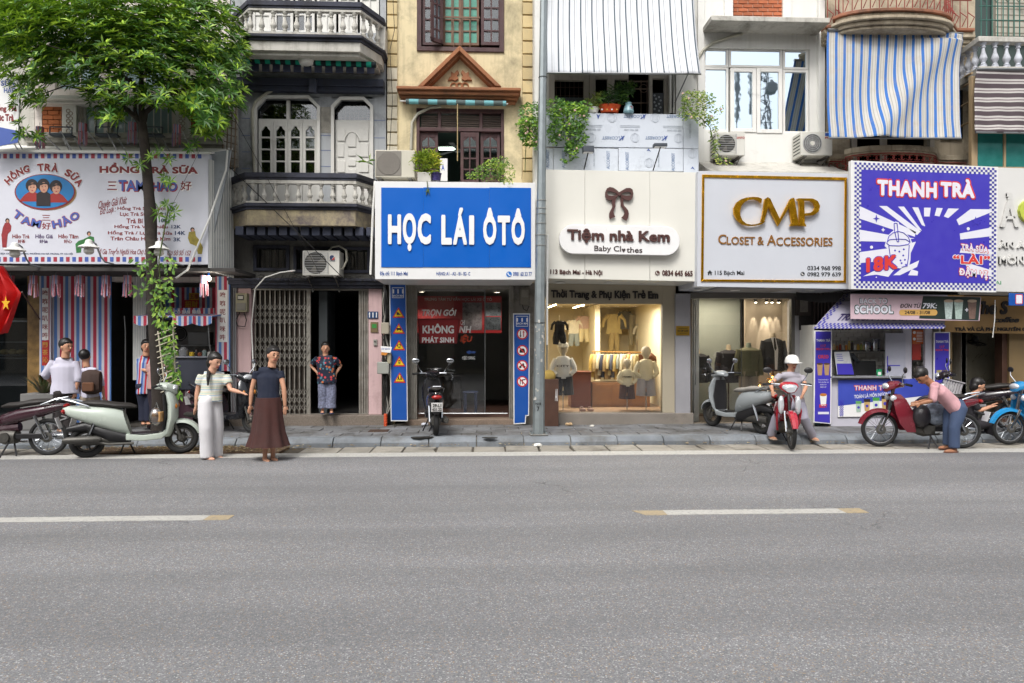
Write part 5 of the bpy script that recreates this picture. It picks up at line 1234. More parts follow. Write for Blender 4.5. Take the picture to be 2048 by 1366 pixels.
# CMP signboard
YC=12.2
cs=thing('clothing_shop_sign','white signboard with gold frame and gold letters CMP above the clothes shop','sign',at(1547,578,YC))
quadbox(mat('sign_pale_grey','#bcbfc6',.4,var=.02),[(1396,342),(1702,348),(1699,578),(1394,573)],YC,HY-YC-.02,cs,'box')
GO=mat('gold','#eeb024',.2,.92,var=.06,vscale=3);
def fr4(o,i_):return [[o[k],o[(k+1) % 4],i_[(k+1) % 4],i_[k]] for k in range(4)]
go,gi=[(1404.5,349),(1694,355),(1692,565.5),(1402,563)],[(1409,354.5),(1689.5,360.5),(1688,561),(1407,558.5)]
for q in fr4(go,gi):quadbox(GO,q,YC-.02,.018,cs,'frame_strip',bev=.002)
def cpt(P):return [(1380+x/5.059,330+y/5.059) for x,y in P]
Pc=circ(600,478,170,150,n=30,a0=40,a1=318)+[(757,575)]
Pi=circ(622,470,128,132,n=30,a0=44,a1=305)
Pc=[(718,348),(712,388),(680,366),(640,352),(590,356),(545,380),(510,420),(497,470),(500,520),(520,565),(560,598),(610,608),(670,600),(715,585),(757,572),(720,602),(660,618),(590,622),(520,605),(465,560),(435,500),(432,440),(460,385),(505,352),(560,335),(630,328),(680,332)]
Pm=[(705,578),(722,510),(745,350),(775,330),(800,345),(898,552),(1000,350),(1030,336),(1045,345),(1085,590),(1095,618),(1000,622),(1005,605),(1018,590),(990,430),(880,622),(782,425),(745,560),(735,582)]
Pp=[(1066,350),(1085,343),(1230,345),(1280,370),(1303,420),(1290,475),(1240,512),(1150,520),(1148,590),(1165,622),(1092,618),(1085,590),(1096,430),(1090,380)]
Ph=[(1142,365),(1205,368),(1240,390),(1252,425),(1240,465),(1205,488),(1148,495)]
def ring_poly(o,i_):return o
Ppo=[(1085,343),(1230,345),(1280,370),(1303,420),(1290,475),(1240,512),(1150,520),(1148,495),(1205,488),(1240,465),(1252,425),(1240,390),(1205,368),(1142,365),(1148,520),(1148,590),(1165,625),(1092,620),(1096,430),(1088,375),(1066,350)]
for P in (Pc,Pm,Ppo):mb=MB();ppoly(mb,cpt(P),YC-.03,.05);obj('letter',mb,GO,cs,smooth=False)
GO2=mat('rose_gold','#b07c42',.35,.7,var=.2,vscale=6)
mb=MB()
for ch,r_ in (('C',(1436,469,1452,488.5)),('LOSET',(1453,473.5,1509.5,489.5)),('&',(1514.5,473.5,1527,490)),('A',(1533.5,470.5,1551.5,490.5)),('CCESSORIES',(1552,475,1664.5,492))):letters(mb,ch,r_,YC,.015,bold=.012)
obj('lettering',mb,GO2,cs,smooth=False)
PD=mat('print_charcoal','#26282c',.5)
texts(cs,[('115 Bạch Mai',(1429.5,541.5,1488.5,552.5)),('0334 968 998',(1614.5,532,1681.5,541)),('0982 979 639',(1614.5,544.5,1681.5,553))],YC,PD,.004,bold=.015)
mb=MB();ppoly(mb,[(1414.5,545.5),(1419.5,540.5),(1424.5,545.5),(1423.2,545.5),(1423.2,550.5),(1420.6,550.5),(1420.6,547),(1418.4,547),(1418.4,550.5),(1415.8,550.5),(1415.8,545.5)],YC,.004);obj('house_mark',mb,PD,cs,smooth=False)
mb=MB();ppoly(mb,circ(1605,548,4.3,n=16),YC,.003);obj('phone_disc',mb,PD,cs,smooth=False);mb=MB();ppoly(mb,[(1602.8,545.8),(1604,545.4),(1604.6,547),(1604.2,547.8),(1605.8,549.3),(1606.6,548.9),(1607.6,549.8),(1606.8,550.6),(1605.2,550.4),(1603.2,548.4)],YC-.0035,.001);obj('phone_mark',mb,LW,cs,smooth=False)
for k,px in enumerate((1396,1470,1620)):
    c=at(px,583,12.7);downlight('flush round downlight under the gold framed sign, '+('by the grey pillar','over the shop glass','nearest the kiosk roof')[k],(c.x,c.y,Z(576,YC,1547)-.003),0,on=False,group='downlights under the gold framed sign',r=.065)
# CMP shop front
obj('soffit',MB().box(ex0,ex1+.3,12.25,HY+.2,Z(576,YC,1547)-.001,Z(576,YC,1547)+.01),mat('soffit_grey','#8b8a8c',.6),hE)
zt_=Z(592,HY,1485);zfl2=Z(846,HY,1485)
obj('shop_head',pbox(MB(),1381,585,1592,597,HY-.02,.2),mat('alu_frame','#6f6c67',.4,.5),hE,bev=.003)
obj('white_pillar',pbox(MB(),1590,600,1628,846,HY-.04,.35),mat('grey_panel2','#a1a0a2',.5),hE,bev=.005)
obj('shop_jamb',pbox(MB(),1583,597,1590,846,HY-.03,.12),mat('alu_frame','#6f6c67',.4,.5),hE,bev=.003)
for a,b in ((1383,1391),(1391.6,1482.4),(1483,1582)):obj('shop_glass',pbox(MB(),a,597,b,844,HY+.04,.01),GLC,hE)
obj('glass_seam',MB().tube([at(1391,600,HY+.03),at(1391,770,HY+.03)],.008,6).tube([at(1482.7,598,HY+.03),at(1482.7,846,HY+.03)],.006,6),CHROME,hE)
SI=mat('shop_beige_wall','#9c9180',.8,var=.04)
room(hE,(ex0-.05,X(1630,HY),zfl2,zt_+.12),HY+.2,3.6,SI,floor=mat('shop_dark_floor','#4a4038',.4))
obj('shop_plinth',MB().box(X(1383,HY),X(1628,HY),HY-.1,HY+.2,.1,zfl2),mat('plinth_stone','#7c756d',.6,var=.15,dirt=.3),hE,bev=.01)
obj('back_partition',MB().box(X(1383,HY+1.9),X(1480,HY+1.9),HY+1.9,HY+1.95,zfl2,zt_+.1),mat('shop_green_wall','#8b9087',.8),hE)
YSP=HY+1.5
obj('display_wall',MB().box(X(1490,YSP),X(1600,YSP),YSP,YSP+.06,zfl2,zt_+.1),mat('display_wall_beige','#a39683',.75),hE)
for k,px in enumerate((1511,1533,1544,1557)):
    c=at(px,603,YSP-.13);t=thing('spotlight','lit spotlight over the beige shop wall, '+('apart from the others','brightest of the row','third of the row','last of the row by the cable')[k],'lamp',c,group='spotlights in the clothes shop')
    obj('can',MB().lathe([(.03,-.02),(.035,.05)],c,10),BLACK,t);obj('lens',MB().lathe([(.028,-.026),(.028,-.021)],c,10),emit('spot_on','#fff0d6',22),t)
    lamp_spot(t,(c.x,c.y,c.z-.03),(30,75,34,30)[k],26,.5,(1,.88,.72),rot=(radians(11),0,0),rad=.012)
al=bpy.data.lights.new('lamp_light','AREA');al.energy=34;al.size=1.2;al.color=(1,.86,.68)
t=thing('ceiling_panel','lit ceiling light above the dress forms in the clothes shop','lamp',(X(1440,HY+1),HY+1.0,zt_+.1));obj('panel',MB().box(X(1425,HY+1),X(1455,HY+1),HY+.9,HY+1.1,zt_+.07,zt_+.1),emit('panel_on','#ffecc8',3),t);lo=bpy.data.objects.new('lamp_light',al);COL.objects.link(lo);lo.parent=t;lo.location=(0,0,-.05)
def dress_form(px,pyt,pyb,Y,label,col,pant=None,lap=False,neck='#a5977f',w=1.0):
    a=at(px,pyt,Y);b=at(px,pyb,Y);H=a.z-b.z;t=thing('dress_form',label,'dress form',(a.x,Y,zfl2),group='dress forms in the clothes shop');c=mat('cloth'+col,col,.85,var=.12,vscale=8,bump=.3);x=a.x
    obj('neck',MB().lathe([(.0,.16*H),(.045,.15*H),(.055,.05*H),(.06,0),(.08,-.03*H)],(x,Y,a.z-.12*H),14),mat('form'+neck,neck,.6),t)
    mb=MB().loft([[(x+cos(q)*rx*w,Y+sin(q)*rx*.55,a.z-zz*H) for q in np.linspace(0,2*pi,16,endpoint=False)] for zz,rx in ((.10,.07),(.14,.17),(.2,.235),(.3,.23),(.55,.2),(.75,.215),(1,.235),(1.005,.2))])
    for s in (-1,1):mb.tube([(x+s*.2*w,Y,a.z-.18*H),(x+s*.25*w,Y,a.z-.5*H),(x+s*.26*w,Y-.03,a.z-.98*H)],[.065,.06,.05],8)
    obj('jacket',mb,c,t)
    if lap:
        mb=MB();ppoly(mb,[(px-4,pyt+6),(px+5,pyt+6),(px+10,pyt+30),(px+8,pyb-3),(px+4,pyb-3),(px+3,pyt+34)],Y-.125,.01);obj('shirt_front',mb,LW,t,smooth=False);mb=MB();ppoly(mb,[(px+1,pyt+7),(px+4,pyt+7),(px+7,pyt+28),(px+4,pyt+33),(px+2,pyt+27)],Y-.137,.005);obj('tie',mb,BLACK,t,smooth=False)
    if pant:
        mb=MB()
        for s in (-1,1):mb.tube([(x+s*.09,Y,b.z+.1),(x+s*.1,Y,(b.z+zfl2)/2),(x+s*.12,Y,zfl2+.05)],[.115,.11,.12],10)
        obj('trousers',mb,mat('cloth'+pant,pant,.85,var=.08),t)
    else:obj('stand',MB().lathe([(.16,0),(.15,.02),(.015,.03),(.015,b.z-zfl2+.1)],(x,Y,zfl2),16),mat('stand_wood','#3a2a20',.5),t)
dress_form(1546,669,742,HY+.9,'dress form in a black suit jacket, white shirt and tie under the spotlights','#17171a',lap=True)
dress_form(1497,688,752,HY+.7,'headless dress form in an olive tunic and pale trousers in the clothes shop','#5e5c44','#8e7f69',neck='#77806f')
dress_form(1457,692,765,HY+1.2,'dress form in a dark coat beside the olive tunic form','#1e1c20');dress_form(1395,700,765,HY+1.4,'shadowy dress form in black at the grey pillar end of the clothes shop','#161618')
lm=thing('gold_lamp_cluster','cluster of small glowing gold bulbs behind the helmeted rider in the clothes shop','lamp',at(1550,800,HY+.8))
rn=random.Random(5)
for k in range(9):
    c=at(1530+rn.uniform(-12,34),765+rn.uniform(-12,28),HY+.8+rn.uniform(-.1,.1));obj('bulb',MB().ell(c,(.018,.018,.018),8,6),emit('gold_bulb','#ffb64a',12),lm)
    obj('gold_ring',MB().torus(c,.07,.006,14,5),GO,lm)
mt_=thing('electricity_meter','electricity meter in a dark box above the grey pillar near the kiosk','meter',at(1608,630,HY-.1));obj('box',pbox(MB(),1594,592,1622,631,HY-.14,.1),mat('meter_dark','#38302c',.7,dirt=.4),mt_,bev=.008);obj('dial_housing',pbox(MB(),1601,600,1616,624,HY-.17,.03),mat('meter_grey','#77736b',.6,dirt=.3),mt_,bev=.008)
# ================================================================ HOUSE F: blue striped awning, curved balconies, kiosk below
fx0,fx1=X(1652,HY),X(1950,HY)
hF=house('curved_balcony_house','old stained house with curved balconies and red iron railings behind a blue striped awning',fx0,fx1,wm=OLDW)
FW=mat('stained_cream_plaster','#b3a690',.9,var=.12,dirt=.55,dcol='#574b3c',streak=.55,bump=.5)
obj('front_wall',MB().wall(fx0,fx1,2.8,11.5,HY,.2,[(X(1700,HY),X(1860,HY),Z(330,HY,1780),Z(120,HY,1780))]),FW,hF)
room(hF,(fx0+.15,fx1-.15,Z(330,HY,1780),Z(100,HY,1780)),HY+.22,2,DARK)
def curved_path(pa,pb,pc,pd,yf,n=14):
    """straight shoulders and a bowed middle"""
    P=[(X(pa,HY-.3),HY-.3),(X(pb,HY-.3),HY-.3)]
    x0,x1=X(pb,yf+.3),X(pc,yf+.3)
    for i in range(1,n):a=pi*i/n;P.append(((x0+x1)/2-(x1-x0)/2*cos(a),HY-.3-(HY-.3-yf)*sin(a)**.55))
    P += [(X(pc,HY-.3),HY-.3),(X(pd,HY-.3),HY-.3)]
    return P
RED_I=mat('red_iron','#8a3b33',.6,.3,var=.2,vscale=8,dirt=.4,dcol='#4c3028')
def iron_rail(h,path,z0,z1,n,name='railing'):
    mb=MB()
    for z in (z0+.03,z1,z1-.16):mb.tube([(p[0],p[1],z) for p in path],.012,6)
    obj(name+'_rail',mb,RED_I,h)
    segs=[(Vector(path[i]),Vector(path[i+1])) for i in range(len(path)-1)];T=sum((b-a).length for a,b in segs)
    for k in range(n):
        t=(k+.5)/n*T
        for a,b in segs:
            L=(b-a).length
            if t <= L:q=a+(b-a)*(t/L);d=(b-a).normalized();break
            t -= L
        m=MB();m.tube([(q.x,q.y,z0+.03),(q.x,q.y,z1-.16)],.009,5)
        s=.05
        for sg_ in (-1,1):m.tube([(q.x+sg_*d.x*(s+s*.8*cos(u))*1.0,q.y+sg_*d.y*(s+s*.8*cos(u)),z1-.08+s*.9*sin(u)) for u in np.linspace(-2.6,2.4,9)],.008,5)
        m.tube([(q.x,q.y,z0+.35),(q.x+d.x*.08,q.y-.08,z0+.22),(q.x+d.x*.02,q.y-.03,z0+.05)],.009,5)
        obj(name+'_scroll',m,RED_I,h)
yfF=12.35
pF=curved_path(1652,1668,1915,1950,yfF)
zb=Z(58,yfF,1780)
lay=[(0,.06,.0),(.06,.08,-.05),(.14,.06,.02),(.20,.08,-.05),(.28,.06,-.1)]
z=Z(14,yfF,1780)
for i,(dz,h_,d_) in enumerate(lay):
    mb=MB();slab(mb,pF,d_,z-dz-h_,z-dz-.002*i,HY+.02);obj('balcony_moulding',mb,FW if i else mat('terracotta_edge','#95624a',.85,var=.2,dirt=.6),hF,bev=.01)
iron_rail(hF,offset_path(pF,-.1),z,z+.75,26,'upper_railing')
# lower balcony
zl=Z(286,yfF,1780)
mb=MB();pL=curved_path(1660,1690,1880,1935,yfF+.1);ring(mb,pL,-.16,.0,zl-.10,zl);ring(mb,pL,-.13,-.03,zl-.15,zl-.10);obj('balcony_rail_cap',mb,FW,hF,bev=.01)
iron_rail(hF,offset_path(pL,-.02),zl-1.0,zl-.15,24,'lower_railing')
mb=MB();slab(mb,pL,0,zl-1.15,zl-1.0,HY);obj('balcony_floor',mb,FW,hF)
for px in (1705,1765,1860):obj('door_post',pbox(MB(),px,120,px+9,330,HY-.02,.1),PL,hF)
S2=stripes('blue_awning_stripe','u',1/16,[(0,'#3565a6'),(.31,'#aeaca7'),(.48,'#8f8d88'),(.55,'#b1afaa'),(.8,'#9b9892'),(.88,'#b1afaa')],dirt=.45,dcol='#9a8260',off=.05)
def fold2(a,b):
    s=0
    for c0,sl_,am in ((.96,-.62,.06),(.88,-.55,.05),(.75,-.3,.03)):
        dd=(b-(c0+sl_*a))*9;s += am*math.exp(-dd*dd)*(1 if a > .05 else .2)
    s += .012*math.exp(-((a-.93)*14)**2)*sin(b*22)
    return -s
awning([(1655,60),(1925,68),(1922,277),(1658,276)],(12.75,12.2),S2,'striped_awning','wide white and blue striped awning sagging in diagonal folds below the curved balcony','striped cloth awnings on the house fronts',sag=.07,rows=44,cols=90,folds=fold2,seed=9)
# ================================================================ HOUSE G: right end
gx0,gx1=X(1940,HY),X(2300,HY)
hG=house('teal_window_house','house at the right edge with white balusters, teal glass and a coffee shop below',gx0,gx1,wm=OLDW)
obj('front_wall',MB().wall(gx0+.02,gx1,2.8,11.5,HY+.1,.2,[(X(1950,HY),X(2200,HY),Z(335,HY,2040),Z(250,HY,2040))]),mat('dark_teal_wall','#3d4a48',.8,dirt=.3),hG)
yg=12.5
pG=[(X(1925,HY-.3),HY-.1),(X(1958,yg),yg),(X(2260,yg),yg)]
zc=Z(76,yg,2010);zb1=Z(84,yg,2010);zb0=Z(133,yg,2010)
mb=MB();ring(mb,pG,-.14,.02,zc-.08,zc+.02);obj('rail_cap',mb,OLDW,hG,bev=.008)
mb=MB();slab(mb,pG,.0,zb0-.14,zb0,HY+.1);obj('balcony_slab',mb,OLDW,hG,bev=.008)
balusters(hG,offset_path(pG,-.06),16,zb0,zb1+.02,.068,mat('white_baluster','#b9bcc4',.8,var=.06,dirt=.25,streak=.2))
TI=mat('teal_iron','#3f6a60',.6,.3,var=.2)
mb=MB();ys=yg+.02
for k,px in enumerate(range(1962,2140,11)):obj('grille_bar',MB().tube([at(px,-40,ys),at(px,74,ys)],.011,6),TI,hG)
mb=MB()
for py in (12,40):mb.tube([at(1958,py,ys),at(2140,py+2,ys)],.01,6)
for k in range(8):
    for s in (-1,1):mb.tube([at(1960+k*22,-8,ys),at(1971+k*22+s*0,4,ys),at(1982+k*22,-8,ys)],.008,5)
obj('grille_rail',mb,TI,hG)
obj('white_tile_wall',pbox(MB(),1990,-60,2300,74,HY-.05,.1),mat('white_tiles_dirty','#a9a598',.6,dirt=.5,streak=.5),hG)
tj=MB()
for py in range(-40,74,12):pbox(tj,1990,py,2300,py+1.4,HY-.056,.005)
for px in range(1990,2200,12):pbox(tj,px,-60,px+1.4,74,HY-.0555,.005)
obj('tile_joint',tj,mat('joint_dark','#6d675a',.9),hG,kind='stuff')
S3=stripes('brown_awning_stripe','z',.178,[(0,'#4d4347'),(.36,'#b3afab'),(.54,'#6a5e61'),(.66,'#b3afab'),(.86,'#4d4347')],dirt=.15)
awning([(1952,139),(2200,139),(2200,268),(1951,265)],(12.35,12.25),S3,'striped_awning','brown and white horizontally striped cloth blind over the teal glass at the right edge','striped cloth awnings on the house fronts',sag=.04,seed=5)
tg=MB();TG=mat('teal_window_glass','#2f7d77',.15,.2,var=.25,vscale=1.5)
gw=obj('window',MB().wall(X(1948,yg),X(2200,yg),Z(336,yg,2040),Z(262,yg,2040),yg,.06,[(X(1955,yg),X(2008,yg),Z(334,yg,2040),Z(264,yg,2040)),(X(2012,yg),X(2190,yg),Z(334,yg,2040),Z(264,yg,2040))]),mat('tan_frame','#a08a6a',.6),hG,bev=.004)
obj('pane',pbox(MB(),1955,262,2008,336,yg+.03,.01),TG,gw);obj('pane',pbox(MB(),2012,262,2190,336,yg+.03,.01),TG,gw)
obj('corner_post',pbox(MB(),1943,152,1950,336,yg-.03,.08),mat('tan_frame','#a08a6a',.6),hG)
sd_=MB()
sidew=obj('side_window',MB().box(X(1922,HY),X(1944,yg),HY-.05,HY,Z(280,HY,1930),Z(150,HY,1930)),BLACK,hG)
for py in (150,168,205,245):obj('side_rail',MB().tube([at(1922,py+8,HY-.1),at(1944,py-4,yg)],.02,6),mat('tan_frame','#a08a6a',.6),hG)
# white relief sign at the right edge
YW=12.35
ws=thing('white_relief_sign','plain white signboard with raised white letters cut off at the right edge','sign',at(2040,583,YW))
quadbox(mat('sign_white_ribbed','#cdccc9',.5,var=.03),[(1990,335),(2230,341),(2230,588),(1990,583)],YW,1.0,ws,'box')
WL2=mat('relief_white','#c9c8c4',.6)
for s_,r_ in (('Ả',(1998,386,2036,455)),('ẢN ÁO C',(1996,481,2085,497)),('MÔN BÀI',(1996,509,2085,529))):text(ws,s_,r_,YW-.001,WL2,.035,bold=.03)
text(ws,'O',(2034,400,2075,446),YW-.001,mat('lime','#b3bd4a',.5),.07,bold=.04);text(ws,'AI',(1990,562,2002,569),YW-.001,mat('small_green','#2c8f5a',.5),.002)
# THANH TRÀ signboard
YV=11.9
tv=thing('milk_tea_sign','square violet signboard with checkered border and white letters reading THANH TRÀ','sign',at(1850,583,YV))
quadbox(SIGNW,[(1702,321),(1996.5,334),(1992.5,585),(1702,578)],YV,.09,tv,'box')
VI=mat('sign_violet','#3f37a6',.35,var=.02);RD=mat('sign_red','#c93a33',.4,var=.02)
def uv(u,v):
    """0..1 across the printed face"""
    a,b,c,d=(1709,324.5),(1993,336),(1991.5,581),(1707.5,576)
    return (a[0]*(1-u)*(1-v)+b[0]*u*(1-v)+c[0]*u*v+d[0]*(1-u)*v,a[1]*(1-u)*(1-v)+b[1]*u*(1-v)+c[1]*u*v+d[1]*(1-u)*v)
mb=MB();N=62;M_=54
for i in range(N):
    for j in range(M_):
        if (3 <= i < N-3 and 3 <= j < M_-3) or (i+j) % 2:continue
        P=[uv((i+a)/N,(j+b)/M_) for a,b in ((0,0),(1,0),(1,1),(0,1))]
        b0=len(mb.v);mb.v += [tuple(at(x,y,YV-.002)) for x,y in P];mb.f.append([b0+3,b0+2,b0+1,b0]);mb.mi.append(0)
obj('checker_print',mb,mat('checker_navy','#39388c',.4),tv,smooth=False,kind='stuff')
f4=[uv(3/N,3/M_),uv(1-3/N,3/M_),uv(1-3/N,1-3/M_),uv(3/N,1-3/M_)]
mb=MB();ppoly(mb,f4,YV-.003,.001);obj('violet_field',mb,VI,tv,smooth=False)
PW=mat('sign_print_white','#d3d3dc',.4,var=.02)
def clipb(P):return P
mb=MB();cc=(1862,500)
def q2(P):return [(1680+x/4.554,310+y/4.554) for x,y in P]
for P in ([(355,465),(425,465),(735,695),(700,730)],[(527,470),(582,470),(745,690),(712,680)],[(657,476),(712,478),(775,650),(745,640)],[(764,480),(825,480),(815,560),(765,560)],[(880,482),(935,484),(905,560),(860,552)],[(985,487),(1083,489),(985,575),(945,560)],[(1187,493),(1380,495),(1380,520),(1082,640),(1060,590)],[(1090,715),(1380,660),(1380,740),(1095,770)],
          [(178,465),(690,700),(680,745),(178,580)],[(178,680),(430,725),(680,760),(430,790),(178,785)],[(178,885),(440,850),(690,790),(640,900),(440,960),(178,985)],[(210,1105),(330,1045),(520,1010),(440,1110),(330,1090)],[(485,1095),(560,1035),(720,960),(700,1020),(545,1095)],[(620,1095),(650,1040),(710,1060),(705,1098)],[(1100,850),(1380,860),(1380,910),(1090,890)],[(1120,970),(1380,1050),(1380,1105),(1200,1080)]):ppoly(mb,q2(P),YV-.0045,.001)
obj('ray_print',mb,PW,tv,smooth=False)
# drink cup print
def outline(P,w,Y,mb):
    pts=[at(x,y,Y) for x,y in P]
    for i in range(len(pts)-1):mb.tube([pts[i],pts[i+1]],w,4)
mb=MB();ppoly(mb,q2([(405,830),(430,740),(470,700),(485,690),(480,625),(505,605),(535,615),(545,685),(600,710),(640,760),(655,800),(645,850),(640,960),(630,1010),(580,1035),(520,1030),(450,1000),(440,860)]),YV-.006,.001);obj('cup_print',mb,PW,tv,smooth=False)
mb=MB()
for P in ([(430,790),(445,740),(480,710),(530,696),(580,710),(620,745),(638,790)],[(430,790),(425,805),(450,825),(540,828),(620,815),(638,795),(600,770),(530,765),(450,772),(430,790)],[(443,828),(460,940),(470,1000)],[(630,820),(622,940),(612,1010),(560,1022)],[(492,625),(505,620),(520,625),(535,790),(520,790),(497,700),(492,625)]):outline(q2(P),.008,YV-.009,mb)
for c in ((540,880),(580,860),(560,985),(590,955),(550,960),(500,870),(575,915),(600,1000)):ppoly(mb,circ(*q2([c])[0],2.0,n=8),YV-.008,.001)
ppoly(mb,q2([(330,540),(338,572),(362,580),(338,588),(330,618),(322,588),(298,580),(322,572)]),YV-.008,.001)
st5=[(1235+(45 if k % 2 == 0 else 18)*sin(k*pi/5),605-(45 if k % 2 == 0 else 18)*cos(k*pi/5)) for k in range(10)];ppoly(mb,q2(st5),YV-.008,.001)
obj('line_print',mb,VI,tv,smooth=False,kind='stuff')
mb=MB()
for c in ((286,840,3.2),(1167,672,3.2),(330,1113,1.4)):ppoly(mb,circ(*q2([c[:2]])[0],c[2],n=12),YV-.0065,.001)
ppoly(mb,q2([(392,660),(398,676),(412,682),(398,688),(392,703),(386,688),(372,682),(386,676)]),YV-.0065,.001);obj('dot_print',mb,PW,tv,smooth=False)
def two(t,s,rect,Y,back,front,g=2.4,tilt=0,bold=.045,d=.001,fb=.03):
    x0,y0,x1,y1=rect
    mb=MB();letters(mb,s,(x0-g,y0-g,x1+g,y1+g),Y,d,bold=bold+.05,tilt=tilt,spacing=1.12);obj('letter_outline',mb,back,t,smooth=False)
    mb=MB();letters(mb,s,rect,Y-d-.002,d,bold=bold-.01,tilt=tilt,spacing=1.12);obj('lettering',mb,front,t,smooth=False)
two(tv,'THANH',(1754.5,362,1873.5,393.5),YV-.01,RD,PW,3,.04,.07);two(tv,'TRÀ',(1881,358,1949,395),YV-.01,RD,PW,3,.04,.07)
two(tv,'18K',(1732,512,1795,542),YV-.01,VI,RD,1.2,-.12,.07);two(tv,'TRÀ SỮA',(1922,487,1976,503),YV-.01,RD,PW,1.2,.12,.05);two(tv,'“LÀI”',(1906,507,1980,528),YV-.01,PW,RD,1.6,.02,.05);two(tv,'ĐẬM VỊ',(1918,535,1975,557),YV-.01,RD,PW,1.3,.12,.05)
# cable bundle under the sign, dark lattice behind
obj('dark_lattice',pbox(MB(),1600,578,1700,660,HY-.1,.05),mat('dark_lattice','#2a2725',.8),hF)
for px in range(1628,1700,7):obj('lattice_bar',pbox(MB(),px,585,px+3,660,HY-.15,.04),mat('rust_dark','#3b322d',.7),hF)
# ================================================================ kiosk THANH TRÀ
KY=12.75
kx0,kx1=X(1627,KY),X(1890,KY)
kk=thing('milk_tea_kiosk','white milk tea kiosk with sloping checkered canopy, open serving window and violet counter front','kiosk',at(1750,850,KY))
KW=mat('kiosk_white','#b5b3bd',.6,var=.04)
mb=MB().wall(X(1662,KY),X(1864,KY),.13,Z(655,KY,1750),KY,.06,[(X(1664,KY),X(1806,KY),Z(752,KY,1740),Z(655,KY,1740)),(X(1823,KY),X(1850,KY),Z(760,KY,1840),Z(655,KY,1840))]);obj('front_panel',mb,KW,kk)
obj('roof_board',MB().box(X(1640,KY),X(1888,KY),KY-.05,HY-.02,Z(655,KY,1750),Z(655,KY,1750)+.04),KW,kk)
c0=Z(657,KY-.7,1750);c1=Z(588,KY,1750)
a,b=at(1627,657,KY-.55),at(1888,657,KY-.55);c,d=at(1895,590,KY-.05),at(1690,587,KY-.05)
mb=MB().add([a,b,c,d,a+Vector((0,.03,-.0)),b+Vector((0,.03,0)),c+Vector((0,.03,0)),d+Vector((0,.03,0))],[(0,1,2,3),(7,6,5,4),(0,4,5,1),(1,5,6,2),(2,6,7,3),(3,7,4,0)]);obj('canopy',mb,mat('canopy_lilac','#9a97a6',.5),kk)
cv=lambda u,v,o=.004:(a*(1-u)*(1-v)+b*u*(1-v)+c*u*v+d*(1-u)*v)+Vector((0,-o,.0))
mb=MB();N=66
for j in range(3):
    for i in range(N):
        if (i+j) % 2:continue
        u0,u1,v0,v1=i/N,(i+1)/N,j*.05,(j+1)*.05;mb.add([cv(u0,v0),cv(u1,v0),cv(u1,v1),cv(u0,v1)],[(0,1,2,3)])
for j in range(3):
    for i in range(16):
        if (i+j) % 2:continue
        v0,v1,u0,u1=.15+i*.053,.15+(i+1)*.053,j*.016,(j+1)*.016;mb.add([cv(u0,v0),cv(u1,v0),cv(u1,v1),cv(u0,v1)],[(0,1,2,3)])
obj('checker_print',mb,mat('checker_navy','#39388c',.4),kk,smooth=False,kind='stuff')
q=MB();letters(q,'TRÀ SỮA THANH TRÀ',(0,1,0,1),0,0,bold=.03,world=True,shear=.2);q.v=[tuple(cv(.12+p[0]*.74,.22+p[2]*.26,.006)) for p in q.v];obj('lettering',q,mat('letter_plum','#473c70',.5),kk,smooth=False)
x0,x1,z0,z1=R(1650,655,1865,752,KY)
room(kk,(X(1630,KY)+.02,X(1888,KY)-.05,.14,z1+.02),KY+.07,.58,mat('kiosk_inner','#d6d4cc',.7),floor=DARK)  # lining made white to bounce more daylight around the serving window
# white painted bricks on the inner wall
wb=mat('white_brick','#d8d6ce',.7,var=.06,dirt=.15,bump=.3,obj_var=.06);YI=HY-.12
y=658;r_=0
while y < 752:
    x=1664-(8 if r_ % 2 else 0)
    while x < 1858:
        if (1808 > x) or x > 1818:obj('brick',pbox(MB(),max(x,1664),y,min(x+16,1860),y+7.2,YI+random.uniform(0,.006),.03),wb,kk,bev=.003)
        x += 17
    y += 8.2;r_ += 1
obj('serving_shelf',pbox(MB(),1655,752,1812,756,KY-.12,.3),mat('shelf_grey','#8b8c90',.4,.3),kk,bev=.004)
dr_=obj('side_door',pbox(MB(),1771,666,1811,752,KY-.03,.025),mat('kiosk_door','#a3a4b1',.5),kk,bev=.003)
mb=MB();pbox(mb,1774,712,1776,745,KY-.034,.003);pbox(mb,1774,730,1800,732,KY-.034,.003);obj('blue_print',mb,VI,dr_,smooth=False)
obj('inner_shelf',pbox(MB(),1664,700,1771,703,KY+.2,.25),mat('shelf_dark','#33302f',.5),kk,bev=.002)
# jars and dispensers on the shelf
rj=random.Random(2);jc=['#c9b183','#a8713a','#8b2f24','#d2cfc4','#c77f2f','#b9a25c','#3a302a','#d8d6d0','#c2983a','#8f9b55']
for k in range(13):
    px=1668+k*6.0;h_=rj.uniform(9,14) if k not in (5,6) else 19;w_=rj.uniform(2.2,2.8);c_=at(px,700,KY+.25)
    t=thing('syrup_jar',['amber','brown','red lidded','cream','orange','honey coloured','dark','tall white','mustard','olive','pale','rust coloured','milky'][k]+' jar on the kiosk shelf, '+('first in line from the menu banner' if k == 0 else ('next to the steel urn' if k == 12 else 'number %d counting from the banner' % (k+1))),'jar',c_,group='jars on the kiosk shelf')
    r_=w_/107*1.0;H=h_/107
    obj('jar',MB().lathe([(r_,0),(r_*1.02,H*.7),(r_*.6,H*.85),(r_*.6,H*.9)],c_,10),mat('jar'+jc[k % 10],jc[k % 10],.3),t);obj('lid',MB().lathe([(r_*.7,H*.9),(r_*.7,H)],c_,10),mat('jar'+jc[(k+3) % 10],jc[(k+3) % 10],.4),t)
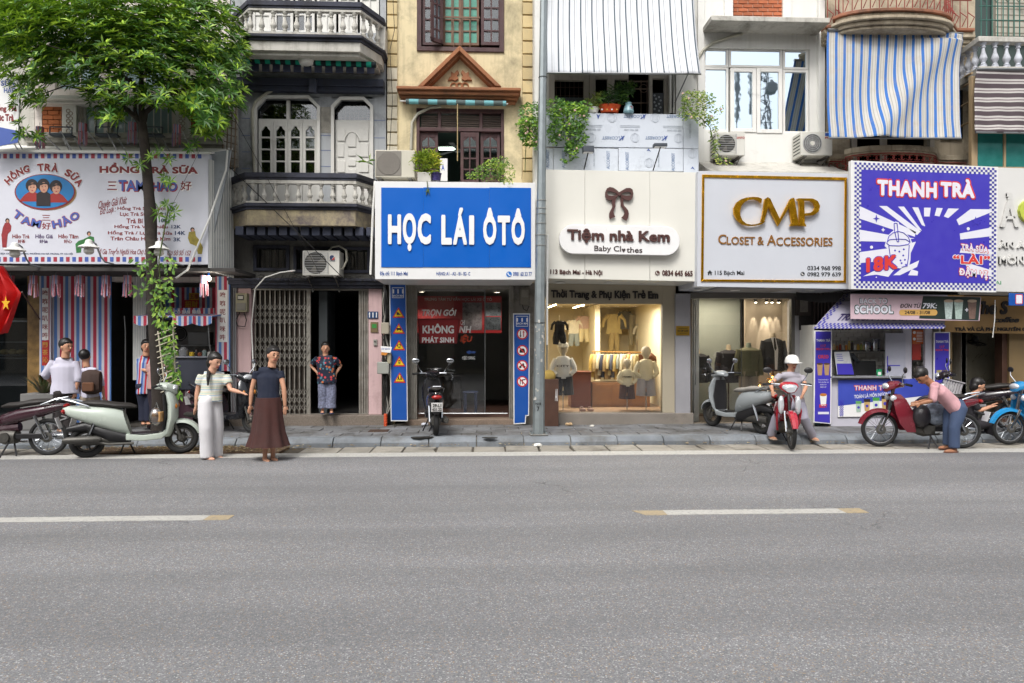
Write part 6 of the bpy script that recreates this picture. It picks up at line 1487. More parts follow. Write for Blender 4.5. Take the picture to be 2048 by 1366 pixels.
for k,(px,h_,w_,lb) in enumerate(((1734,20,7.5,'shorter stainless steel tea urn on the kiosk shelf'),(1751,27,9,'taller stainless steel tea urn on the kiosk shelf'))):
    c_=at(px,702,KY+.25);r_=w_/107;H=h_/107;t=thing('tea_urn',lb,'tea urn',c_);obj('body',MB().lathe([(r_,0),(r_,H*.85),(r_*.95,H*.88)],c_,18),CHROME,t);obj('lid',MB().lathe([(r_*1.02,H*.88),(r_*.9,H*.95),(r_*.2,H),(.0,H)],c_,18),CHROME,t);obj('tap',MB().tube([(c_.x,c_.y-r_,c_.z+.05),(c_.x,c_.y-r_-.05,c_.z+.05)],.01,6),BLACK,t)
t=thing('menu_board','tilted white and blue menu board on the kiosk shelf','menu',at(1688,752,KY-.08));quadbox(BLACK,[(1665,701),(1700,700),(1712,752),(1672,752)],KY-.1,.02,t,'frame');quadbox(mat('menu_white','#b4b6b8',.3),[(1668,704),(1698,703),(1708,749),(1674,749)],KY-.103,.002,t,'sheet');quadbox(VI,[(1673,727),(1703,727),(1708,749),(1675,749)],KY-.106,.002,t,'blue_print')
mb=MB();[pbox(mb,1672+k,708+k*4,1684+k,709+k*4,KY-.106,.002) for k in range(4)];obj('line_print',mb,VI,t,smooth=False)
t=thing('cash_register','black till with cups inside the kiosk serving window','till',at(1735,752,KY+.15));obj('housing',pbox(MB(),1708,722,1752,752,KY+.1,.3),BLACK,t,bev=.01);obj('screen',MB().prism([(at(1704,708,KY).x,at(1704,708,KY).z),(at(1712,706,KY).x,at(1712,706,KY).z),(at(1726,724,KY).x,at(1726,724,KY).z),(at(1720,727,KY).x,at(1720,727,KY).z)],KY+.1,KY+.25),mat('screen_dark','#23272c',.3),t)
t=thing('payment_card','small green standing payment card on the kiosk shelf','sign',at(1758,752,KY-.05));quadbox(mat('pay_green','#1f8a5a',.4),[(1753,739),(1763,739),(1764,752),(1754,752)],KY-.1,.015,t,'card');quadbox(LW,[(1756,744),(1762,744),(1762,750),(1756,750)],KY-.102,.001,t,'patch')
# counter front print
pf=thing('counter_poster','violet and white poster reading THANH TRÀ with a row of cups on the kiosk front','poster',at(1745,835,KY-.03));YQ=KY-.03
quadbox(LW,[(1676,760),(1862,757),(1862,832),(1676,834)],YQ,.02,pf,'sheet');quadbox(mat('poster_blue','#3a49a8',.4),[(1676,760),(1862,757),(1862,790),(1676,812)],YQ-.003,.002,pf,'blue_field')
two(pf,'THANH TRÀ',(1709,769,1781,780),YQ-.006,RD,PW,1.4,0,.06);text(pf,'TOÀN LÀ MÓN NGON !!!',(1708,785,1784,794),YQ-.006,PW,.001,bold=.04,tilt=-.08)
mb=MB()
for i in range(5):
    for j in range(18):
        if (i+j) % 2 == 0:pbox(mb,1679+i*1.6,800+j*1.8,1680.6+i*1.6,801.8+j*1.8,YQ-.005,.001)
obj('checker_print',mb,VI,pf,smooth=False,kind='stuff')
for px,py,h_,cc,tc in ((1717,824,22,'#9fb6a8','#5f9a57'),(1734,822,24,'#bb9a63','#2b2320'),(1752,821,26,'#c3cfc6','#3f8f3a'),(1770,819,28,'#b39660','#211a18')):
    w_=h_*.27
    mb=MB();ppoly(mb,[(px-w_*.7,py),(px+w_*.7,py),(px+w_,py-h_),(px-w_,py-h_)],YQ-.006,.001);obj('cup_print',mb,mat('cup'+cc,cc,.5),pf,smooth=False)
    mb=MB();ppoly(mb,[(px-w_*.9,py-h_*.75),(px+w_*.9,py-h_*.75),(px+w_,py-h_),(px-w_,py-h_)],YQ-.0075,.001);obj('cup_top_print',mb,mat('cup'+tc,tc,.5),pf,smooth=False)
    mb=MB();ppoly(mb,circ(px,py-h_*.42,w_*.45,n=10),YQ-.0075,.001);obj('cup_mark',mb,VI,pf,smooth=False)
texts(pf,[('TRÀ',(1779,804,1791,810)),('LÀI',(1785,813,1792,818)),('ĐẬM',(1781,821,1792,827))],YQ-.006,RD,.001,bold=.05)
obj('kick_board',pbox(MB(),1676,836,1862,851,KY+.01,.05),DARK,kk)
# tall violet banners
def kiosk_banner(q,Y,label,n):
    (xa,ya),(xb,yb),(xc,yc),(xd,yd)=q;t=thing('menu_banner',label,'banner',at((xa+xb)/2,yc,Y),group='violet menu banners of the milk tea kiosk');w_=xb-xa;H=yc-ya
    quadbox(LW,q,Y,.03,t,'board');quadbox(VI,[(xa+2,ya+2),(xb-2,yb+2),(xc-2,yc-2),(xd+2,yd-2)],Y-.003,.002,t,'face');k=Y-.005
    P=lambda u0,v0,u1,v1:(xa+u0*w_,ya+v0*H,xa+u1*w_,ya+v1*H)
    text(t,'THANH TRÀ',P(.1,.085,.9,.12),k,PW,.001,bold=.04);text(t,'117',P(.35,.15,.65,.175),k,RD,.001,bold=.06);text(t,'BẠCH MAI',P(.1,.185,.9,.215),k,RD,.001,bold=.06)
    if n == 0:
        text(t,'OREO',P(.2,.26,.8,.3),k,RD,.001,bold=.06)
        for u in (.3,.7):
            mb=MB();x_=xa+u*w_;y_=ya+.42*H;ppoly(mb,[(x_-4,y_+11),(x_+4,y_+11),(x_+6,y_-12),(x_-6,y_-12)],k,.001);obj('cup_print',mb,mat('cup_tan','#a98763',.5),t,smooth=False);mb=MB();ppoly(mb,circ(x_,y_-12,6,2,n=14),k-.002,.001);obj('cup_rim',mb,mat('cup_dark','#54392a',.5),t,smooth=False)
        texts(t,[('THƯỢNG MÂY',P(.2,.52,.8,.535)),('TRÀ ĐẬM VỊ',P(.2,.545,.8,.56)),('BÒN TỚ',P(.33,.57,.67,.585)),('BÁN LẺ',P(.33,.595,.67,.61))],k,PW,.001)
        x_=xa+.5*w_;y_=ya+.74*H;mb=MB();ppoly(mb,[(x_-5,y_+12),(x_+5,y_+12),(x_+7,y_-10),(x_-7,y_-10)],k,.001);obj('cup_print',mb,LW,t,smooth=False);mb=MB();ppoly(mb,circ(x_,y_-10,7,3,n=16),k-.002,.001);obj('cup_rim',mb,mat('cup_orange','#b5702c',.5),t,smooth=False)
        text(t,'BEST',P(.27,.79,.73,.825),k-.002,RD,.001,bold=.08);mb=MB();pbox(mb,*P(.2,.87,.82,.895),k-.001,.001);obj('label_print',mb,PW,t,smooth=False)
    else:
        mb=MB();pbox(mb,*P(.15,.42,.48,.5),k-.001,.001);obj('photo',mb,mat('photo_yellow','#9f9462',.5,var=.4,vscale=20),t,smooth=False);mb=MB();pbox(mb,*P(.52,.42,.85,.5),k-.001,.001);obj('photo',mb,mat('photo_brown','#77654c',.5,var=.4,vscale=20),t,smooth=False);text(t,'ĐẬM VỊ',P(.15,.63,.85,.67),k,PW,.001,bold=.05)
    return t
kiosk_banner([(1629,661),(1664,661),(1662,848),(1627,845)],KY-.12,'tall violet banner with printed cups, standing between the clothes shop and the kiosk',0)
kiosk_banner([(1868,664),(1900,664),(1900,845),(1867,845)],KY-.05,'violet banner with two small photos, standing between the kiosk and the coffee shop',1)
t=thing('price_strip','hanging orange and red price strip on the white bricks of the kiosk','poster',at(1836,720,KY+.1));quadbox(mat('strip_orange','#b5591f',.5),[(1824,660),(1848,660),(1848,688),(1824,688)],KY+.05,.01,t,'upper_sheet');quadbox(mat('strip_red','#a03026',.5),[(1824,688),(1842,688),(1842,720),(1824,720)],KY+.05,.01,t,'lower_sheet')
mb=MB()
for cy in (665,678):ppoly(mb,circ(1828.5,cy,3,n=12),KY+.048,.001)
for k in range(7):pbox(mb,1833,664+k*3,1845,665.2+k*3,KY+.047,.001)
obj('print',mb,LW,t,smooth=False,kind='stuff')
# BACK TO SCHOOL banner
bt=thing('school_banner','horizontal BACK TO SCHOOL banner strung in front of the kiosk canopy','banner',at(1830,640,KY-.6));YU=KY-.6
quadbox(mat('banner_pink','#c2a9b2',.5),[(1701,588),(1962,594),(1959,642),(1701,638)],YU,.01,bt,'sheet');quadbox(mat('banner_black','#22302b',.5),[(1846,592),(1961,594.5),(1957,641),(1838,637)],YU-.003,.002,bt,'dark_field')
GN=mat('school_green','#1f4a41',.5)
two(bt,'BACK TO',(1720,597,1774,607),YU-.004,GN,PW,1.2,0,.05);two(bt,'SCHOOL',(1710,611,1786,627),YU-.004,GN,PW,1.8,0,.07)
text(bt,'ĐƠN TỪ',(1800,605,1842,616),YU-.004,mat('letter_black','#1f1a1a'),.001,bold=.05,shear=.2);text(bt,'79K:',(1845,606,1874,617),YU-.004,PW,.001,bold=.05,shear=.2)
mb=MB().prism([(at(x,y,YU).x,at(x,y,YU).z) for x,y in rounded(1798,619,1874,631,5.5)],YU-.006,YU-.004);obj('date_label',mb,mat('label_tan','#c39a55',.5),bt,smooth=False);text(bt,'24/08 - 31/08',(1809,621.5,1860,628.5),YU-.0065,mat('letter_black','#1f1a1a'),.001,bold=.04)
for px,cc in ((1897,'#a9b7b3'),(1917,'#9fb0a8'),(1944,'#6d564d')):
    mb=MB();ppoly(mb,[(px-6,638),(px+6,638),(px+9,602),(px-9,602)],YU-.004,.001);obj('cup_print',mb,mat('cup'+cc,cc,.5,var=.3,vscale=30),bt,smooth=False);mb=MB();ppoly(mb,circ(px,602,9.5,3,n=16),YU-.006,.001);obj('cup_rim',mb,mat('cup_cream','#b09a86',.5),bt,smooth=False)
mb=MB();pbox(mb,1930,619,1937,620.6,YU-.004,.001);pbox(mb,1932.7,616,1934.3,623.4,YU-.0055,.001);obj('plus_print',mb,PW,bt,smooth=False)
# coffee shop sign and front
cf=thing('coffee_sign','tan coffee shop sign with black lettering behind the school banner','sign',at(1970,665,HY-.2));YF=HY-.2
quadbox(mat('coffee_tan','#98784a',.6),[(1890,590),(2230,598),(2230,672),(1890,664)],YF,.1,cf,'board')
BK=mat('letter_black','#1f1a1a');text(cf,'The S',(1945,602,2016,629),YF,BK,.02,bold=.05,shear=.2);text(cf,'coffee',(1987,634,2037,645),YF,BK,.02,bold=.05,shear=.3);text(cf,'TRÀ VÀ CÀ PHÊ NGUYÊN CHẤT',(1909,651,2075,662),YF,BK,.015,bold=.05)
t=thing('blue_banner','corner of a blue banner with white figure at the right edge under the white sign','banner',at(2033,612,12.0));quadbox(BL2,[(2018,586),(2140,590),(2140,612),(2018,611)],12.0,.02,t,'sheet');two(t,'1',(2032,590,2044,607),11.998,RD,PW,1.5)
mb=MB();x0,x1=X(1900,HY),X(2200,HY)
MBL=mat('veined_marble','#8a8575',.35,var=.12,vscale=3,streak=.2,dcol='#3d352a')
obj('shop_wall',MB().box(X(1905,HY+.8),X(2015,HY+.8),HY+.8,HY+.9,.13,3.0),MBL,hG)
vn=MB();rv=random.Random(4)
for k in range(46):
    px,py=rv.uniform(1908,2008),rv.uniform(672,850);L=rv.uniform(3,9);vn.tube([at(px,py,HY+.795),at(px+L*.4,py-L*.6,HY+.795),at(px+L,py-L,HY+.795)],.004,3)
obj('marble_vein',vn,mat('vein_dark','#3a3228',.6),hG,kind='stuff')
obj('shop_pier',pbox(MB(),2018,665,2200,850,HY,.3),mat('tan_wall','#86704d',.7),hG);obj('shop_jamb',pbox(MB(),2004,665,2020,850,HY+.05,.2),mat('dark_wood','#4f3529'),hG)
obj('shop_ceiling',MB().box(X(1895,HY),X(2200,HY),HY-.1,HY+1,2.6,2.7),DARK,hG);obj('side_wall_inner',MB().box(X(1899,HY),X(1904,HY),HY,HY+.9,.13,2.6),mat('tan_wall','#86704d',.7),hG)
fn=thing('wall_fan','black wall fan high on the marble wall of the coffee shop','fan',at(1953,690,HY+.6));c_=at(1950,685,HY+.6)
mb=MB().torus((c_.x,c_.y,c_.z),.2,.012,28,6,'z').torus((c_.x,c_.y,c_.z-.04),.12,.006,24,5,'z')
for k in range(16):a_=k*pi/8;mb.tube([(c_.x,c_.y,c_.z-.06),(c_.x+.2*cos(a_),c_.y+.2*sin(a_),c_.z)],.003,4)
mb.moved(Matrix.Translation(c_) @ Matrix.Rotation(radians(15),4,'X') @ Matrix.Rotation(radians(8),4,'Y') @ Matrix.Translation(-c_));obj('guard',mb,BLACK,fn);obj('blade',MB().lathe([(.17,-.02),(.17,-.012),(.03,.0)],c_,5),BLACK,fn);obj('motor',MB().lathe([(.05,0),(.07,.06),(.05,.13)],c_,12).tube([(c_.x,c_.y,c_.z+.1),(c_.x+.03,c_.y+.15,c_.z+.16)],.03,8),BLACK,fn)
# ================================================================ HOUSE A: milk tea shop at the left
ax0,ax1=X(70,HY),X(460,HY)
hA=house('ornate_house','pale ornate house with orange brick panels behind the tree and the milk tea signboard',ax0,ax1,wm=OLDW)
wa=[R(162,206,208,268,HY),R(215,206,345,268,HY),R(110,40,200,180,HY),R(240,40,330,180,HY)]
b1,b2=R(84,212,124,272,HY),R(376,212,422,272,HY)
AW=mat('pale_pink_plaster','#cfc6bf',.85,var=.08,dirt=.3,dcol='#6a6157',streak=.35,bump=.25)
obj('front_wall',MB().wall(ax0,ax1,2.9,11.5,HY,.2,wa+[b1,b2]),AW,hA)
room(hA,(ax0+.15,ax1-.15,4.5,11.2),HY+.24,2,mat('curtain_white','#8f8f8b',.9))
for b_ in (b1,b2):
    obj('brick_backing',MB().box(b_[0],b_[1],HY+.03,HY+.2,b_[2],b_[3]),DARK,hA)
    y=b_[3];k=0
    while y > b_[2]+.02:
        x=b_[0]-(.1 if k % 2 else 0)
        while x < b_[1]:
            p,q=max(x,b_[0]),min(x+.21,b_[1])
            if q-p > .03:obj('brick',MB().box(p,q-.012,HY+random.uniform(0,.012),HY+.05,max(y-.075,b_[2]),y),mat('orange_brick','#a8623a',.85,var=.12,bump=.3,obj_var=.18),hA,bev=.003)
            x += .21
        y -= .088;k += 1
for q in (wa[1],):
    for k in range(9):x=q[0]+(q[1]-q[0])*(k+.5)/9;obj('grille_bar',MB().tube([(x,HY-.03,q[2]),(x,HY-.03,q[3]-.12)]+[(x+.06-.06*cos(t),HY-.03,q[3]-.12+.08*sin(t)) for t in np.linspace(.3,pi,6)],.01,5),WHITE2,hA)
for q in wa:grid_window(hA,(q[0],q[1],q[2],q[3]),HY+.08,2,1,WDOOR,mat('pale_blue_glass','#8fa3a8',.1),name='window',world=True)
for px in (125,350):
    pl_=obj('pilaster',pbox(MB(),px,208,px+28,275,HY-.1,.1),WDOOR,hA,bev=.01);m=MB();m.cur=0
    for k in range(9):c=at(px+14+(k % 2)*5-2.5,222+k*5,HY-.1);m.torus(c,.035,.009,10,4)
    obj('carved_ornament',m,mat('carving','#9d9084',.9),pl_)
mb=MB()
for k,(ya,yb,d) in enumerate(((196,204,.3),(204,209,.2))):mb.box(ax0,ax1,HY-d,HY+.01,Z(yb,HY-.2,265)+.001,Z(ya,HY-.2,265))
obj('cornice',mb,WDOOR,hA,bev=.01)
mb=MB()
for k,(ya,yb,d) in enumerate(((270,279,.42),(279,287,.34),(287,299,.24))):mb.box(ax0,ax1,HY-d,HY+.012,Z(yb,HY-.3,265)+.001,Z(ya,HY-.3,265))
obj('ledge',mb,OLDW,hA,bev=.012)
# rusty lattice between A and B
lt=thing('rusty_lattice','rusty iron lattice screen between the tree crown and the blue grey house','screen',at(452,340,13.0))
m_=mat('rusty_bar','#7a6a58',.8,.2,var=.3,vscale=9,dirt=.4,dcol='#5a3a28')
for k in range(5):obj('upright',MB().tube([at(441+k*8,195,13.2-k*.1),at(437+k*8,330+k*3,13.2-k*.1)],.012,5),m_,lt)
for k in range(9):obj('crossbar',MB().tube([at(437,205+k*15,13.25),at(474,214+k*15,12.8)],.008,5),m_,lt)
obj('white_tarp',MB().prism([(at(x,y,13.3).x,at(x,y,13.3).z) for x,y in ((436,205),(475,200),(477,335),(440,335))],13.3,13.33),OLDW,lt)
# signboard
YA=12.3
sA=thing('milk_tea_sign','wide pale milk tea signboard with dashed border and price list behind the tree','sign',at(200,527,YA))
obj('box',pbox(MB(),-120,304,418,528,YA,.3),mat('pale_vinyl','#c6c7d0',.45,var=.04,vscale=2),sA,bev=.004)
obj('top_board',MB().prism([(YA-.05,Z(303,YA,200)),(HY-.1,Z(283,HY,200)-.12),(HY-.1,Z(283,HY,200)-.16),(YA-.05,Z(303,YA,200)-.04)],X(-120,YA),X(424,YA),'yz'),WHITE2,sA)
r1,b1_=MB(),MB()
for k in range(-6,35):
    x=-34+k*12.55+2
    for y in (307.5,514):pbox(b1_ if k % 2 == 0 else r1,x+1,y,x+8.3,y+9.5,YA-.002,.001)
PR,PB=mat('vinyl_red','#9c3040',.5),mat('vinyl_blue','#4159a0',.5);DR=mat('vinyl_dark_red','#7c2426',.5)
obj('blue_dashes',b1_,PB,sA,smooth=False,kind='stuff');obj('red_dashes',r1,PR,sA,smooth=False,kind='stuff')
def arc_text(s,pts,hgt,bold,m,name='lettering',out=None):
    """letters set one by one along a curve of photo points with rotation"""
    mb=MB();mo=MB();n=len(s)
    P=[Vector((x,-y)) for x,y in pts];L=[0]
    for i in range(1,len(P)):L.append(L[-1]+(P[i]-P[i-1]).length)
    for k,ch in enumerate(s):
        if ch == ' ':continue
        d=L[-1]*(k+.5)/n;i=max(j for j in range(len(L)-1) if L[j] <= d);u=(d-L[i])/(L[i+1]-L[i]);p=P[i].lerp(P[i+1],u);t=(P[i+1]-P[i]).normalized()
        w_=L[-1]/n*.46;h_=hgt*(1.25 if ch in 'ỒÀỮẢ' else 1)/1
        for q,g in (((mo,1),(mb,0)) if out else ((mb,0),)):
            l=MB();letters(l,ch,(-w_-g,w_+g,-hgt/2-g,hgt/2+(h_-hgt)+g),0,0,bold=bold+.04*g,world=True)
            for f in l.f:q.f.append([j+len(q.v) for j in f]);q.mi.append(0)
            for v in l.v:
                w2=p+t*v[0]+Vector((-t.y,t.x))*v[2];a=at(w2.x,-w2.y,YA-.006-(0 if g else .002));a.y += v[1];q.v.append(tuple(a))
    if out:obj(name+'_outline',mo,out,sA,smooth=False)
    return obj(name,mb,m,sA,smooth=False)
arc_text('HỒNG TRÀ SỮA',[(12,366),(30,348),(52,338),(88,334),(120,338),(145,350),(163,370)],15,.05,DR,out=LW)
arc_text('TAM',[(28,424),(48,440),(82,449)],15,.03,PB,out=PR);arc_text('HẢO',[(104,450),(130,444),(158,428)],15,.03,PB,out=PR)
texts(sA,[('三',(84,430,101,441)),('好',(84,445,102,459))],YA-.002,DR,.001,bold=.01)
# framed oval picture of three women
mb=MB();ppoly(mb,circ(93.5,386,60,35,n=40),YA-.002,.002);obj('oval_shadow',mb,mat('oval_gold','#8a6a3c',.5),sA,smooth=False)
mb=MB();ppoly(mb,circ(90,384,60.5,36,n=40),YA-.005,.002);obj('oval_rim',mb,DR,sA,smooth=False)
mb=MB();ppoly(mb,circ(90,383,58,33.5,n=40),YA-.008,.002);obj('oval_sky',mb,mat('oval_blue','#1d6fa8',.5),sA,smooth=False)
fig=[(64,375,0),(128-16,377,2),(87,374,1)]
for cx,cy,k in fig:
    Yk=YA-.011-.003*(k == 1)
    mb=MB();ppoly(mb,[(cx-14+(-12 if k == 0 else 0),cy+24+(4 if k != 1 else 14)),(cx-14,cy+14),(cx-6,cy+9),(cx+6,cy+9),(cx+14,cy+14),(cx+14+(12 if k == 2 else 0),cy+24+(4 if k != 1 else 14))],Yk,.001)
    obj('printed_dress',mb,mat('print_scarlet','#8f2420',.5) if k != 1 else mat('print_blackish','#1d1517',.5),sA,smooth=False)
    mb=MB();ppoly(mb,circ(cx,cy-4,12.5,13,n=20),Yk-.0015,.001);obj('printed_hair',mb,mat('print_blackish','#1d1517',.5),sA,smooth=False)
    mb=MB();ppoly(mb,circ(cx+1,cy+1,8,10.5,n=18),Yk-.003,.001);obj('printed_face',mb,mat('print_skin','#b98a72',.6,var=.2,vscale=14),sA,smooth=False)
    mb=MB()
    for s in (-1,1):ppoly(mb,circ(cx+1+s*3.2,cy-.5,1.5,.8,n=8),Yk-.0045,.0008);ppoly(mb,[(cx+1+s*1.6,cy-3.4),(cx+1+s*4.8,cy-3.8),(cx+1+s*4.8,cy-3)],Yk-.0045,.0008)
    ppoly(mb,[(cx-5,cy-8),(cx+7,cy-9),(cx+8,cy-5),(cx+1,cy-6),(cx-6,cy-3)],Yk-.0045,.0008);obj('printed_eyes',mb,mat('print_blackish','#1d1517',.5),sA,smooth=False)
    mb=MB();ppoly(mb,circ(cx+1,cy+6,2,1.1,n=8),Yk-.0045,.0008);obj('printed_lips',mb,PR,sA,smooth=False)
texts(sA,[('Hảo Trà',(25,468,59,477)),('Hảo Tâm',(117,468,157,477)),('好茶',(36,479,51,486.5)),('好心',(128,479,144,486.5))],YA-.002,DR,.001,bold=.05);texts(sA,[('Hảo Giá',(71,468,106,477)),('好價',(79,479,96,486.5))],YA-.002,mat('vinyl_plum','#4c3560',.5),.001,bold=.05)
def two2(s,r,back,front,tilt=0,bold=.05):
    mb=MB();letters(mb,s,(r[0]+1.5,r[1]+2,r[2]+2,r[3]+2),YA-.002,.001,bold=bold+.05);obj('letter_outline',mb,back,sA,smooth=False);mb=MB();letters(mb,s,r,YA-.005,.001,bold=bold);obj('lettering',mb,front,sA,smooth=False)
two2('HỒNG TRÀ SỮA',(199,326,396,347),LW,DR);two2('TAM',(237,360,290,382),PR,PB,bold=.02);two2('HẢO',(303,357,354,382),PR,PB,bold=.02);two2('三',(215,363,234,380),LW,DR,bold=.01);two2('好',(361,362,383,381),LW,DR,bold=.01)
rows=[('Hồng Trà Sữa Tươi',235,331,413),('Lục Trà Sữa Tươi',240,326,425),('Trà Bí Đao',253,312,438),('Hồng Trà Vải Thiều',229,336,449.5),('Hồng Trà / Lục Trà Sữa',216,345,462),('Trân Châu Hoàng Kim',221,341,474.5)]
texts(sA,[(s,(a,y-1,b,y+9)) for s,a,b,y in rows],YA-.002,DR,.001,bold=.06)
texts(sA,[('11K',(334,412,351,420)),('11K',(330,425,345,433)),('10K',(318,437,337,445)),('12K',(343,450,362,457)),('14K',(350,462,371,470)),('3K',(347,475,362,483))],YA-.002,mat('vinyl_navy','#2a3a5c',.5),.001,bold=.06)
texts(sA,[('Chuyên Giải Khát',(197,396,254,417)),('Đủ Loại :',(200,413,232,430))],YA-.002,DR,.001,shear=.4,tilt=-.2);texts(sA,[('Vị Gia Truyền Người Hoa Chợ Lớn',(198,495,300,512)),('Cơ Sở Số 152',(335,498,382,511))],YA-.002,DR,.001,shear=.4,bold=.01)
texts(sA,[('ĐỊA CHỈ: 152 BẠCH MAI, PHƯỜNG HAI BÀ TRƯNG, TP. HÀ NỘI',(1,505,146,510))],YA-.002,mat('vinyl_navy','#2a3a5c',.5),.001,bold=.02)
def lady(P,hair,col,nm):
    mb=MB();ppoly(mb,P,YA-.002,.001);obj('printed_dress',mb,mat('print_'+nm,col,.5,var=.25,vscale=14),sA,smooth=False)
    x,y=hair;mb=MB();ppoly(mb,circ(x,y,4.2,4.6,n=12),YA-.002,.002);obj('printed_hair',mb,mat('print_blackish','#1d1517',.5),sA,smooth=False);mb=MB();ppoly(mb,circ(x+.4,y+1.4,2.6,3.3,n=10),YA-.005,.001);obj('printed_face',mb,mat('print_skin','#b98a72',.6),sA,smooth=False)
lady([(10,446),(18,444),(23,452),(22,462),(16,468),(13,495),(5,495),(3,470),(6,455)],(15,441),'#8c2b30','red');lady([(168,478),(180,472),(188,474),(189,484),(180,487),(164,489),(162,505),(153,506),(151,488),(157,482)],(178,467),'#2d6b34','green')
lady([(378,464),(390,462),(392,472),(399,480),(406,495),(404,508),(396,508),(392,492),(380,487),(376,476)],(385,459),'#8d7f33','olive')
SR=lambda u:(at(419,318,YA).lerp(at(468,340,13.05),u),at(419,541,YA).lerp(at(468,556,13.05),u));q=[SR(0)[0],SR(1)[0],SR(1)[1],SR(0)[1]]
obj('side_return',MB().add(q+[p+Vector((-.02,.0,0)) for p in q],[(0,1,2,3),(7,6,5,4),(0,4,5,1),(1,5,6,2),(2,6,7,3),(3,7,4,0)]),mat('corrugated_white','#b9bbb9',.5,dirt=.1,streak=.2),sA)
for k in range(10):a_,b_=SR((k+.5)/10);obj('side_rib',MB().tube([a_+Vector((.004,0,0)),b_+Vector((.004,0,0))],.01,4),WHITE2,sA)
obj('white_pole',MB().tube([at(455,300,YA+.05),at(452,340,YA),at(420,435,YA-.05),at(375,540,YA-.1),at(352,556,YA-.1)],.018,8),WHITE2,sA)
obj('roof_side',MB().prism([(at(x,y,YA).x,at(x,y,YA).z) for x,y in ((418,304),(424,300),(457,296),(452,330),(421,470))],YA+.12,YA+.16),mat('grey_sheet','#8f9498',.5,dirt=.3),sA)
# struts, floodlights and paper lanterns over the sign
for k,(xa,xb) in enumerate(((8,38),(50,80),(83,124),(135,165),(171,208),(228,253),(309,340),(362,384),(112+8,140))):obj('strut',MB().tube([at(xa,252+k % 3*6,YA+.5),at(xb,304,YA-.02)],.012,6),STEEL,sA)
for k,px in enumerate((25,122,213,303)):
    t=thing('floodlight','grey framed floodlight over the milk tea sign, '+('at the very edge beside the slanted banner','in front of the orange bricks','between two hanging streamers','just beside the trunk')[k],'lamp',at(px,270,YA+.2),group='floodlights above the milk tea sign');c=at(px,262,YA+.1)
    mb=MB();w_=.19
    for a,b in (((-w_,0,-.05),(w_,0,-.05)),((-w_,0,.07),(w_,0,.07)),((-w_,0,-.05),(-w_,0,.07)),((w_,0,-.05),(w_,0,.07))):mb.tube([c+Vector(a),c+Vector(b)],.012,6)
    obj('frame',mb,mat('lamp_grey','#3d434b',.5),t);obj('head',MB().box(c.x-w_,c.x+w_,c.y-.02,c.y+.12,c.z-.085,c.z-.055),mat('lamp_grey','#3d434b',.5),t,bev=.006);obj('arm',MB().tube([c,at(px+22,303,YA+.02)],.01,6),STEEL,t)
SL=stripes('streamer_stripe','x',.05,[(0,'#b96a72'),(.35,'#b9b3bd'),(.55,'#6373a8'),(.8,'#b9b3bd')])
def streamer(px,py,Y,label,grp,s=1.0):
    t=thing('paper_streamer',label,'streamer',at(px,py+40*s,Y),group=grp);c=at(px,py,Y);r=.065*s
    obj('band',MB().lathe([(r,-.02),(r,-.17*s),(r*.96,-.17*s),(r*.96,-.02)],c,14),SL,t);m=MB();rr=random.Random(int(px))
    for k in range(9):
        a=k*2*pi/9;x,y=c.x+r*cos(a),c.y+r*sin(a);dx=rr.uniform(-.015,.015);L=rr.uniform(.2,.26)*s;m.add([(x-.011,y,c.z-.165*s),(x+.011,y,c.z-.165*s),(x+.011+dx,y,c.z-.165*s-L),(x-.011+dx,y,c.z-.165*s-L)],[(0,3,2,1)])
    obj('tails',m,SL,t,smooth=False,kind='stuff');obj('hook',MB().tube([(c.x,c.y,c.z-.02),(c.x,c.y,c.z+.06)],.005,4),STEEL,t)
for k,(px,py) in enumerate(((80,252),(166,245),(265,243),(354,248))):streamer(px,py,YA+.2,('faded paper streamer over the sign, beside the orange bricks','faded paper streamer over the sign between two floodlights','faded paper streamer over the sign touching the trunk','faded paper streamer over the sign under the outer branches')[k],'paper streamers above the milk tea sign')
for k,px in enumerate((21,67,112,160,212,255,408)):streamer(px,549,12.6,('striped paper streamer hanging beside the red flag','striped paper streamer hanging over the golden brown column','striped paper streamer hanging over the first lettered banner','striped paper streamer hanging before the middle of the striped cloth','striped paper streamer hanging at the edge of the dark doorway','striped paper streamer hanging closest to the vine on the trunk','striped paper streamer hanging beside the lit bulb')[k],'paper streamers under the milk tea sign')
# enamel lamps on swan necks
for k,(px,py) in enumerate(((30,488),(178,482),(318,485))):
    t=thing('enamel_lamp','white enamel lamp on a curved arm, '+('under the woman in red on the sign','under the woman in green on the sign','half hidden behind the trunk')[k],'lamp',at(px,520,YA-.4),group='enamel lamps in front of the milk tea sign');c=at(px,py+12,YA-.45)
    obj('shade',MB().lathe([(.02,.13),(.05,.11),(.065,.05),(.15,.01),(.165,-.01),(.15,-.012),(.06,.03),(.02,.1)],c,20),WHITE2,t);obj('bulb',MB().lathe([(.05,.0),(.078,-.04),(.078,-.09),(.045,-.125),(.0,-.13)],c,14),mat('frosted_bulb','#c9c6bd',.4),t)
    obj('arm',MB().tube([c+Vector((0,0,.12)),at(px+4,py-1,YA-.4),at(px+14,py+6,YA-.3),at(px+24,py+32,YA-.2),at(px+32,py+42,YA-.1),at(px+50,py+46,YA)],.014,8),STEEL,t)
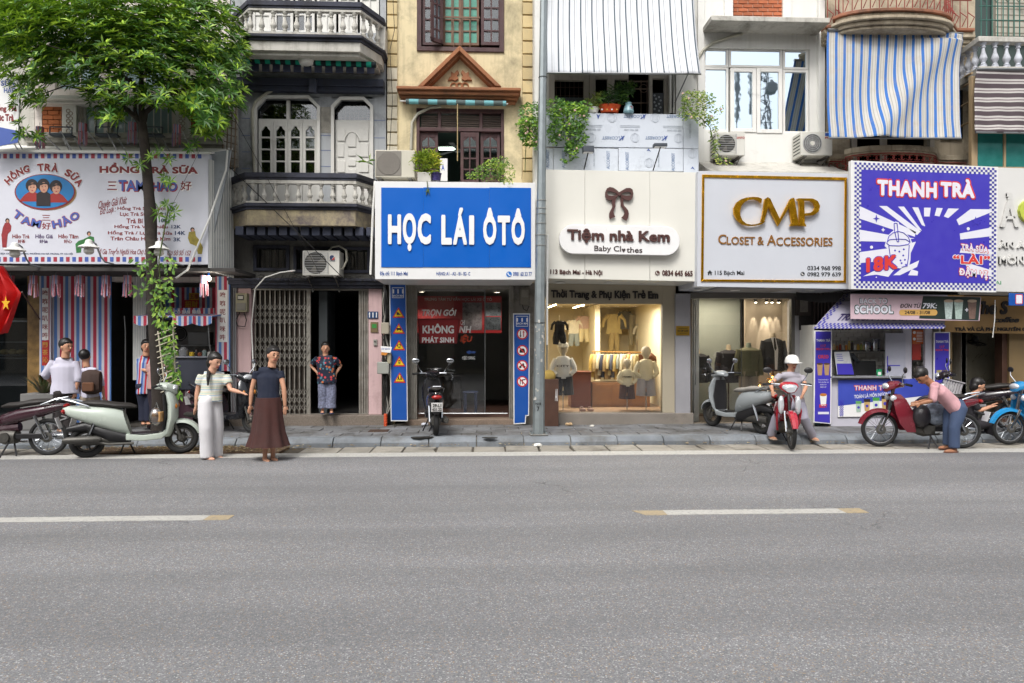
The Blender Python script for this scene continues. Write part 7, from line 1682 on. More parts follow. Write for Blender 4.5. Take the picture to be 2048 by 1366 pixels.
# ---- ground floor of A
soff=Z(535,YA,200)
obj('sign_soffit',MB().box(X(-120,YA),X(470,YA),YA,HY+.5,soff-.06,soff),mat('soffit_dark','#3d3a38',.8,dirt=.4),hA)
def striped(name,n,c1='#a83a4c',c2='#5678b0',cw='#bdbbc4'):
    return stripes(name,'x',n,[(0,cw),(.12,c1),(.42,cw),(.6,c2),(.88,cw)],var=.05)
ST=striped('market_stripe',.206);ST2=striped('market_stripe2',.19)
obj('striped_cloth',pbox(MB(),101,548,222,845,HY-.05,.03),ST,hA)
rib=MB()
for k in range(24):x0=X(102+k*5,HY);rib.tube([(x0,HY-.052,.14),(x0,HY-.052,Z(550,HY,160))],.004,4)
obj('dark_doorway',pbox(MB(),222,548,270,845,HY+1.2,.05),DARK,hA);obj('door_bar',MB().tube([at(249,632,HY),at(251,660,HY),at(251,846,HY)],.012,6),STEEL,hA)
obj('white_cladding',pbox(MB(),266,548,292,760,HY-.02,.05),mat('corrugated_white','#aeb0ae',.5),hA)
for k in range(5):obj('cladding_rib',MB().tube([at(268+k*5,550,HY-.025),at(268+k*5,760,HY-.025)],.006,4),WHITE2,hA)
obj('inner_wall',pbox(MB(),290,555,432,845,HY+1.3,.05),mat('stall_inner','#9a9a98',.8),hA);obj('inner_floor',MB().box(ax0,ax1,HY-.02,HY+4,.05,.125),mat('grout','#4e4a44'),hA)
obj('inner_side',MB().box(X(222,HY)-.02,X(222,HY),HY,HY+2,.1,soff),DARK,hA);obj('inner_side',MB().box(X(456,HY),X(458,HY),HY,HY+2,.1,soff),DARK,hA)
def char_banner(x0,x1,y0,y1,Y,label,s,red=None):
    t=thing('lettered_banner',label,'banner',at((x0+x1)/2,y1,Y),group='lettered banners of the milk tea shop')
    obj('striped_edge',pbox(MB(),x0,y0,x1,y1,Y,.02),ST2,t);obj('pale_field',pbox(MB(),x0+5,y0+28,x1-5,y0+132,Y-.004,.003),LW,t)
    n=len(s);texts(t,[(ch,((x0+x1)/2-5.5,y0+32+k*17,(x0+x1)/2+5.5,y0+43.5+k*17)) for k,ch in enumerate(s)],Y-.005,DR,.001,bold=.01)
    if red:obj('red_field',pbox(MB(),x0+5,y0+133,x1-5,y0+183,Y-.004,.003),mat('vinyl_bright_red','#a92a22',.5),t);texts(t,[(ch,((x0+x1)/2-5.5,y0+136+k*15,(x0+x1)/2+5.5,y0+147+k*15)) for k,ch in enumerate(red)],Y-.008,mat('print_gold','#b98a3c',.5),.001,bold=.01)
char_banner(79,102,548,750,HY-.1,'tall narrow banner with red characters beside the golden brown column','唵嘛呢叭咪吽','蘭茶沁');char_banner(431,460,552,742,HY-.15,'tall narrow banner with red characters beside the pink wall','唵嘛呢叭咪吽')
obj('brown_column',pbox(MB(),55,545,79,850,HY-.08,.4),mat('gold_marble','#7d6238',.4,var=.45,vscale=7,dirt=.5,dcol='#4a3418'),hA)
# neighbour's bakery window at the far left
nb=house('bakery_house','dark shop front at the left edge with a bakery window and a red flag',X(-420,HY),ax0-.02,wm=OLDW)
obj('front_wall',MB().wall(X(-420,HY),ax0-.04,.1,11.5,HY+.05,.2,[(X(-300,HY),X(52,HY),.2,3.0)]),OLDW,nb)
room(nb,(X(-300,HY),X(56,HY),.14,3.05),HY+.26,2.5,mat('bakery_dark','#33383a',.8));obj('shop_glass',MB().box(X(-300,HY),X(54,HY),HY+.1,HY+.11,.9,2.2),GLD,nb)
obj('white_board_wall',pbox(MB(),-200,-60,38,36,HY-.3,.3),WHITE2,nb)
for k,py in enumerate((641,683,715)):obj('display_shelf',pbox(MB(),-60,py,54,py+2.5,HY+.3,.35),STEEL,nb)
for k in range(4):c=at(-8+k*17,706,HY+.4);t=thing('bread_loaf','pale bread loaf on the bakery shelf, '+('cut by the photo edge','second from the photo edge','third from the photo edge','nearest the golden brown column')[k],'bread',c,group='bread loaves on the bakery window shelf');obj('loaf',MB().ell(c+Vector((0,0,.02)),(.085,.06,.06),12,8),mat('bread','#9a8a5e',.8,var=.2,vscale=12),t);obj('tray',MB().box(c.x-.08,c.x+.08,c.y-.07,c.y+.07,c.z-.05,c.z-.03),STEEL,t)
# slanted banner upper left
t=thing('slanted_banner','slanted pale menu banner under the leaves at the left edge','banner',at(15,300,11.9));quadbox(LW,[(-40,150),(40,158),(36,285),(-40,300)],12.0,.03,t,'sheet')
texts(t,[('SỮA',(2,158,30,172)),('HẢO',(8,172,32,186))],11.998,PB,.001,bold=.03);texts(t,[('ồng Trà',(-6,208,34,226)),('ục Trà',(-4,228,28,246))],11.998,DR,.001,bold=.05);quadbox(PB,[(-40,246),(37,262),(36,285),(-40,300)],11.998,.001,t,'blue_stripe')
# red flag with a yellow star
fl=thing('red_flag','red flag with a yellow star hanging from a pole at the left edge','flag',at(10,680,12.3));YFL=12.2
def FP_(u,v):
    p=[(6,532),(24,560),(46,586),(24,656),(10,673),(-14,665),(-16,560)]
    return p
v=[];rows_,cols_=18,12
for i in range(rows_+1):
    for j in range(cols_+1):
        a,b=i/rows_,j/cols_;xr=(46 if a < .4 else 46-(a-.4)*58)*(.15+.85*min(1,a*2.6)) if a < 1 else 11;xl=-18;x=xl+(xr-xl)*b;y=532+a*140+b*(0 if a < .5 else (-.5+a)*-12);p=at(x,y,YFL);v.append((p.x,p.y+.07*sin(b*17+a*3),p.z))
mb=MB();C=cols_+1;mb.add(v,[(i*C+j,(i+1)*C+j,(i+1)*C+j+1,i*C+j+1) for i in range(rows_) for j in range(cols_)]);obj('cloth',mb,mat('flag_red','#b5100f',.6,var=.05),fl)
mb=MB();ppoly(mb,[(12+(13 if k % 2 == 0 else 5)*.7*sin(k*pi/5),607-(15 if k % 2 == 0 else 6)*cos(k*pi/5)) for k in range(10)],YFL-.085,.004);obj('star',mb,mat('flag_yellow','#d2a013',.6),fl,smooth=False);obj('pole',MB().tube([at(44,584,YFL),at(79,638,HY-.1)],.014,6),mat('dark_wood','#4f3529'),fl)
# bulb
t=thing('hanging_bulb','bright lit bulb hanging under the white side panel of the milk tea sign','lamp',at(418,556,12.5));c=at(418,557,12.5);obj('bulb',MB().ell(c,(.035,.035,.045),12,8),emit('bulb_on','#fff3dc',30),t);obj('socket',MB().lathe([(.02,.04),(.02,.1)],c,8),mat('socket_blue','#2456a8',.5),t)
pl=bpy.data.lights.new('lamp_light','POINT');pl.energy=4;pl.shadow_soft_size=.05;pl.color=(1,.93,.82);lo=bpy.data.objects.new('lamp_light',pl);COL.objects.link(lo);lo.parent=t;lo.location=c-WL[t.name]+Vector((0,-.08,-.08))
# stall
sl_=thing('milk_tea_stall','tea stall with scalloped striped valance and dark counter between the trunk and the pink wall','stall',at(360,845,HY-.1));YK=HY-.1
obj('back_cloth',pbox(MB(),330,575,432,640,HY+.9,.02),ST,sl_);obj('lintel_board',pbox(MB(),328,616,428,634,YK+.1,.03),ST2,sl_);texts(sl_,[('BÀ CÔ BÁN',(336,619,380,628)),('絲絲',(384,619,402,628))],YK+.098,LW,.001,bold=.03)
poster=thing('fortune_poster','red and yellow poster with characters on the striped cloth inside the stall','poster',at(388,617,HY+.85));quadbox(mat('poster_yellow','#b98f1f',.5),[(378,586),(398,586),(398,600),(378,600)],HY+.85,.01,poster,'upper_sheet');quadbox(mat('poster_red','#a3231d',.5),[(368,600),(398,600),(398,617),(368,617)],HY+.85,.01,poster,'lower_sheet');text(poster,'五福',(380,588,397,598),HY+.848,DR,.001,bold=.03);text(poster,'招財',(370,602,396,615),HY+.848,mat('poster_yellow','#b98f1f'),.001,bold=.03)
def valance(x0,x1,y0,y1,Y,n):
    for k in range(n):
        a,b=x0+(x1-x0)*k/n,x0+(x1-x0)*(k+1)/n;P=[(b,y0),(a,y0)]+[(a+(b-a)*i/8,y1-5*(abs(i-4)/4)**.8*1 if 0 else y0+(y1-y0)*(.72+.28*sin(pi*i/8))) for i in range(9)]
        mb=MB();ppoly(mb,P,Y,.01);obj('valance_scallop',mb,ST2,sl_,smooth=False)
valance(268,302,632,652,YK-.5,1);valance(346,424,632,652,YK-.5,2)
obj('canopy',MB().prism([(YK-.5,Z(632,YK-.5,350)),(YK+.3,Z(625,YK,350)),(YK+.3,Z(625,YK,350)-.02),(YK-.5,Z(632,YK-.5,350)-.02)],X(268,YK-.5),X(424,YK-.5),'yz'),ST2,sl_)
x0,x1,z0,z1=R(292,716,428,748,YK-.3);obj('counter',MB().box(x0,x1,YK-.35,YK+.2,.85,z1),mat('counter_slate','#3a3d48',.5,var=.1),sl_,bev=.01);obj('counter_top',MB().box(x0-.03,x1+.03,YK-.38,YK+.22,z1,z1+.03),mat('counter_top_grey','#6e7078',.4),sl_,bev=.005)
obj('lower_panel',MB().box(x0+.02,x1-.02,YK-.3,YK+.15,.14,.85),mat('plum_panel','#4f3340',.6,var=.15),sl_);quadbox(mat('poster_grey','#8a8286',.6,var=.3,vscale=20),[(370,765),(392,765),(392,800),(370,800)],YK-.31,.01,sl_,'poster')
obj('stall_post',MB().tube([at(416,640,YK-.45),at(419,690,YK-.45),at(425,725,YK-.45)],.012,6).tube([at(302,640,YK-.45),at(312,700,YK-.45)],.012,6),STEEL,sl_)
for k,(px,w_,h_,cc,lb) in enumerate(((368,9,18,'#8f9092','steel pot with lid at the back of the tea stall counter'),(352,5,12,'#9c9a8e','squat pale jar on the tea stall counter'),(384,5,9,'#b89a2e','yellow banded tub on the tea stall counter'),(393,3,13,'#2c2623','dark bottle on the tea stall counter'),(400,4,8,'#8a4a34','red brown jar on the tea stall counter'),(409,4,14,'#7b8a86','green grey bottle on the tea stall counter'),(419,4,10,'#c4c2ba','white tub on the tea stall counter'))):
    c=at(px,714,YK+.0);s=1/102;c.z=z1+.03;t=thing('pot' if w_ > 6 else 'jar',lb,'pot' if w_ > 6 else 'jar',c);r_,H=w_*s,h_*s
    obj('body',MB().lathe([(r_*.9,0),(r_,H*.1),(r_,H*.7),(r_*.7,H*.85)],c,14),mat('jar'+cc,cc,.35,.6 if k == 0 else 0),t);obj('lid',MB().lathe([(r_*.72,H*.85),(r_*.7,H*.95),(.01,H)],c,14),STEEL if k == 0 else mat('jar_lid','#5c4a40',.5),t)
t=thing('warmer_box','glazed steel warmer box on the tea stall counter beside the pot','box',at(392,700,YK));obj('casing',pbox(MB(),376,664,416,690,YK+.5,.3),STEEL,t,bev=.01);obj('shelf',pbox(MB(),346,690,424,692,YK+.4,.3),STEEL,t);obj('round_fan',MB().torus(at(360,668,YK+.5),.13,.012,20,5).lathe([(.11,0),(.1,.02)],at(360,668,YK+.52),16,'y'),BLACK,t)
# pink wall meter and conduits between A and B
t=thing('electricity_meter','beige electricity meter box on the pink pillar beside the striped banner','meter',at(482,624,HY-.1));obj('box',pbox(MB(),471,586,494,624,HY-.14,.13),mat('meter_beige','#8d8870',.6,dirt=.4),t,bev=.012);obj('dial',pbox(MB(),475,590,487,600,HY-.155,.012),BLACK,t,bev=.003);obj('dial_label',pbox(MB(),476,592,486,598,HY-.158,.002),OLDW,t);obj('cover',pbox(MB(),473,606,491,620,HY-.155,.012),mat('meter_grey','#77736b'),t,bev=.004);obj('cable',MB().tube([at(480,624,HY-.08),at(472,640,HY-.06),at(475,652,HY-.06),at(490,653,HY-.06),at(493,640,HY-.06),at(488,624,HY-.08)],.01,6),CABLE,t)
t=thing('conduit_pipes','pair of grey conduit pipes running down beside the striped lettered banner','pipe',at(468,845,HY-.1))
for k,px in enumerate((463,468,472)):obj('pipe',MB().tube([at(px,575,HY-.05),at(px-1,700,HY-.06),at(px+1,846,HY-.05)],.018,8),mat('conduit_grey','#77777a',.5),t)
# planter with spiky plant
t=thing('spiky_plant','spiky aloe in a square grey pot before the golden brown column','plant',at(85,850,HY-.35));c=at(88,800,HY-.35)
obj('pot',MB().box(c.x-.3,c.x+.28,c.y-.2,c.y+.2,.131,Z(786,c.y,88)),mat('pot_grey','#6d6c6a',.8),t,bev=.01);m=MB();rr=random.Random(3)
for k in range(40):
    a=rr.uniform(0,6.28);L=rr.uniform(.3,.5);s=rr.uniform(.25,.9);bx,by,bz=c.x,c.y,Z(787,c.y,88);d=Vector((cos(a)*s,sin(a)*s,1)).normalized();n_=Vector((-sin(a),cos(a),0))*.018
    p=Vector((bx+cos(a)*.05,by+sin(a)*.05,bz));q=p+d*L*.5;e=p+d*L+Vector((cos(a)*.06,sin(a)*.06,-.03));m.add([p-n_,p+n_,q+n_,q-n_,e],[(0,1,2,3),(3,2,4)])
obj('leaves',m,leafmat('aloe_leaf','#2d3a2b','#586049','#6b5a50'),t,smooth=False,kind='stuff')
# ================================================================ plants
def leaf_blade(m,p,d,n_,L,W,droop=.15):
    d=d.normalized();s=d.cross(n_).normalized()*W*.5;up=s.cross(d).normalized()
    a=p+d*L*.12;b=p+d*L*.5+up*L*.03;e=p+d*L-Vector((0,0,L*droop))
    m.v += [tuple(p),tuple(b-s),tuple(e),tuple(b+s)];k=len(m.v)-4;m.f.append([k,k+1,k+2]);m.f.append([k,k+2,k+3]);m.mi += [0,0]
def whorl(m,p,axis,rr,L=.14,W=.032,n=8):
    axis=axis.normalized();u=axis.orthogonal().normalized();v=axis.cross(u);a0=rr.uniform(0,6.28)
    for k in range(n):
        a=a0+2*pi*k/n+rr.uniform(-.2,.2);d=u*cos(a)+v*sin(a)+axis*rr.uniform(.15,.6);leaf_blade(m,p,d,axis,L*rr.uniform(.75,1.15),W*rr.uniform(.8,1.2),rr.uniform(0,.3))
TRY=11.9
tr=thing('street_tree','street tree with dark leaning trunk and broad green crown before the milk tea sign','tree',at(318,875,TRY));WT=lambda x,y,dy=0:at(x,y,TRY+dy)
BK_=mat('bark','#2e2722',.9,var=.3,vscale=8,dirt=.4,dcol='#5c554a',bump=1.0,bscale=50)
base=WT(320,868);base.z=.05
tp=[base,WT(318,800),WT(312,700),WT(306,600),WT(303,500),WT(301,420),WT(299,400),WT(294,340),WT(288,280),WT(284,245)]
obj('trunk',MB().tube(tp,[.15,.11,.1,.095,.09,.1,.085,.08,.08,.07],14),BK_,tr)
mb=MB();tips=[]
def branch(pts,r0,r1):
    P=[WT(*q) for q in pts];mb.tube(P,[r0+(r1-r0)*i/(len(P)-1) for i in range(len(P))],8);tips.append(P)
branch([(286,252),(272,235),(255,220),(240,205,.2),(215,180,.4)],.055,.02);branch([(286,250),(292,225),(320,200),(335,190),(370,178,-.2),(410,165,-.3)],.05,.018);branch([(284,250),(283,200),(283,150),(275,100,.2),(270,40,.1)],.055,.02)
branch([(275,240),(270,220),(272,190,.3),(262,160,.5)],.035,.015);branch([(335,190),(336,165),(350,130,.3),(370,80,.4)],.03,.012);branch([(283,160),(310,120,-.3),(330,70,-.5)],.03,.01);branch([(283,180),(230,140,-.4),(170,110,-.6),(90,90,-.6)],.035,.01);branch([(240,205,.2),(170,180,.3),(130,172,.3),(80,190,.2)],.02,.008);branch([(275,100,.2),(200,60,.5),(120,30,.6)],.025,.01);branch([(370,178,-.2),(430,150,0),(465,130,.1)],.02,.008)
obj('branches',mb,BK_,tr)
rr=random.Random(11);m=MB();cnt=0
blobs=[(60,60,85,55),(170,45,95,55),(290,45,95,60),(400,70,80,60),(60,130,65,45),(150,130,70,40),(260,120,80,40),(370,130,80,45),(450,165,48,62),(230,185,60,28),(340,190,60,26),(400,200,45,40),(40,40,60,50),(330,90,80,60),(215,90,80,50),(60,195,38,22),(420,235,30,34),(225,228,26,16),(210,10,200,30),(400,20,70,35),(450,95,40,45)]
wts=[b[2]*b[3] for b in blobs]
while cnt < 3000:
    b=rr.choices(blobs,wts)[0];a=rr.uniform(0,6.28);q=sqrt(rr.random());x=b[0]+b[2]*q*cos(a)*1.05;y=b[1]+b[3]*q*sin(a)*1.05
    if x > 492 or y > 285:continue
    dy=rr.uniform(-1.25,1.25)*sqrt(max(.05,1-q*q));p=WT(x,y,dy);cnt += 1
    ax_=Vector(((x-260)/260+rr.uniform(-.5,.5),dy*.6-.35+rr.uniform(-.4,.4),.7+(150-y)/160+rr.uniform(-.2,.5)));whorl(m,p,ax_,rr,.17,.04,7)
for x,y in [(33,262),(60,268),(75,275),(45,245),(190,222),(205,235),(390,262),(410,275),(425,262),(385,290),(402,250)]:
    for k in range(3):whorl(m,WT(x+rr.uniform(-8,8),y+rr.uniform(-8,8),rr.uniform(-.3,.3)),Vector((rr.uniform(-.6,.6),-.4,-.1+rr.random())),rr,.15,.034,7)
LF=leafmat('tree_leaf','#1a3a12','#508a27','#a9c840')
obj('crown',m,LF,tr,smooth=False,kind='stuff')
# shoots and vine on the trunk
m=MB()
for x,y in ((305,318),(322,305),(340,318),(280,330),(255,318),(332,412),(350,420),(338,438),(322,425),(330,358),(345,365)):
    for k in range(2):whorl(m,WT(x+rr.uniform(-5,5),y+rr.uniform(-5,5),rr.uniform(-.35,-.1)),Vector((rr.uniform(-.7,.7),-.6,rr.uniform(-.2,.6))),rr,.15,.03,7)
for k in range(330):
    u=rr.random();cx,w_=np.interp(u,[0,.2,.45,.7,1],[305,315,330,340,355]),np.interp(u,[0,.15,.4,.7,1],[42,36,18,13,10]);x=cx+rr.uniform(-w_,w_);y=505+u*290
    if u < .25 and rr.random() < .5:x=rr.uniform(262,350);y=rr.uniform(515,590)
    p=WT(x,y,rr.uniform(-.45,-.12));leaf_blade(m,p,Vector((rr.uniform(-1,1),rr.uniform(-.6,.2),rr.uniform(-1,.2))),Vector((0,-1,.3)),rr.uniform(.07,.13),rr.uniform(.035,.06))
vn=thing('climbing_vine','light green vine and young shoots climbing the street tree trunk','vine',WT(330,800,-.2));obj('leaves',m,leafmat('vine_leaf','#2c5417','#6f9a35','#9dbb4a'),vn,smooth=False,kind='stuff');obj('stem',MB().tube([WT(325,870,-.2),WT(345,790,-.2),WT(330,690,-.2),WT(322,600,-.2),WT(318,520,-.2),WT(336,420,-.25)],.012,6),mat('green_stem','#4d5a2e',.8),vn)
t=thing('bamboo_frame','pale bamboo ladder leaning against the trunk above the mint scooter','ladder',WT(345,790,-.35));BB=mat('pale_bamboo','#b3ab97',.7,var=.1)
for k in range(11):obj('rung',MB().tube([WT(310+k*1.2,670+k*11.5,-.38),WT(352+k*.8,655+k*11.5,-.3)],.009,5),BB,t)
obj('rail',MB().tube([WT(316,662,-.36),WT(332,790,-.36)],.012,5),BB,t);obj('rail',MB().tube([WT(346,650,-.32),WT(352,785,-.32)],.012,5),BB,t)
def bush(name,label,cat,blobs,Y,n,L,W,lm,pot=None,stems=None,hang=False,flowers=0,dd=.25,up=.5,seed=1):
    rr=random.Random(seed);t=thing(name,label,cat,at(blobs[0][0],blobs[0][1]+blobs[0][3],Y));m=MB();wts=[b[2]*b[3] for b in blobs]
    for k in range(n):
        b=rr.choices(blobs,wts)[0];a=rr.uniform(0,6.28);q=sqrt(rr.random())**.9;p=at(b[0]+b[2]*q*cos(a),b[1]+b[3]*q*sin(a),Y+rr.uniform(-dd,dd)*.9)
        leaf_blade(m,p,Vector((rr.uniform(-1,1),rr.uniform(-1,.4),(-rr.random() if hang else rr.uniform(-.4,up)))),Vector((rr.uniform(-.5,.5),-1,.5)),L*rr.uniform(.6,1.3),W*rr.uniform(.7,1.2))
    obj('leaves',m,lm,t,smooth=False,kind='stuff')
    if stems:
        s=MB()
        for st in stems:s.tube([at(x,y,Y) for x,y in st],.008,5)
        obj('stems',s,mat('green_stem','#4d5a2e',.8),t)
    if flowers:
        f=MB()
        for k in range(flowers):b=rr.choices(blobs,wts)[0];f.ell(at(b[0]+b[2]*rr.uniform(-.8,.8),b[1]+b[3]*rr.uniform(-.8,.8),Y-dd*.8),(.022,.015,.022),6,4)
        obj('flowers',f,mat('pink_blossom','#c9a99b',.7),t,kind='stuff')
    return t
VL=leafmat('bougainvillea_leaf','#1d4214','#578a2a','#8db03a');PLT=leafmat('pot_plant_leaf','#274a1b','#6b9434','#a9bd4a');DKL=leafmat('dark_pot_leaf','#14301a','#3a6a2c','#6f9440')
bush('climbing_shrub','leafy green climbing shrub hanging around the steel pole under the grey awning','shrub',[(1065,230,26,26),(1062,265,22,30),(1110,215,28,18),(1140,235,36,30),(1150,270,25,28),(1145,300,14,20),(1110,265,14,25),(1160,215,20,14),(1048,258,14,24),(1078,290,10,14),(1132,322,10,5)],12.55,2600,.07,.042,VL,stems=[[(1050,345),(1052,290),(1060,250)],[(1140,320),(1142,260),(1130,225)]],flowers=14,dd=.3,seed=2)
bush('climbing_shrub','thin yellow green shrub trailing beside the white house window onto the old air conditioner','shrub',[(1390,210,30,30),(1410,205,20,22),(1372,225,18,16),(1425,240,12,12),(1405,240,16,14),(1428,270,9,18),(1432,300,8,20),(1445,322,18,8),(1375,195,14,12),(1440,222,10,10)],12.45,900,.06,.036,leafmat('thin_shrub_leaf','#3c5a20','#7f9a3c','#b8bd62'),stems=[[(1376,226),(1398,232),(1420,255),(1430,300),(1450,326)]],flowers=6,dd=.2,seed=3)
def pot(t,px,py0,py1,w0,w1,Y,m):
    a,b=at(px,py1,Y),at(px,py0,Y);H=b.z-a.z;s=1/113;obj('pot',MB().lathe([(w0*s,0),(w1*s,H*.9),(w1*s*1.06,H*.9),(w1*s*1.06,H),(w1*s*.9,H),(w1*s*.85,H*.9)],a,18),m,t)
YL=12.35
t=bush('potted_plant','bright yellow green grassy plant in a pale square pot on the blue sign','plant',[(853,330,22,20),(868,325,12,12),(845,318,14,10),(858,312,16,8)],YL,380,.16,.022,leafmat('yellow_grass_leaf','#4d6b1c','#9db02c','#c9c544'),dd=.15,up=1,seed=4);obj('pot',pbox(MB(),835,344,862,363,YL-.1,.22),OLDW,t,bev=.01)
t=thing('ceramic_pot','small violet glazed pot beside the pale square pot on the blue sign','pot',at(872,362,YL));pot(t,872,347,362,9,11,YL,mat('violet_glaze','#3a3560',.2,var=.3,vscale=20));bush('weedy_shoot','thin dry shoot hanging over the edge of the blue sign','plant',[(855,380,5,6)],YS-.03,14,.05,.012,PLT,stems=[[(854,362),(856,380),(852,390)],[(856,378),(859,389)]],dd=.02,seed=5)
t=bush('potted_plant','bushy small leaved plant in a clay pot spilling over the blue sign','plant',[(985,340,26,22),(965,345,18,14),(1010,345,20,22),(945,352,14,8),(1015,365,9,10),(1000,325,20,12)],YL-.1,1000,.05,.022,PLT,dd=.2,seed=6);pot(t,982,354,364,9,12,YL,mat('clay_pot','#7a6a58',.8))
t=bush('potted_plant','spiky plants in an orange oval trough on the film covered panels','plant',[(1225,195,20,14),(1210,200,16,10),(1235,185,10,12)],12.8,170,.17,.02,DKL,dd=.15,up=1.4,seed=7);a_,b_=at(1219,226,12.8),at(1219,211,12.8)
mb=MB().lathe([(.16,0),(.215,(b_.z-a_.z)*.9),(.225,b_.z-a_.z),(.2,b_.z-a_.z)],(0,0,0),20);mb.v=[(v[0]*1.0+a_.x,v[1]*.5+a_.y,v[2]+a_.z) for v in mb.v];obj('trough',mb,mat('orange_glaze','#b8481f',.4,var=.1),t)
for k in range(4):c=at(1204+k*10,219,12.69);obj('painted_flower',MB().ell(c,(.02,.006,.015),8,4),mat('print_gold','#b98a3c') if k % 2 else LW,t)
t=bush('potted_plant','leafy plant in a pale blue vase with a red mark on the film covered panels','plant',[(1252,180,14,16),(1262,172,10,10),(1245,198,10,12)],12.8,260,.08,.035,DKL,dd=.15,seed=8);c=at(1257,227,12.75);mb=MB().lathe([(.085,0),(.1,.03),(.085,.12),(.055,.17),(.06,.2)],c,18);obj('vase',mb,mat('pale_blue_glaze','#7fa3ab',.3),t);obj('red_mark',MB().torus((c.x+.03,c.y-.085,c.z+.09),.022,.006,12,4),mat('warn_red','#b32320'),t)
t=bush('potted_plant','feathery yellow green plant in a white bowl beside the orange trough','plant',[(1188,205,14,14),(1200,198,10,10)],12.8,160,.12,.014,leafmat('feather_leaf','#4a6028','#94a048'),dd=.12,up=1.2,seed=9);pot(t,1187,217,227,8,12,12.8,WHITE2)
bush('strap_leaf_plant','strap leaved plant peeking out behind the large beige air conditioner','plant',[(738,322,8,6)],12.5,9,.25,.03,PLT,dd=.1,up=.6,seed=10)
# ================================================================ steel pole, cables, small street things
pc0=at(1077,868,11.85);pc0.z=.13;pc1=at(1088,-60,11.85)
pp=thing('steel_pole','tall galvanised octagonal street pole rising between the blue and the cream shop signs','pole',pc0)
obj('shaft',MB().tube([pc0,pc0.lerp(pc1,.37),pc0.lerp(pc1,.65),pc1],[.105,.088,.072,.06],8),GALV,pp,ang=20)
obj('base_plate',MB().box(pc0.x-.16,pc0.x+.16,pc0.y-.16,pc0.y+.16,.13,.15),mat('base_concrete','#76746f',.9),pp,bev=.01)
for sx in (-1,1):
    for sy in (-1,1):obj('bolt',MB().lathe([(.018,0),(.018,.035)],(pc0.x+sx*.125,pc0.y+sy*.125,.15),6),GALV,pp)
for k,py in enumerate((401,417,428,447,470,491,645,155)):
    u=(868-py)/928;c=pc0.lerp(pc1,u);r_=.105-.047*u;obj('wire_band',MB().torus(c,r_+.003,.005,16,5,'z'),CABLEG if k < 6 else CABLE,pp)
st_=MB();rr=random.Random(8)
for k in range(34):
    py=rr.choice([rr.uniform(690,800),rr.uniform(640,700)]);u=(868-py)/928;c=pc0.lerp(pc1,u);r_=.107-.047*u;a=rr.uniform(-2.6,-.5);s=rr.uniform(.006,.02);p=Vector((c.x+r_*cos(a),c.y+r_*sin(a)*1.0,c.z));tn=Vector((-sin(a),cos(a),0))*s;n_=Vector((cos(a),sin(a),0))*.003;h_=Vector((0,0,s*rr.uniform(.4,1.6)))
    st_.add([p+n_-tn-h_,p+n_+tn-h_,p+n_+tn+h_,p+n_-tn+h_],[(0,1,2,3)])
obj('torn_stickers',st_,mat('sticker_grey','#b5b3ac',.8,var=.3,vscale=30),pp,smooth=False,kind='stuff')
texts(pp,[('N18',(1071,805,1082,810)),('7',(1074,813,1078.5,822))],11.74,BLACK,.001,bold=.03)
obj('white_conduit',MB().tube([at(1095,470,12.0),at(1094,600,12.0),at(1094,690,12.0)],.02,8),WHITE2,pp)
# cable bundle with boxes beside the pink pillar
ct=thing('cable_bundle','tangle of black and grey cables between the pink pillar and the tall blue banner','cables',at(772,846,HY-.3));rr=random.Random(21)
for k in range(9):
    pts=[at(768+rr.uniform(-4,4),560,HY-.1)]
    for y in range(600,820,35):pts.append(at(770+rr.uniform(-5,6)+(14*sin((y-690)/60) if y > 700 and k < 4 else 0),y,HY-.2+rr.uniform(-.08,.05)))
    pts.append(at(771+rr.uniform(-2,2),838,HY-.25));P=[]
    for i in range(len(pts)-1):
        for u in (0,.33,.66):P.append(pts[i].lerp(pts[i+1],u))
    obj('cable',MB().tube(P+[pts[-1]],rr.uniform(.009,.02),6),CABLE if k % 3 else CABLEG,ct)
obj('back_board',pbox(MB(),764,565,777,846,HY-.08,.08),mat('dark_wood_board','#2d2622',.9,dirt=.4),ct)
for k,(r_,m2) in enumerate((((762,645,778,668),'#9c9484'),((754,724,778,748),'#8f9089'),((774,705,782,728),'#97907a'))):obj('junction_box',pbox(MB(),*r_,HY-.38,.16),mat('jbox'+m2,m2,.6,dirt=.25),ct,bev=.015)
mb=MB().lathe([(.028,0),(.032,.02),(.028,.04)]*6,(0,0,0),10);mb=MB()
c=at(771,848,HY-.28);c.z=.13
for k in range(8):mb.lathe([(.026,k*.03),(.034,k*.03+.01),(.034,k*.03+.02),(.026,k*.03+.03)],c,10)
obj('orange_duct',mb,mat('orange_plastic','#c2481c',.5),ct)
t=thing('paper_advert','torn white and orange paper advert reading LẮP MẠNG stuck on the cable bundle','poster',at(774,710,HY-.42));quadbox(LW,[(761,692),(784,694),(781,706),(763,704)],HY-.42,.005,t,'sheet');quadbox(mat('ad_orange','#c07a2c',.6),[(763,704),(776,706),(772,711),(762,710)],HY-.42,.005,t,'lower_strip');text(t,'LẮP MẠNG',(763,695,780,700),HY-.422,PB,.001,bold=.04)
t=thing('electricity_meter','dark meter box with loose wires over the short blue banner','meter',at(1048,612,HY-.1));obj('box',pbox(MB(),1040,575,1060,610,HY-.16,.14),mat('meter_dark2','#6a665c',.7,dirt=.5),t,bev=.01);obj('cover',pbox(MB(),1043,580,1057,595,HY-.175,.014),mat('meter_grey','#77736b'),t,bev=.004);obj('cable',MB().tube([at(1045,610,HY-.1),at(1047,618,HY-.1),at(1054,622,HY-.1),at(1058,612,HY-.1)],.008,6),CABLE,t)
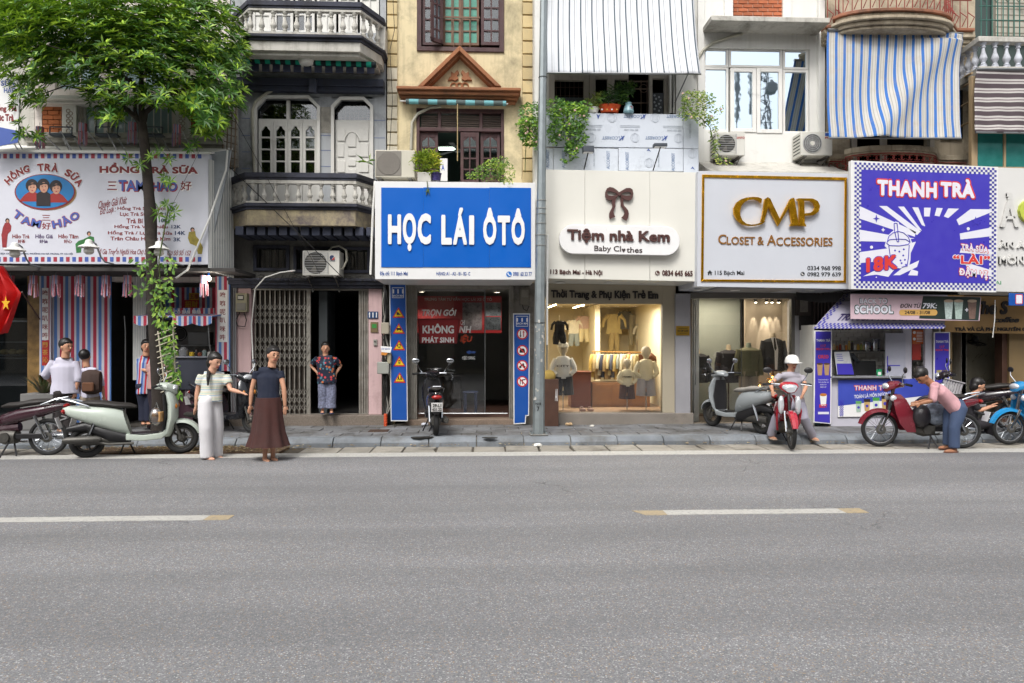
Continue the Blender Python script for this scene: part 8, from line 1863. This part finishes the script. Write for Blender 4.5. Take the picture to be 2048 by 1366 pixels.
def wire(pts,r,label=None,m=CABLE,name='overhead_cable',Y=None,sag=0):
    P=[]
    V=[at(*q) for q in pts]
    for i in range(len(V)-1):
        for u in np.linspace(0,1,8,endpoint=False):P.append(V[i].lerp(V[i+1],u)-Vector((0,0,sag*4*u*(1-u))))
    return tag(obj(name,MB().tube(P+[V[-1]],r,5),m),label,'cable','loose cables along the house fronts')
wire([(455,330,12.6),(600,470,12.5),(690,560,12.9)],.008,'black cable sagging diagonally past the lower navy balcony to the air conditioner');wire([(448,200,12.5),(520,330,12.4),(640,548,12.7)],.005,'thin cable slanting from the lattice screen across the balusters')
wire([(510,580,13.1),(506,700,13.2),(520,560,12.9)][:1]+[(512,575,13.05),(530,555,12.9),(560,545,12.8),(590,541,12.7)],.012,'white cable curving from the gate lintel under the air conditioner',m=WHITE2);wire([(510,580,13.1),(503,650,13.25),(507,740,13.25),(500,790,13.25),(488,812,13.2)],.012,'white cable hanging down across the pink pillar',m=WHITE2)
wire([(786,0,13.2),(789,60,13.2),(780,100,13.2),(785,200,13.2),(777,340,13.2)],.006,'thin black wire running down the quoins of the yellow house');wire([(1325,-60,12.5),(1180,100,12.6),(1240,340,12.5)][:1]+[(1240,-60,12.4),(1241,150,12.4)],.004,'thin straight cord hanging in front of the grey striped awning')
wire([(400,300,12.2),(330,440,12.2)],.003,'thin string slanting across the milk tea sign beside the trunk');wire([(1990,600,12.6),(1989,640,12.6),(1985,675,12.6)],.009,'short pale cord dangling in front of the coffee sign',m=WHITE2)
rr=random.Random(31);tg=MB()
for k in range(26):
    x=rr.uniform(470,745);P=[at(x+i*rr.uniform(6,12),562+rr.uniform(-14,8),13.15) for i in range(5)];tg.tube(P,.005,4)
tag(obj('tangled_wires',tg,CABLE),'tangle of thin black wires above the lintel of the folding gate','wires',kind='stuff')
tg=MB()
for k in range(10):y=585+k*1.5;tg.tube([at(1592,y,12.6),at(1640,y+6,12.5),at(1700,y-6+k,12.4)],.008,4)
tag(obj('tangled_wires',tg,CABLE),'bundle of black wires under the gold framed and violet signs','wires',kind='stuff')
t=thing('blue_plastic_bag','pale blue plastic bag lying at the foot of the violet banner by the kiosk','bag',at(1628,850,12.5));c=at(1628,850,gy(850,.13,1628));m=MB().ell((c.x,c.y,.2),(.16,.1,.08),12,8);m.v=[(v[0]+random.uniform(-.02,.02),v[1],max(.132,v[2]+random.uniform(-.02,.02))) for v in m.v];obj('bag',m,mat('bag_blue','#7d9aa8',.4),t)
# ================================================================ motorbikes and scooters (own x axis points forward)
DP=mat('bike_black_plastic','#1c1b1d',.45,var=.1);ENG=mat('engine_grey','#55534f',.5,.6,var=.2,vscale=20,dirt=.3)
LENS=mat('headlamp_lens','#c9ccd0',.08,.3);RLENS=mat('tail_lens','#8e1512',.15)
def wheel(t,x,R_,tw,spoke,rim):
    w_=obj('wheel',MB().torus((x,0,R_),R_-tw*.8,tw*.8,36,10,'y',1.05),RUBBER,t)
    m=MB().torus((x,0,R_),R_-tw*1.75,.014,32,6,'y',1.6);obj('rim',m,rim,w_)
    m=MB().lathe([(.035,-.07),(.05,-.05),(.05,.05),(.035,.07)],(x,0,R_),14,'y');n=22 if spoke else 5
    for k in range(n):
        a=2*pi*k/n;a2=a+(.35 if k % 2 else -.35)*(1 if spoke else 0);y=(.03 if k % 2 else -.03) if spoke else 0;m.tube([(x+.045*cos(a),y,R_+.045*sin(a)),(x+(R_-tw*1.7)*cos(a2),0,R_+(R_-tw*1.7)*sin(a2))],.003 if spoke else .013,4)
    obj('spokes',m,CHROME if spoke else rim,w_,kind='stuff');obj('brake_drum',MB().lathe([(.07,.045),(.08,.06),(.03,.07)],(x,0,R_),16,'y'),ENG,w_)
def arch(cx,cz,r,w_,a0,a1,th=.012,n=10):
    rings=[]
    for i in range(n+1):
        a=radians(a0+(a1-a0)*i/n);k=1-.35*abs(2*i/n-1)**3;rings.append([(cx+(r+d)*cos(a),y*w_*k,cz+(r+d)*sin(a)) for y,d in ((-1,-.03),(-.8,.012),(0,.03),(.8,.012),(1,-.03),(.75,-.004),(0,.012),(-.75,-.004))])
    return MB().loft(rings)
def bike(name,label,px,Y,rz,col,under=False,z=None,plate=None,spoke=None,sc_=1.0,seat='#26221f',helper=None,steer=0):
    zz=(0.0 if Y < KY0 else .131) if z is None else z;c=at(px,683,Y);t=thing(name,label,'motorbike' if under else 'scooter',(c.x,Y,zz),radians(rz),'motorbikes and scooters parked along the pavement',local=True);t.scale=(sc_,)*3
    P=mat('bike_'+col,col,.22,var=.03,coat=.6);spoke=under if spoke is None else spoke;R_=.285 if under else .235;tw=.036 if under else .052;xf,xr=.64,-.6
    wheel(t,xf,R_,tw,spoke,CHROME if spoke else ENG);wheel(t,xr,R_,tw*1.1,spoke,CHROME if spoke else ENG)
    obj('front_fender',arch(xf,R_,R_+.03,.065 if under else .085,15,150),P,t)
    m=MB()
    for s in (-1,1):m.tube([(xf,s*.075,R_),(.50,s*.075,.60)],.02,8)
    m.tube([(.50,0,.55),(.42,0,.98)],.03,8);obj('fork',m,ENG if not under else CHROME,t)
    if under:
        obj('tail_body',MB().sec([(-.86,.76,.03,.03),(-.75,.74,.07,.06),(-.5,.68,.11,.09),(-.2,.62,.12,.11),(.05,.55,.08,.09),(.12,.52,.04,.05)]),P,t)
        m=MB()
        for s in (-1,1):m.loft([[(x0,s*y,z0),(x1,s*(y+.02),z0),(x1-.01,s*(y-.015),z0),(x0+.01,s*(y-.02),z0)] for z0,x0,x1,y in ((.26,.14,.28,.14),(.4,.17,.40,.17),(.6,.2,.47,.18),(.78,.28,.48,.13),(.86,.34,.47,.07))])
        obj('leg_shield',m,P,t);obj('frame_cover',MB().tube([(.42,0,.8),(.25,0,.55),(.05,0,.42),(-.2,0,.45)],[.06,.075,.08,.07],10),P,t)
        obj('engine',MB().sec([(-.16,.3,.11,.1),(.0,.3,.12,.12),(.14,.32,.08,.08),(.24,.34,.06,.06)]).lathe([(.07,-.14),(.075,-.1),(.075,.1),(.07,.14)],(-.04,0,.3),16,'y'),ENG,t)
        m=MB().box(xr,-.15,.055,.075,.27,.35);obj('chain_case',m,DP,t,bev=.01)
    else:
        obj('tail_body',MB().sec([(-.9,.70,.03,.03),(-.82,.68,.10,.08),(-.6,.63,.15,.13),(-.38,.58,.165,.17),(-.2,.53,.16,.2,2.2,-.15),(-.08,.49,.12,.2,2.2,-.3)]),P,t)
        obj('rear_fender',MB().sec([(-.85,.42,.05,.04),(-.6,.46,.1,.08),(-.3,.32,.12,.13),(-.05,.25,.12,.09)]),DP,t)
        obj('floorboard',MB().sec([(-.08,.29,.15,.05,5),(.15,.27,.17,.045,5),(.38,.29,.16,.05,5),(.46,.36,.12,.06,5)]),P,t);obj('foot_mat',MB().box(-.04,.36,-.13,.13,.315,.335),DP,t,bev=.008)
        obj('front_shield',MB().loft([[(x+.05*cos(a)*k,w_*sin(a),z0) for a in np.linspace(0,2*pi,16,endpoint=False)] for z0,x,w_,k in ((.27,.44,.08,1),(.36,.47,.14,1.3),(.55,.52,.19,1.5),(.75,.52,.2,1.5),(.9,.48,.15,1.3),(.97,.46,.09,1))]),P,t)
        obj('inner_shield',MB().loft([[(x+.03*cos(a),w_*sin(a),z0) for a in np.linspace(0,2*pi,14,endpoint=False)] for z0,x,w_ in ((.33,.40,.13),(.6,.43,.17),(.9,.41,.12))]),DP,t)
        obj('engine',MB().sec([(-.75,.25,.08,.07),(-.5,.26,.1,.08),(-.2,.25,.1,.07)]),ENG,t)
    hz=.84 if under else .80
    obj('seat',MB().sec([(-.68,hz,.05,.015),(-.6,hz,.10,.035),(-.38,hz-.02,.125,.05),(-.22,hz-.05,.11,.045),(-.05,hz-.06,.09,.04),(.04,hz-.08,.05,.02)]),mat('seat'+seat,seat,.6,bump=.1),t)
    obj('grab_rail',MB().tube([(-.55,.12,hz-.05),(-.75,.13,hz+.03),(-.9,.06,hz+.06),(-.9,-.06,hz+.06),(-.75,-.13,hz+.03),(-.55,-.12,hz-.05)],.014,8),CHROME,t)
    obj('handlebar_cover',MB().sec([(.28,1.0,.06,.03),(.36,1.02,.13,.055),(.46,1.0,.15,.075),(.54,.96,.1,.07),(.58,.94,.05,.04)]),P,t)
    m=MB();g_=MB();mm=MB()
    for s in (-1,1):
        m.tube([(.42,0,1.02),(.38,s*.15,1.03),(.33,s*.26,1.03)],.014,8);m.tube([(.37,s*.2,1.03),(.41,s*.36,1.01)],.007,5);g_.tube([(.33,s*.25,1.03),(.30,s*.38,1.02)],.02,8);m.tube([(.36,s*.2,1.04),(.40,s*.28,1.16),(.38,s*.31,1.22)],.007,6);mm.ell((.37,s*.32,1.26),(.018,.07,.05),14,8)
    obj('handlebar',m,CHROME,t);obj('grips',g_,RUBBER,t);obj('mirrors',mm,CHROME if not under else DP,t)
    obj('headlight',MB().ell((.545,0,.985),(.05,.105,.055),14,8),LENS,t)
    m=MB()
    for s in (-1,1):m.ell((.55 if not under else .47,s*.12,.72 if not under else .8),(.05,.035,.05),10,6)
    obj('indicators',m,LENS if under else mat('amber_lens','#b9742b',.2),t);obj('taillight',MB().ell((-.885 if not under else -.86,0,.68 if not under else .76),(.04,.09,.04),12,6),RLENS,t)
    obj('exhaust',MB().tube([(.02,-.12,.2),(-.3,-.14,.2),(-.45,-.15,.24)],.02,8).lathe([(.03,-.42),(.05,-.36),(.052,.0),(.03,.06)],(-.45,-.16,.28),12,'x'),CHROME if under else ENG,t)
    m=MB()
    for s in (-1,1):m.tube([(xr,s*.1,R_),(-.45,s*.11,.62)],.022,8)
    obj('shock_absorber',m,CHROME,t);obj('stand',MB().tube([(-.1,.1,.24),(-.02,.2,.01)],.012,6).tube([(-.12,0,.2),(-.2,.1,.02)],.012,6),DP,t)
    pl=obj('number_plate',MB().box(-.95,-.945,-.095,.095,.44,.60).moved(Matrix.Translation((-.95,0,.5)) @ Matrix.Rotation(radians(-18),4,'Y') @ Matrix.Translation((.95,0,-.5))),LW,t,bev=.002);obj('plate_bracket',MB().tube([(-.78,0,.6),(-.93,0,.55)],.02,6),DP,t)
    if plate:
        q=MB();letters(q,plate[0],(-.07,.07,.07,.13-.002),0,0,bold=.03,world=True);letters(q,plate[1],(-.08,.08,.0,.055),0,0,bold=.03,world=True);q.v=[(-.957-.0,-v[0],.455+v[2]) for v in q.v];q.moved(Matrix.Translation((-.95,0,.5)) @ Matrix.Rotation(radians(-18),4,'Y') @ Matrix.Translation((.95,0,-.5)));obj('plate_lettering',q,BLACK,pl,smooth=False)
    return t
M1=bike('scooter','mint green scooter with black seat parked on the gutter beside the tree',268,10.72,17,'#b4bdb2',sc_=1.04)
t=thing('takeaway_bag','clear plastic bag with a tan food box hanging inside the mint scooter','bag',at(312,845,10.5));obj('box',pbox(MB(),303,824,321,844,10.6,.12),mat('food_box','#a87f4d',.6),t,bev=.01);m=MB().ell(at(312,833,10.66),(.1,.09,.14),12,9);m.tube([at(307,822,10.66),at(313,805,10.66),at(319,822,10.66)],.006,5);obj('bag',m,glass('thin_plastic',(.93,.93,.93),.25,.3),t)
bike('motorbike','dark plum motorbike at the left edge in front of the bakery',12,10.72,186,'#3a2129',True);bike('scooter','black scooter behind the two walking women, nose towards the folding gate',452,12.55,-28,'#191a1f')
bike('scooter','black scooter seen from behind in front of glass shop 111',868,12.95-.55,97,'#141418',plate=('29-L1','431.22'),z=.131);bike('scooter','silver grey scooter with tan grips standing before the clothes shop glass',1474,12.3,114,'#8d9294',plate=('29-D1','658.33'),z=.131,seat='#8b8781')
RB=bike('motorbike','red and white motorbike ridden by the woman with the white helmet',1566,11.35,-103,'#a32232',True,z=0.02,spoke=False);q=WHITE2
m=MB()
for s in (-1,1):m.ell((.5,s*.13,.7),(.05,.05,.15),12,8)
obj('white_cowl',m,LENS,RB);m=MB().sec([(.44,1.0,.09,.04),(.52,.99,.12,.05),(.6,.95,.07,.04)]);obj('light_cover',m,LENS,RB)
bike('motorbike','maroon motorbike with wire wheels beside the bending man in the pink shirt',1843,10.98,169,'#6d1f2b',True,z=0.0,sc_=1.02);bike('motorbike','dark motorbike with cream plate half hidden behind the bending man',1945,12.1,150,'#2a2328',True,z=.131,plate=('29-F1','207.45'));bike('motorbike','sky blue motorbike with wire wheels cut off by the right edge',2092,11.2,178,'#1f7fb5',True,z=0.0)
t=thing('shopping_bags','dark and patterned shopping bags stuffed in front of the maroon motorbike seat','bags',at(1872,850,10.9));m=MB().ell(at(1842,832,10.85),(.15,.13,.19),12,9);obj('dark_bag',m,mat('bag_black','#29262a',.35,bump=.6,bscale=25),t);m=MB().ell(at(1872,828,10.85),(.2,.12,.18),12,9,Matrix.Rotation(.4,3,'Y'));obj('patterned_bag',m,mat('bag_pattern','#7f8896',.5,var=.8,vscale=9),t);obj('plaid_stripe',MB().torus(at(1872,828,10.85),.15,.02,20,6,'y'),mat('bag_green','#5c7440',.5),t)
t=thing('slatted_crate','grey slatted crate carried behind the pink shirted man','crate',at(1912,780,11.9))
for k in range(7):obj('slat',MB().tube([at(1893+k*5.2,756+k*1.6,11.9),at(1886+k*5.2,782+k*1.6,11.9)],.02,6),mat('crate_grey','#9a979a',.6),t)
obj('rail',MB().tube([at(1890,757,11.88),at(1930,767,11.88)],.014,6).tube([at(1884,780,11.88),at(1924,792,11.88)],.014,6),mat('crate_grey','#9a979a',.6),t)
# ================================================================ people
SKIN=mat('skin','#bd8c70',.55,var=.06,vscale=9);HAIR=mat('black_hair','#15110f',.45,var=.2,vscale=30)
def remesh(name,mb,m,parent,vox,it=4):
    me=mk('tmp',mb,m);o=bpy.data.objects.new('tmp',me);COL.objects.link(o);r=o.modifiers.new('r','REMESH');r.mode='VOXEL';r.voxel_size=vox;s=o.modifiers.new('s','SMOOTH');s.factor=.5;s.iterations=it
    me2=bpy.data.meshes.new_from_object(o.evaluated_get(bpy.context.evaluated_depsgraph_get()));bpy.data.objects.remove(o);bpy.data.meshes.remove(me);me2.name=name
    me2.materials.clear();me2.materials.append(m);me2.shade_smooth();c=WL[parent.name];me2.transform(Matrix.Translation(-c));o=bpy.data.objects.new(name,me2);COL.objects.link(o);o.parent=parent;WL[o.name]=c.copy();return o
def person(label,Y,J,f,H,top,bot,skin=None,hair='short',sleeve=.5,legs='trousers',hem=0,loose=1.0,cat='person',group=None,pz=None,tuck=0,shoe='#3a302a',puff=1.0,haircol=None):
    """J: photo points (x, y, depth offset) of the joints; f: the way the body faces; H: body height for the girths"""
    k=H/1.65;f=Vector((f[0],f[1],0)).normalized();l=Vector((-f.y,f.x,0));j={a:at(b[0],b[1],Y+(b[2] if len(b) > 2 else 0)) for a,b in J.items()}
    zf=min(j['aL'].z,j['aR'].z)-.07*k if pz is None else pz;t=thing('person',label,cat,(j['pe'].x,j['pe'].y,zf),group=group);SK=mat(skin,skin,.55,var=.06,vscale=9) if skin else SKIN
    hd=j['hd'];hf=Vector((*J['look'],0)).normalized() if 0 else f;up=(hd-j['nk']).normalized();rot=Matrix((hf.cross(Vector((0,0,1))) ,hf,Vector((0,0,1)))).transposed() if 0 else None
    hx=f.cross(up).normalized();hfw=up.cross(hx).normalized();MR=Matrix((hx,hfw,up)).transposed()
    k0=k;k=k*1.1;m=MB().ell(hd+up*.015*k,(.076*k,.092*k,.105*k),14,10,MR).ell(hd-up*.05*k+hfw*.022*k,(.055*k,.062*k,.06*k),12,8,MR).ell(hd-up*.012*k+hfw*.098*k,(.013*k,.02*k,.022*k),8,6,MR)
    for s in (-1,1):m.ell(hd-up*.01*k+hx*s*.076*k,(.012*k,.02*k,.03*k),8,6,MR)
    k=k0;m.tube([hd-up*.04*k,j['nk']-up*.03],[.058*k,.064*k],10);ch=(j['sL']+j['sR'])/2;pe=j['pe'];mid=ch.lerp(pe,.45)
    def torso(m,g,low=1.0):
        m.tube([j['sL'].lerp(ch,.15),ch,j['sR'].lerp(ch,.15)],[.055*k*g,.075*k*g,.055*k*g],10)
        P=[ch.lerp(pe,u) for u in (-.02,.18,.42,.66,.85,low)];ax=(pe-ch).normalized();sd_=(j['sR']-j['sL']);sd_=l if sd_.length < .18 else (sd_-ax*sd_.dot(ax)).normalized();fw=ax.cross(sd_).normalized()
        m.loft([[p+sd_*cos(a)*w_*k*g+fw*sin(a)*d_*k*g for a in np.linspace(0,2*pi,16,endpoint=False)] for p,w_,d_ in zip(P,(.10,.155,.145,.14,.155,.16),(.06,.10,.105,.105,.11,.115))])
    torso(m,.9,.97)
    for s in 'LR':
        S,E_,W_j=j['s'+s],j['e'+s],j['w'+s];m.tube([S,S.lerp(E_,.5),E_,E_.lerp(W_j,.3),W_j],[.048*k,.042*k,.035*k,.037*k,.024*k],10)
        d=(W_j-E_).normalized();n_=d.cross(f if abs(d.dot(f)) < .8 else Vector((0,0,1))).normalized();q_=d.cross(n_).normalized();pc=W_j+d*.045*k;m.ell(pc,(.018*k,.034*k,.048*k),10,7,Matrix((n_.cross(d),n_,d)).transposed())
        for i,L in enumerate((.062,.075,.08,.072,.055)):
            b=pc+d*.03*k+n_*(-.028+.0155*(i-.2))*k*1.0 if i else pc-n_*.03*k-d*.02*k;e=b+(d*.9-n_*.6 if i == 0 else d)*L*.55*k;m.tube([b-d*.01,e,e+(d*.8+q_*.5).normalized()*L*.42*k],[.009*k,.008*k,.006*k],6)
        h_=pe+(l if s == 'L' else -l)*.085*k;K,A=j['k'+s],j['a'+s];m.tube([h_,h_.lerp(K,.4),K,K.lerp(A,.3),A],[.085*k,.078*k,.052*k,.05*k,.034*k],12)
        m.tube([A-Vector((0,0,.0)),A-Vector((0,0,.045*k))-f*.02*k],[.035*k,.036*k],8);m.ell(A+f*.06*k-Vector((0,0,.045*k)),(.042*k,.12*k,.03*k),12,7,Matrix((f.cross(Vector((0,0,1))),f,Vector((0,0,1)))).transposed())
    remesh('body',m,SK,t,.0095)
    m=MB();torso(m,1.12*loose,1+hem)
    for s in 'LR':
        S,E_,W_j=j['s'+s],j['e'+s],j['w'+s];P=[S,S.lerp(E_,min(1,sleeve)*.5),S.lerp(E_,min(1,sleeve))]+([E_.lerp(W_j,sleeve-1)] if sleeve > 1 else []);m.tube(P,[.062*k*loose,.058*k*loose*puff,.054*k*loose*puff]+([.045*k*loose] if sleeve > 1 else []),12)
    remesh('top',m,top,t,.013,3)
    m=MB()
    if legs == 'skirt':
        m.loft([[pe+Vector((cos(a)*(r_+.022*u*cos(a*9)),sin(a)*(r_*.95+.02*u*cos(a*9)),z_)) for a in np.linspace(0,2*pi,72,endpoint=False)] for u,r_,z_ in ((0,.175,.09),(.1,.19,.0),(.5,.205,-.2),(.8,.235,-.42),(1,.30,-.62))])
        m.v=[tuple(Vector(v)+Vector((.0,0,0))) for v in m.v];o=obj('skirt',m,bot,t)
    else:
        for s in 'LR':
            h_=pe+(l if s == 'L' else -l)*.085*k;K,A=j['k'+s],j['a'+s];u={'trousers':1,'wide':1.05,'crop':.86}[legs];w_=1.35 if legs != 'trousers' else 1.12;m.tube([pe+Vector((0,0,.06*k)),h_-Vector((0,0,.02)),h_.lerp(K,.5),K,K.lerp(A,.5*u),K.lerp(A,u)],[.12*k,.108*k,.095*k*w_**.5,.075*k*w_,.072*k*w_,.068*k*w_**1.4],14)
        remesh('trousers',m,bot,t,.014,3)
    m=MB();SH=mat('shoe'+shoe,shoe,.5)
    for s in 'LR':A=j['a'+s];m.ell(A+f*.055*k-Vector((0,0,.06*k)),(.048*k,.135*k,.022*k),12,7,Matrix((f.cross(Vector((0,0,1))),f,Vector((0,0,1)))).transposed())
    obj('shoes',m,SH,t)
    m=MB();HM=haircol or HAIR;k=k0*1.1
    if hair != 'helmet':
        m.ell(hd+up*.045*k-hfw*.03*k,(.092*k,.104*k,.1*k),14,10,MR).ell(hd+up*.075*k+hfw*.025*k,(.07*k,.06*k,.045*k),12,8,MR)
        if hair != 'short':m.ell(hd-up*.02*k-hfw*.05*k,(.088*k,.075*k,.1*k),12,8,MR)
        if hair == 'tail':m.tube([hd-hfw*.07*k-up*.03*k,j['nk']+hx*.02*k-hfw*.03*k,j['nk']-up*.08+hx*.09*k+hfw*.08*k,j['nk']-up*.2+hx*.09*k+hfw*.13*k],[.04*k,.035*k,.028*k,.014*k],8)
        if hair == 'bun':m.ell(hd-hfw*.11*k-up*.0*k,(.045*k,.045*k,.045*k),10,8,MR)
        remesh('hair',m,HM,t,.011,3)
    m=MB()
    for s in (-1,1):m.ell(hd+up*.012*k+hfw*.090*k+hx*s*.030*k,(.014*k,.006*k,.006*k),8,5,MR).ell(hd+up*.038*k+hfw*.086*k+hx*s*.031*k,(.018*k,.006*k,.003*k),8,4,MR)
    obj('eyes',m,HAIR,t);obj('mouth',MB().ell(hd-up*.052*k+hfw*.083*k,(.026*k,.01*k,.009*k),8,5,MR),mat('lips','#8f4540',.5),t)
    return t,j
CT=lambda n,c,**k:mat('wear_'+n,c,.85,bump=.35,bscale=22,**k)
white_t=CT('white','#bcb9c8',var=.06)
person('man in a white shirt with hands behind his back beside the spiky plant',12.3,dict(hd=(133,694),nk=(131,713),sL=(149,724,.1),sR=(109,724),eL=(157,757,.05),eR=(90,750),wL=(150,786,.0),wR=(108,770,.25),pe=(130,785),kL=(139,822),kR=(123,822),aL=(139,856),aR=(120,856)),(.95,-.45),1.72,white_t,CT('black','#231d1d'),sleeve=1.25,loose=1.2,hem=.06)
t,j=person('boy seen from behind with a brown backpack, next to the man in the white shirt',12.45,dict(hd=(171,714),nk=(173,731),sL=(162,742),sR=(196,742),eL=(158,768),eR=(204,768),wL=(164,792),wR=(208,792),pe=(180,795),kL=(172,827),kR=(188,827),aL=(172,856),aR=(188,856)),(-.1,1),1.5,white_t,CT('beige','#8f8273'),sleeve=1.2)
bp_=thing('backpack','dark brown backpack worn by the boy in front of the striped cloth','backpack',at(183,790,12.3));obj('bag',MB().sec([(-.15,0,.06,.18,3),(-.05,0,.11,.22,3),(.05,0,.11,.22,3),(.15,0,.06,.18,3)]).moved(Matrix.Translation(at(184,764,12.27))),CT('bag','#3a2a24'),bp_);obj('pocket',MB().box(-.1,.1,-.14,-.1,-.16,.0).moved(Matrix.Translation(at(184,764,12.27))),CT('bag2','#5a3a26'),bp_,bev=.02)
t,j=person('stall keeper in a red, white and blue striped apron beside the trunk',12.85,dict(hd=(293,693),nk=(292,709),sL=(304,717,.1),sR=(279,717),eL=(310,738),eR=(280,738),wL=(318,742,-.2),wR=(300,743,-.2),pe=(292,770),kL=(297,810),kR=(286,810),aL=(297,842),aR=(286,842)),(.5,-.8),1.52,stripes('apron','x',.11,[(0,'#8f9bb8'),(.25,'#b03038'),(.5,'#b9b5b8'),(.7,'#3f5f9e')]),CT('navy','#1d2236'),sleeve=.8,hair='long',hem=.35)
person('customer in a pale pink knit top seen from behind at the tea stall',12.6,dict(hd=(317,705),nk=(314,718),sL=(300,728),sR=(327,728),eL=(297,748),eR=(332,750),wL=(302,745,.25),wR=(330,745,.25),pe=(313,778),kL=(308,812),kR=(319,812),aL=(308,846),aR=(319,846)),(.3,1),1.5,CT('pink','#b08a86'),CT('plum','#241a24'),sleeve=.75,hair='long')
YW_=gy(917,px=420)
person('woman in pastel striped crop top and wide white trousers at the roadside',YW_,dict(hd=(430,724),nk=(424,742),sL=(452,752,.1),sR=(404,750),eL=(461,779,.0),eR=(395,781),wL=(482,785,-.1),wR=(392,812),pe=(420,803),kL=(434,855,.1),kR=(412,855,-.1),aL=(432,909,.15),aR=(414,911,-.05)),(.85,-.5),1.6,stripes('pastel','z',.085,[(0,'#c2bfae'),(.3,'#c9cac6'),(.5,'#93a9b8'),(.65,'#c9c2b0'),(.85,'#a9bcae')],var=.1),CT('cream_white','#d2d0d2',var=.05),skin='#c4957c',sleeve=.62,puff=1.25,legs='wide',hair='tail',tuck=0,shoe='#6b5a50')
t=thing('phone','black phone held low in the hand of the woman in white trousers','phone',at(396,836,YW_));obj('case',MB().box(-.035,.035,-.008,.008,-.07,.07).moved(Matrix.Translation(at(396,829,YW_)) @ Matrix.Rotation(.5,4,'Y')),BLACK,t,bev=.006)
YN_=gy(920,px=538)
person('woman in a dark navy blouse and long pleated brown skirt at the roadside',YN_,dict(hd=(547,711),nk=(544,731),sL=(560,743,.06),sR=(514,743),eL=(568,778),eR=(504,778),wL=(570,812),wR=(501,810),pe=(537,807),kL=(545,858),kR=(531,858),aL=(546,912,.05),aR=(530,914)),(.6,-.8),1.62,CT('navy_blouse','#161d30'),CT('brown_skirt','#3e211d',var=.2),sleeve=.42,legs='skirt',hem=.08,hair='bun',shoe='#2d2423')
FLW=mat('floral_cloth','#17203a',.8);nt=FLW.node_tree;b_=nt.nodes['Principled BSDF'];v_=nt.nodes.new('ShaderNodeTexVoronoi');v_.inputs['Scale'].default_value=17;nt.links.new(nt.nodes.new('ShaderNodeNewGeometry').outputs['Position'],v_.inputs['Vector']);sx_=nt.nodes.new('ShaderNodeSeparateColor');nt.links.new(v_.outputs['Color'],sx_.inputs[0]);cr=nt.nodes.new('ShaderNodeValToRGB');cr.color_ramp.interpolation='CONSTANT';nt.links.new(sx_.outputs[0],cr.inputs[0]);e=cr.color_ramp.elements;e[0].color=(.45,.04,.05,1);e[1].position=.4;e[1].color=(.45,.12,.04,1);q=e.new(.7);q.color=(.05,.15,.2,1);nt.links.new(_mix(nt,_ramp(nt,v_.outputs['Distance'],.36,.42),cr.outputs[0],lin('#141b30')),b_.inputs['Base Color'])
person('older woman in dark floral blouse standing hands on hips in the dark doorway',13.2,dict(hd=(651,697),nk=(651,711),sL=(668,718),sR=(635,718),eL=(682,731,.12),eR=(622,731,.12),wL=(672,747,.05),wR=(634,745,.05),pe=(654,762),kL=(663,795),kR=(646,795),aL=(663,820),aR=(645,820)),(.25,-1),1.45,FLW,mat('grey_print_cloth','#6d7186',.85,var=.6,vscale=30),sleeve=.75,loose=1.22,legs='crop',hair='bun',shoe='#27385e',hem=.1)
t,j=person('woman rider in a grey white T-shirt, pale trousers and white helmet',11.6,dict(hd=(1584,727),nk=(1581,744,.03),sL=(1602,752),sR=(1560,751),eL=(1612,773,-.1),eR=(1541,768,-.1),wL=(1605,790,-.33),wR=(1545,783,-.33),pe=(1590,805,.1),kL=(1608,838,-.25),kR=(1552,838,-.25),aL=(1625,872,-.1),aR=(1542,870,-.1)),(.15,-1),1.58,CT('tee','#9e9aa3'),CT('pale','#8f8d99'),sleeve=.55,hair='long',shoe='#b09a88')
hm=thing('helmet','white half helmet with a peak worn by the motorbike rider','helmet',j['hd']);c=j['hd'];obj('shell',MB().lathe([(.118,.0),(.12,.05),(.10,.11),(.06,.145),(.0,.155)],c,20),WHITE2,hm);obj('peak',MB().prism([(c.x+.11*cos(a),c.y+.11*sin(a)) for a in np.linspace(pi*1.2,2*pi*.95,10)]+[(c.x+.02+.13*cos(a),c.y+.2*sin(a)) for a in np.linspace(2*pi*.95,pi*1.2,10)],c.z+.005,c.z+.018,'xy'),WHITE2,hm,bev=.004);obj('trim',MB().torus((c.x,c.y,c.z+.01),.119,.006,24,5,'z'),mat('grey_trim','#6a7480'),hm)
PKM=mat('pink_floral_cloth','#bd9196',.85,var=.12,vscale=9,bump=.3,bscale=22)
person('man in a pink patterned shirt and jeans bending over the maroon motorbike',10.55,dict(hd=(1844,753),nk=(1860,766),sL=(1869,773,-.15),sR=(1869,773,.17),eL=(1866,801,-.2),eR=(1862,800,.15),wL=(1840,807,-.12),wR=(1838,803,.15),pe=(1911,815),kL=(1908,856,-.1),kR=(1897,856,.1),aL=(1908,896,-.1),aR=(1896,889,.12)),(-1,-.12),1.66,PKM,CT('denim','#3b4a66',var=.3),sleeve=1.05,skin='#996a4e',shoe='#6a4536',hem=.06)
person('dark haired person in black sitting behind the maroon motorbike, facing right',11.75,dict(hd=(1956,772),nk=(1949,789),sL=(1945,798,.15),sR=(1945,800,-.15),eL=(1958,822,.15),eR=(1958,822,-.2),wL=(1980,812,.1),wR=(1982,814,-.15),pe=(1938,850,0),kL=(1975,845,.1),kR=(1978,848,-.12),aL=(1980,874,.1),aR=(1984,877,-.1)),(1,-.35),1.6,CT('black2','#1d1a1f'),CT('black3','#201c22'),sleeve=.9,hair='long')
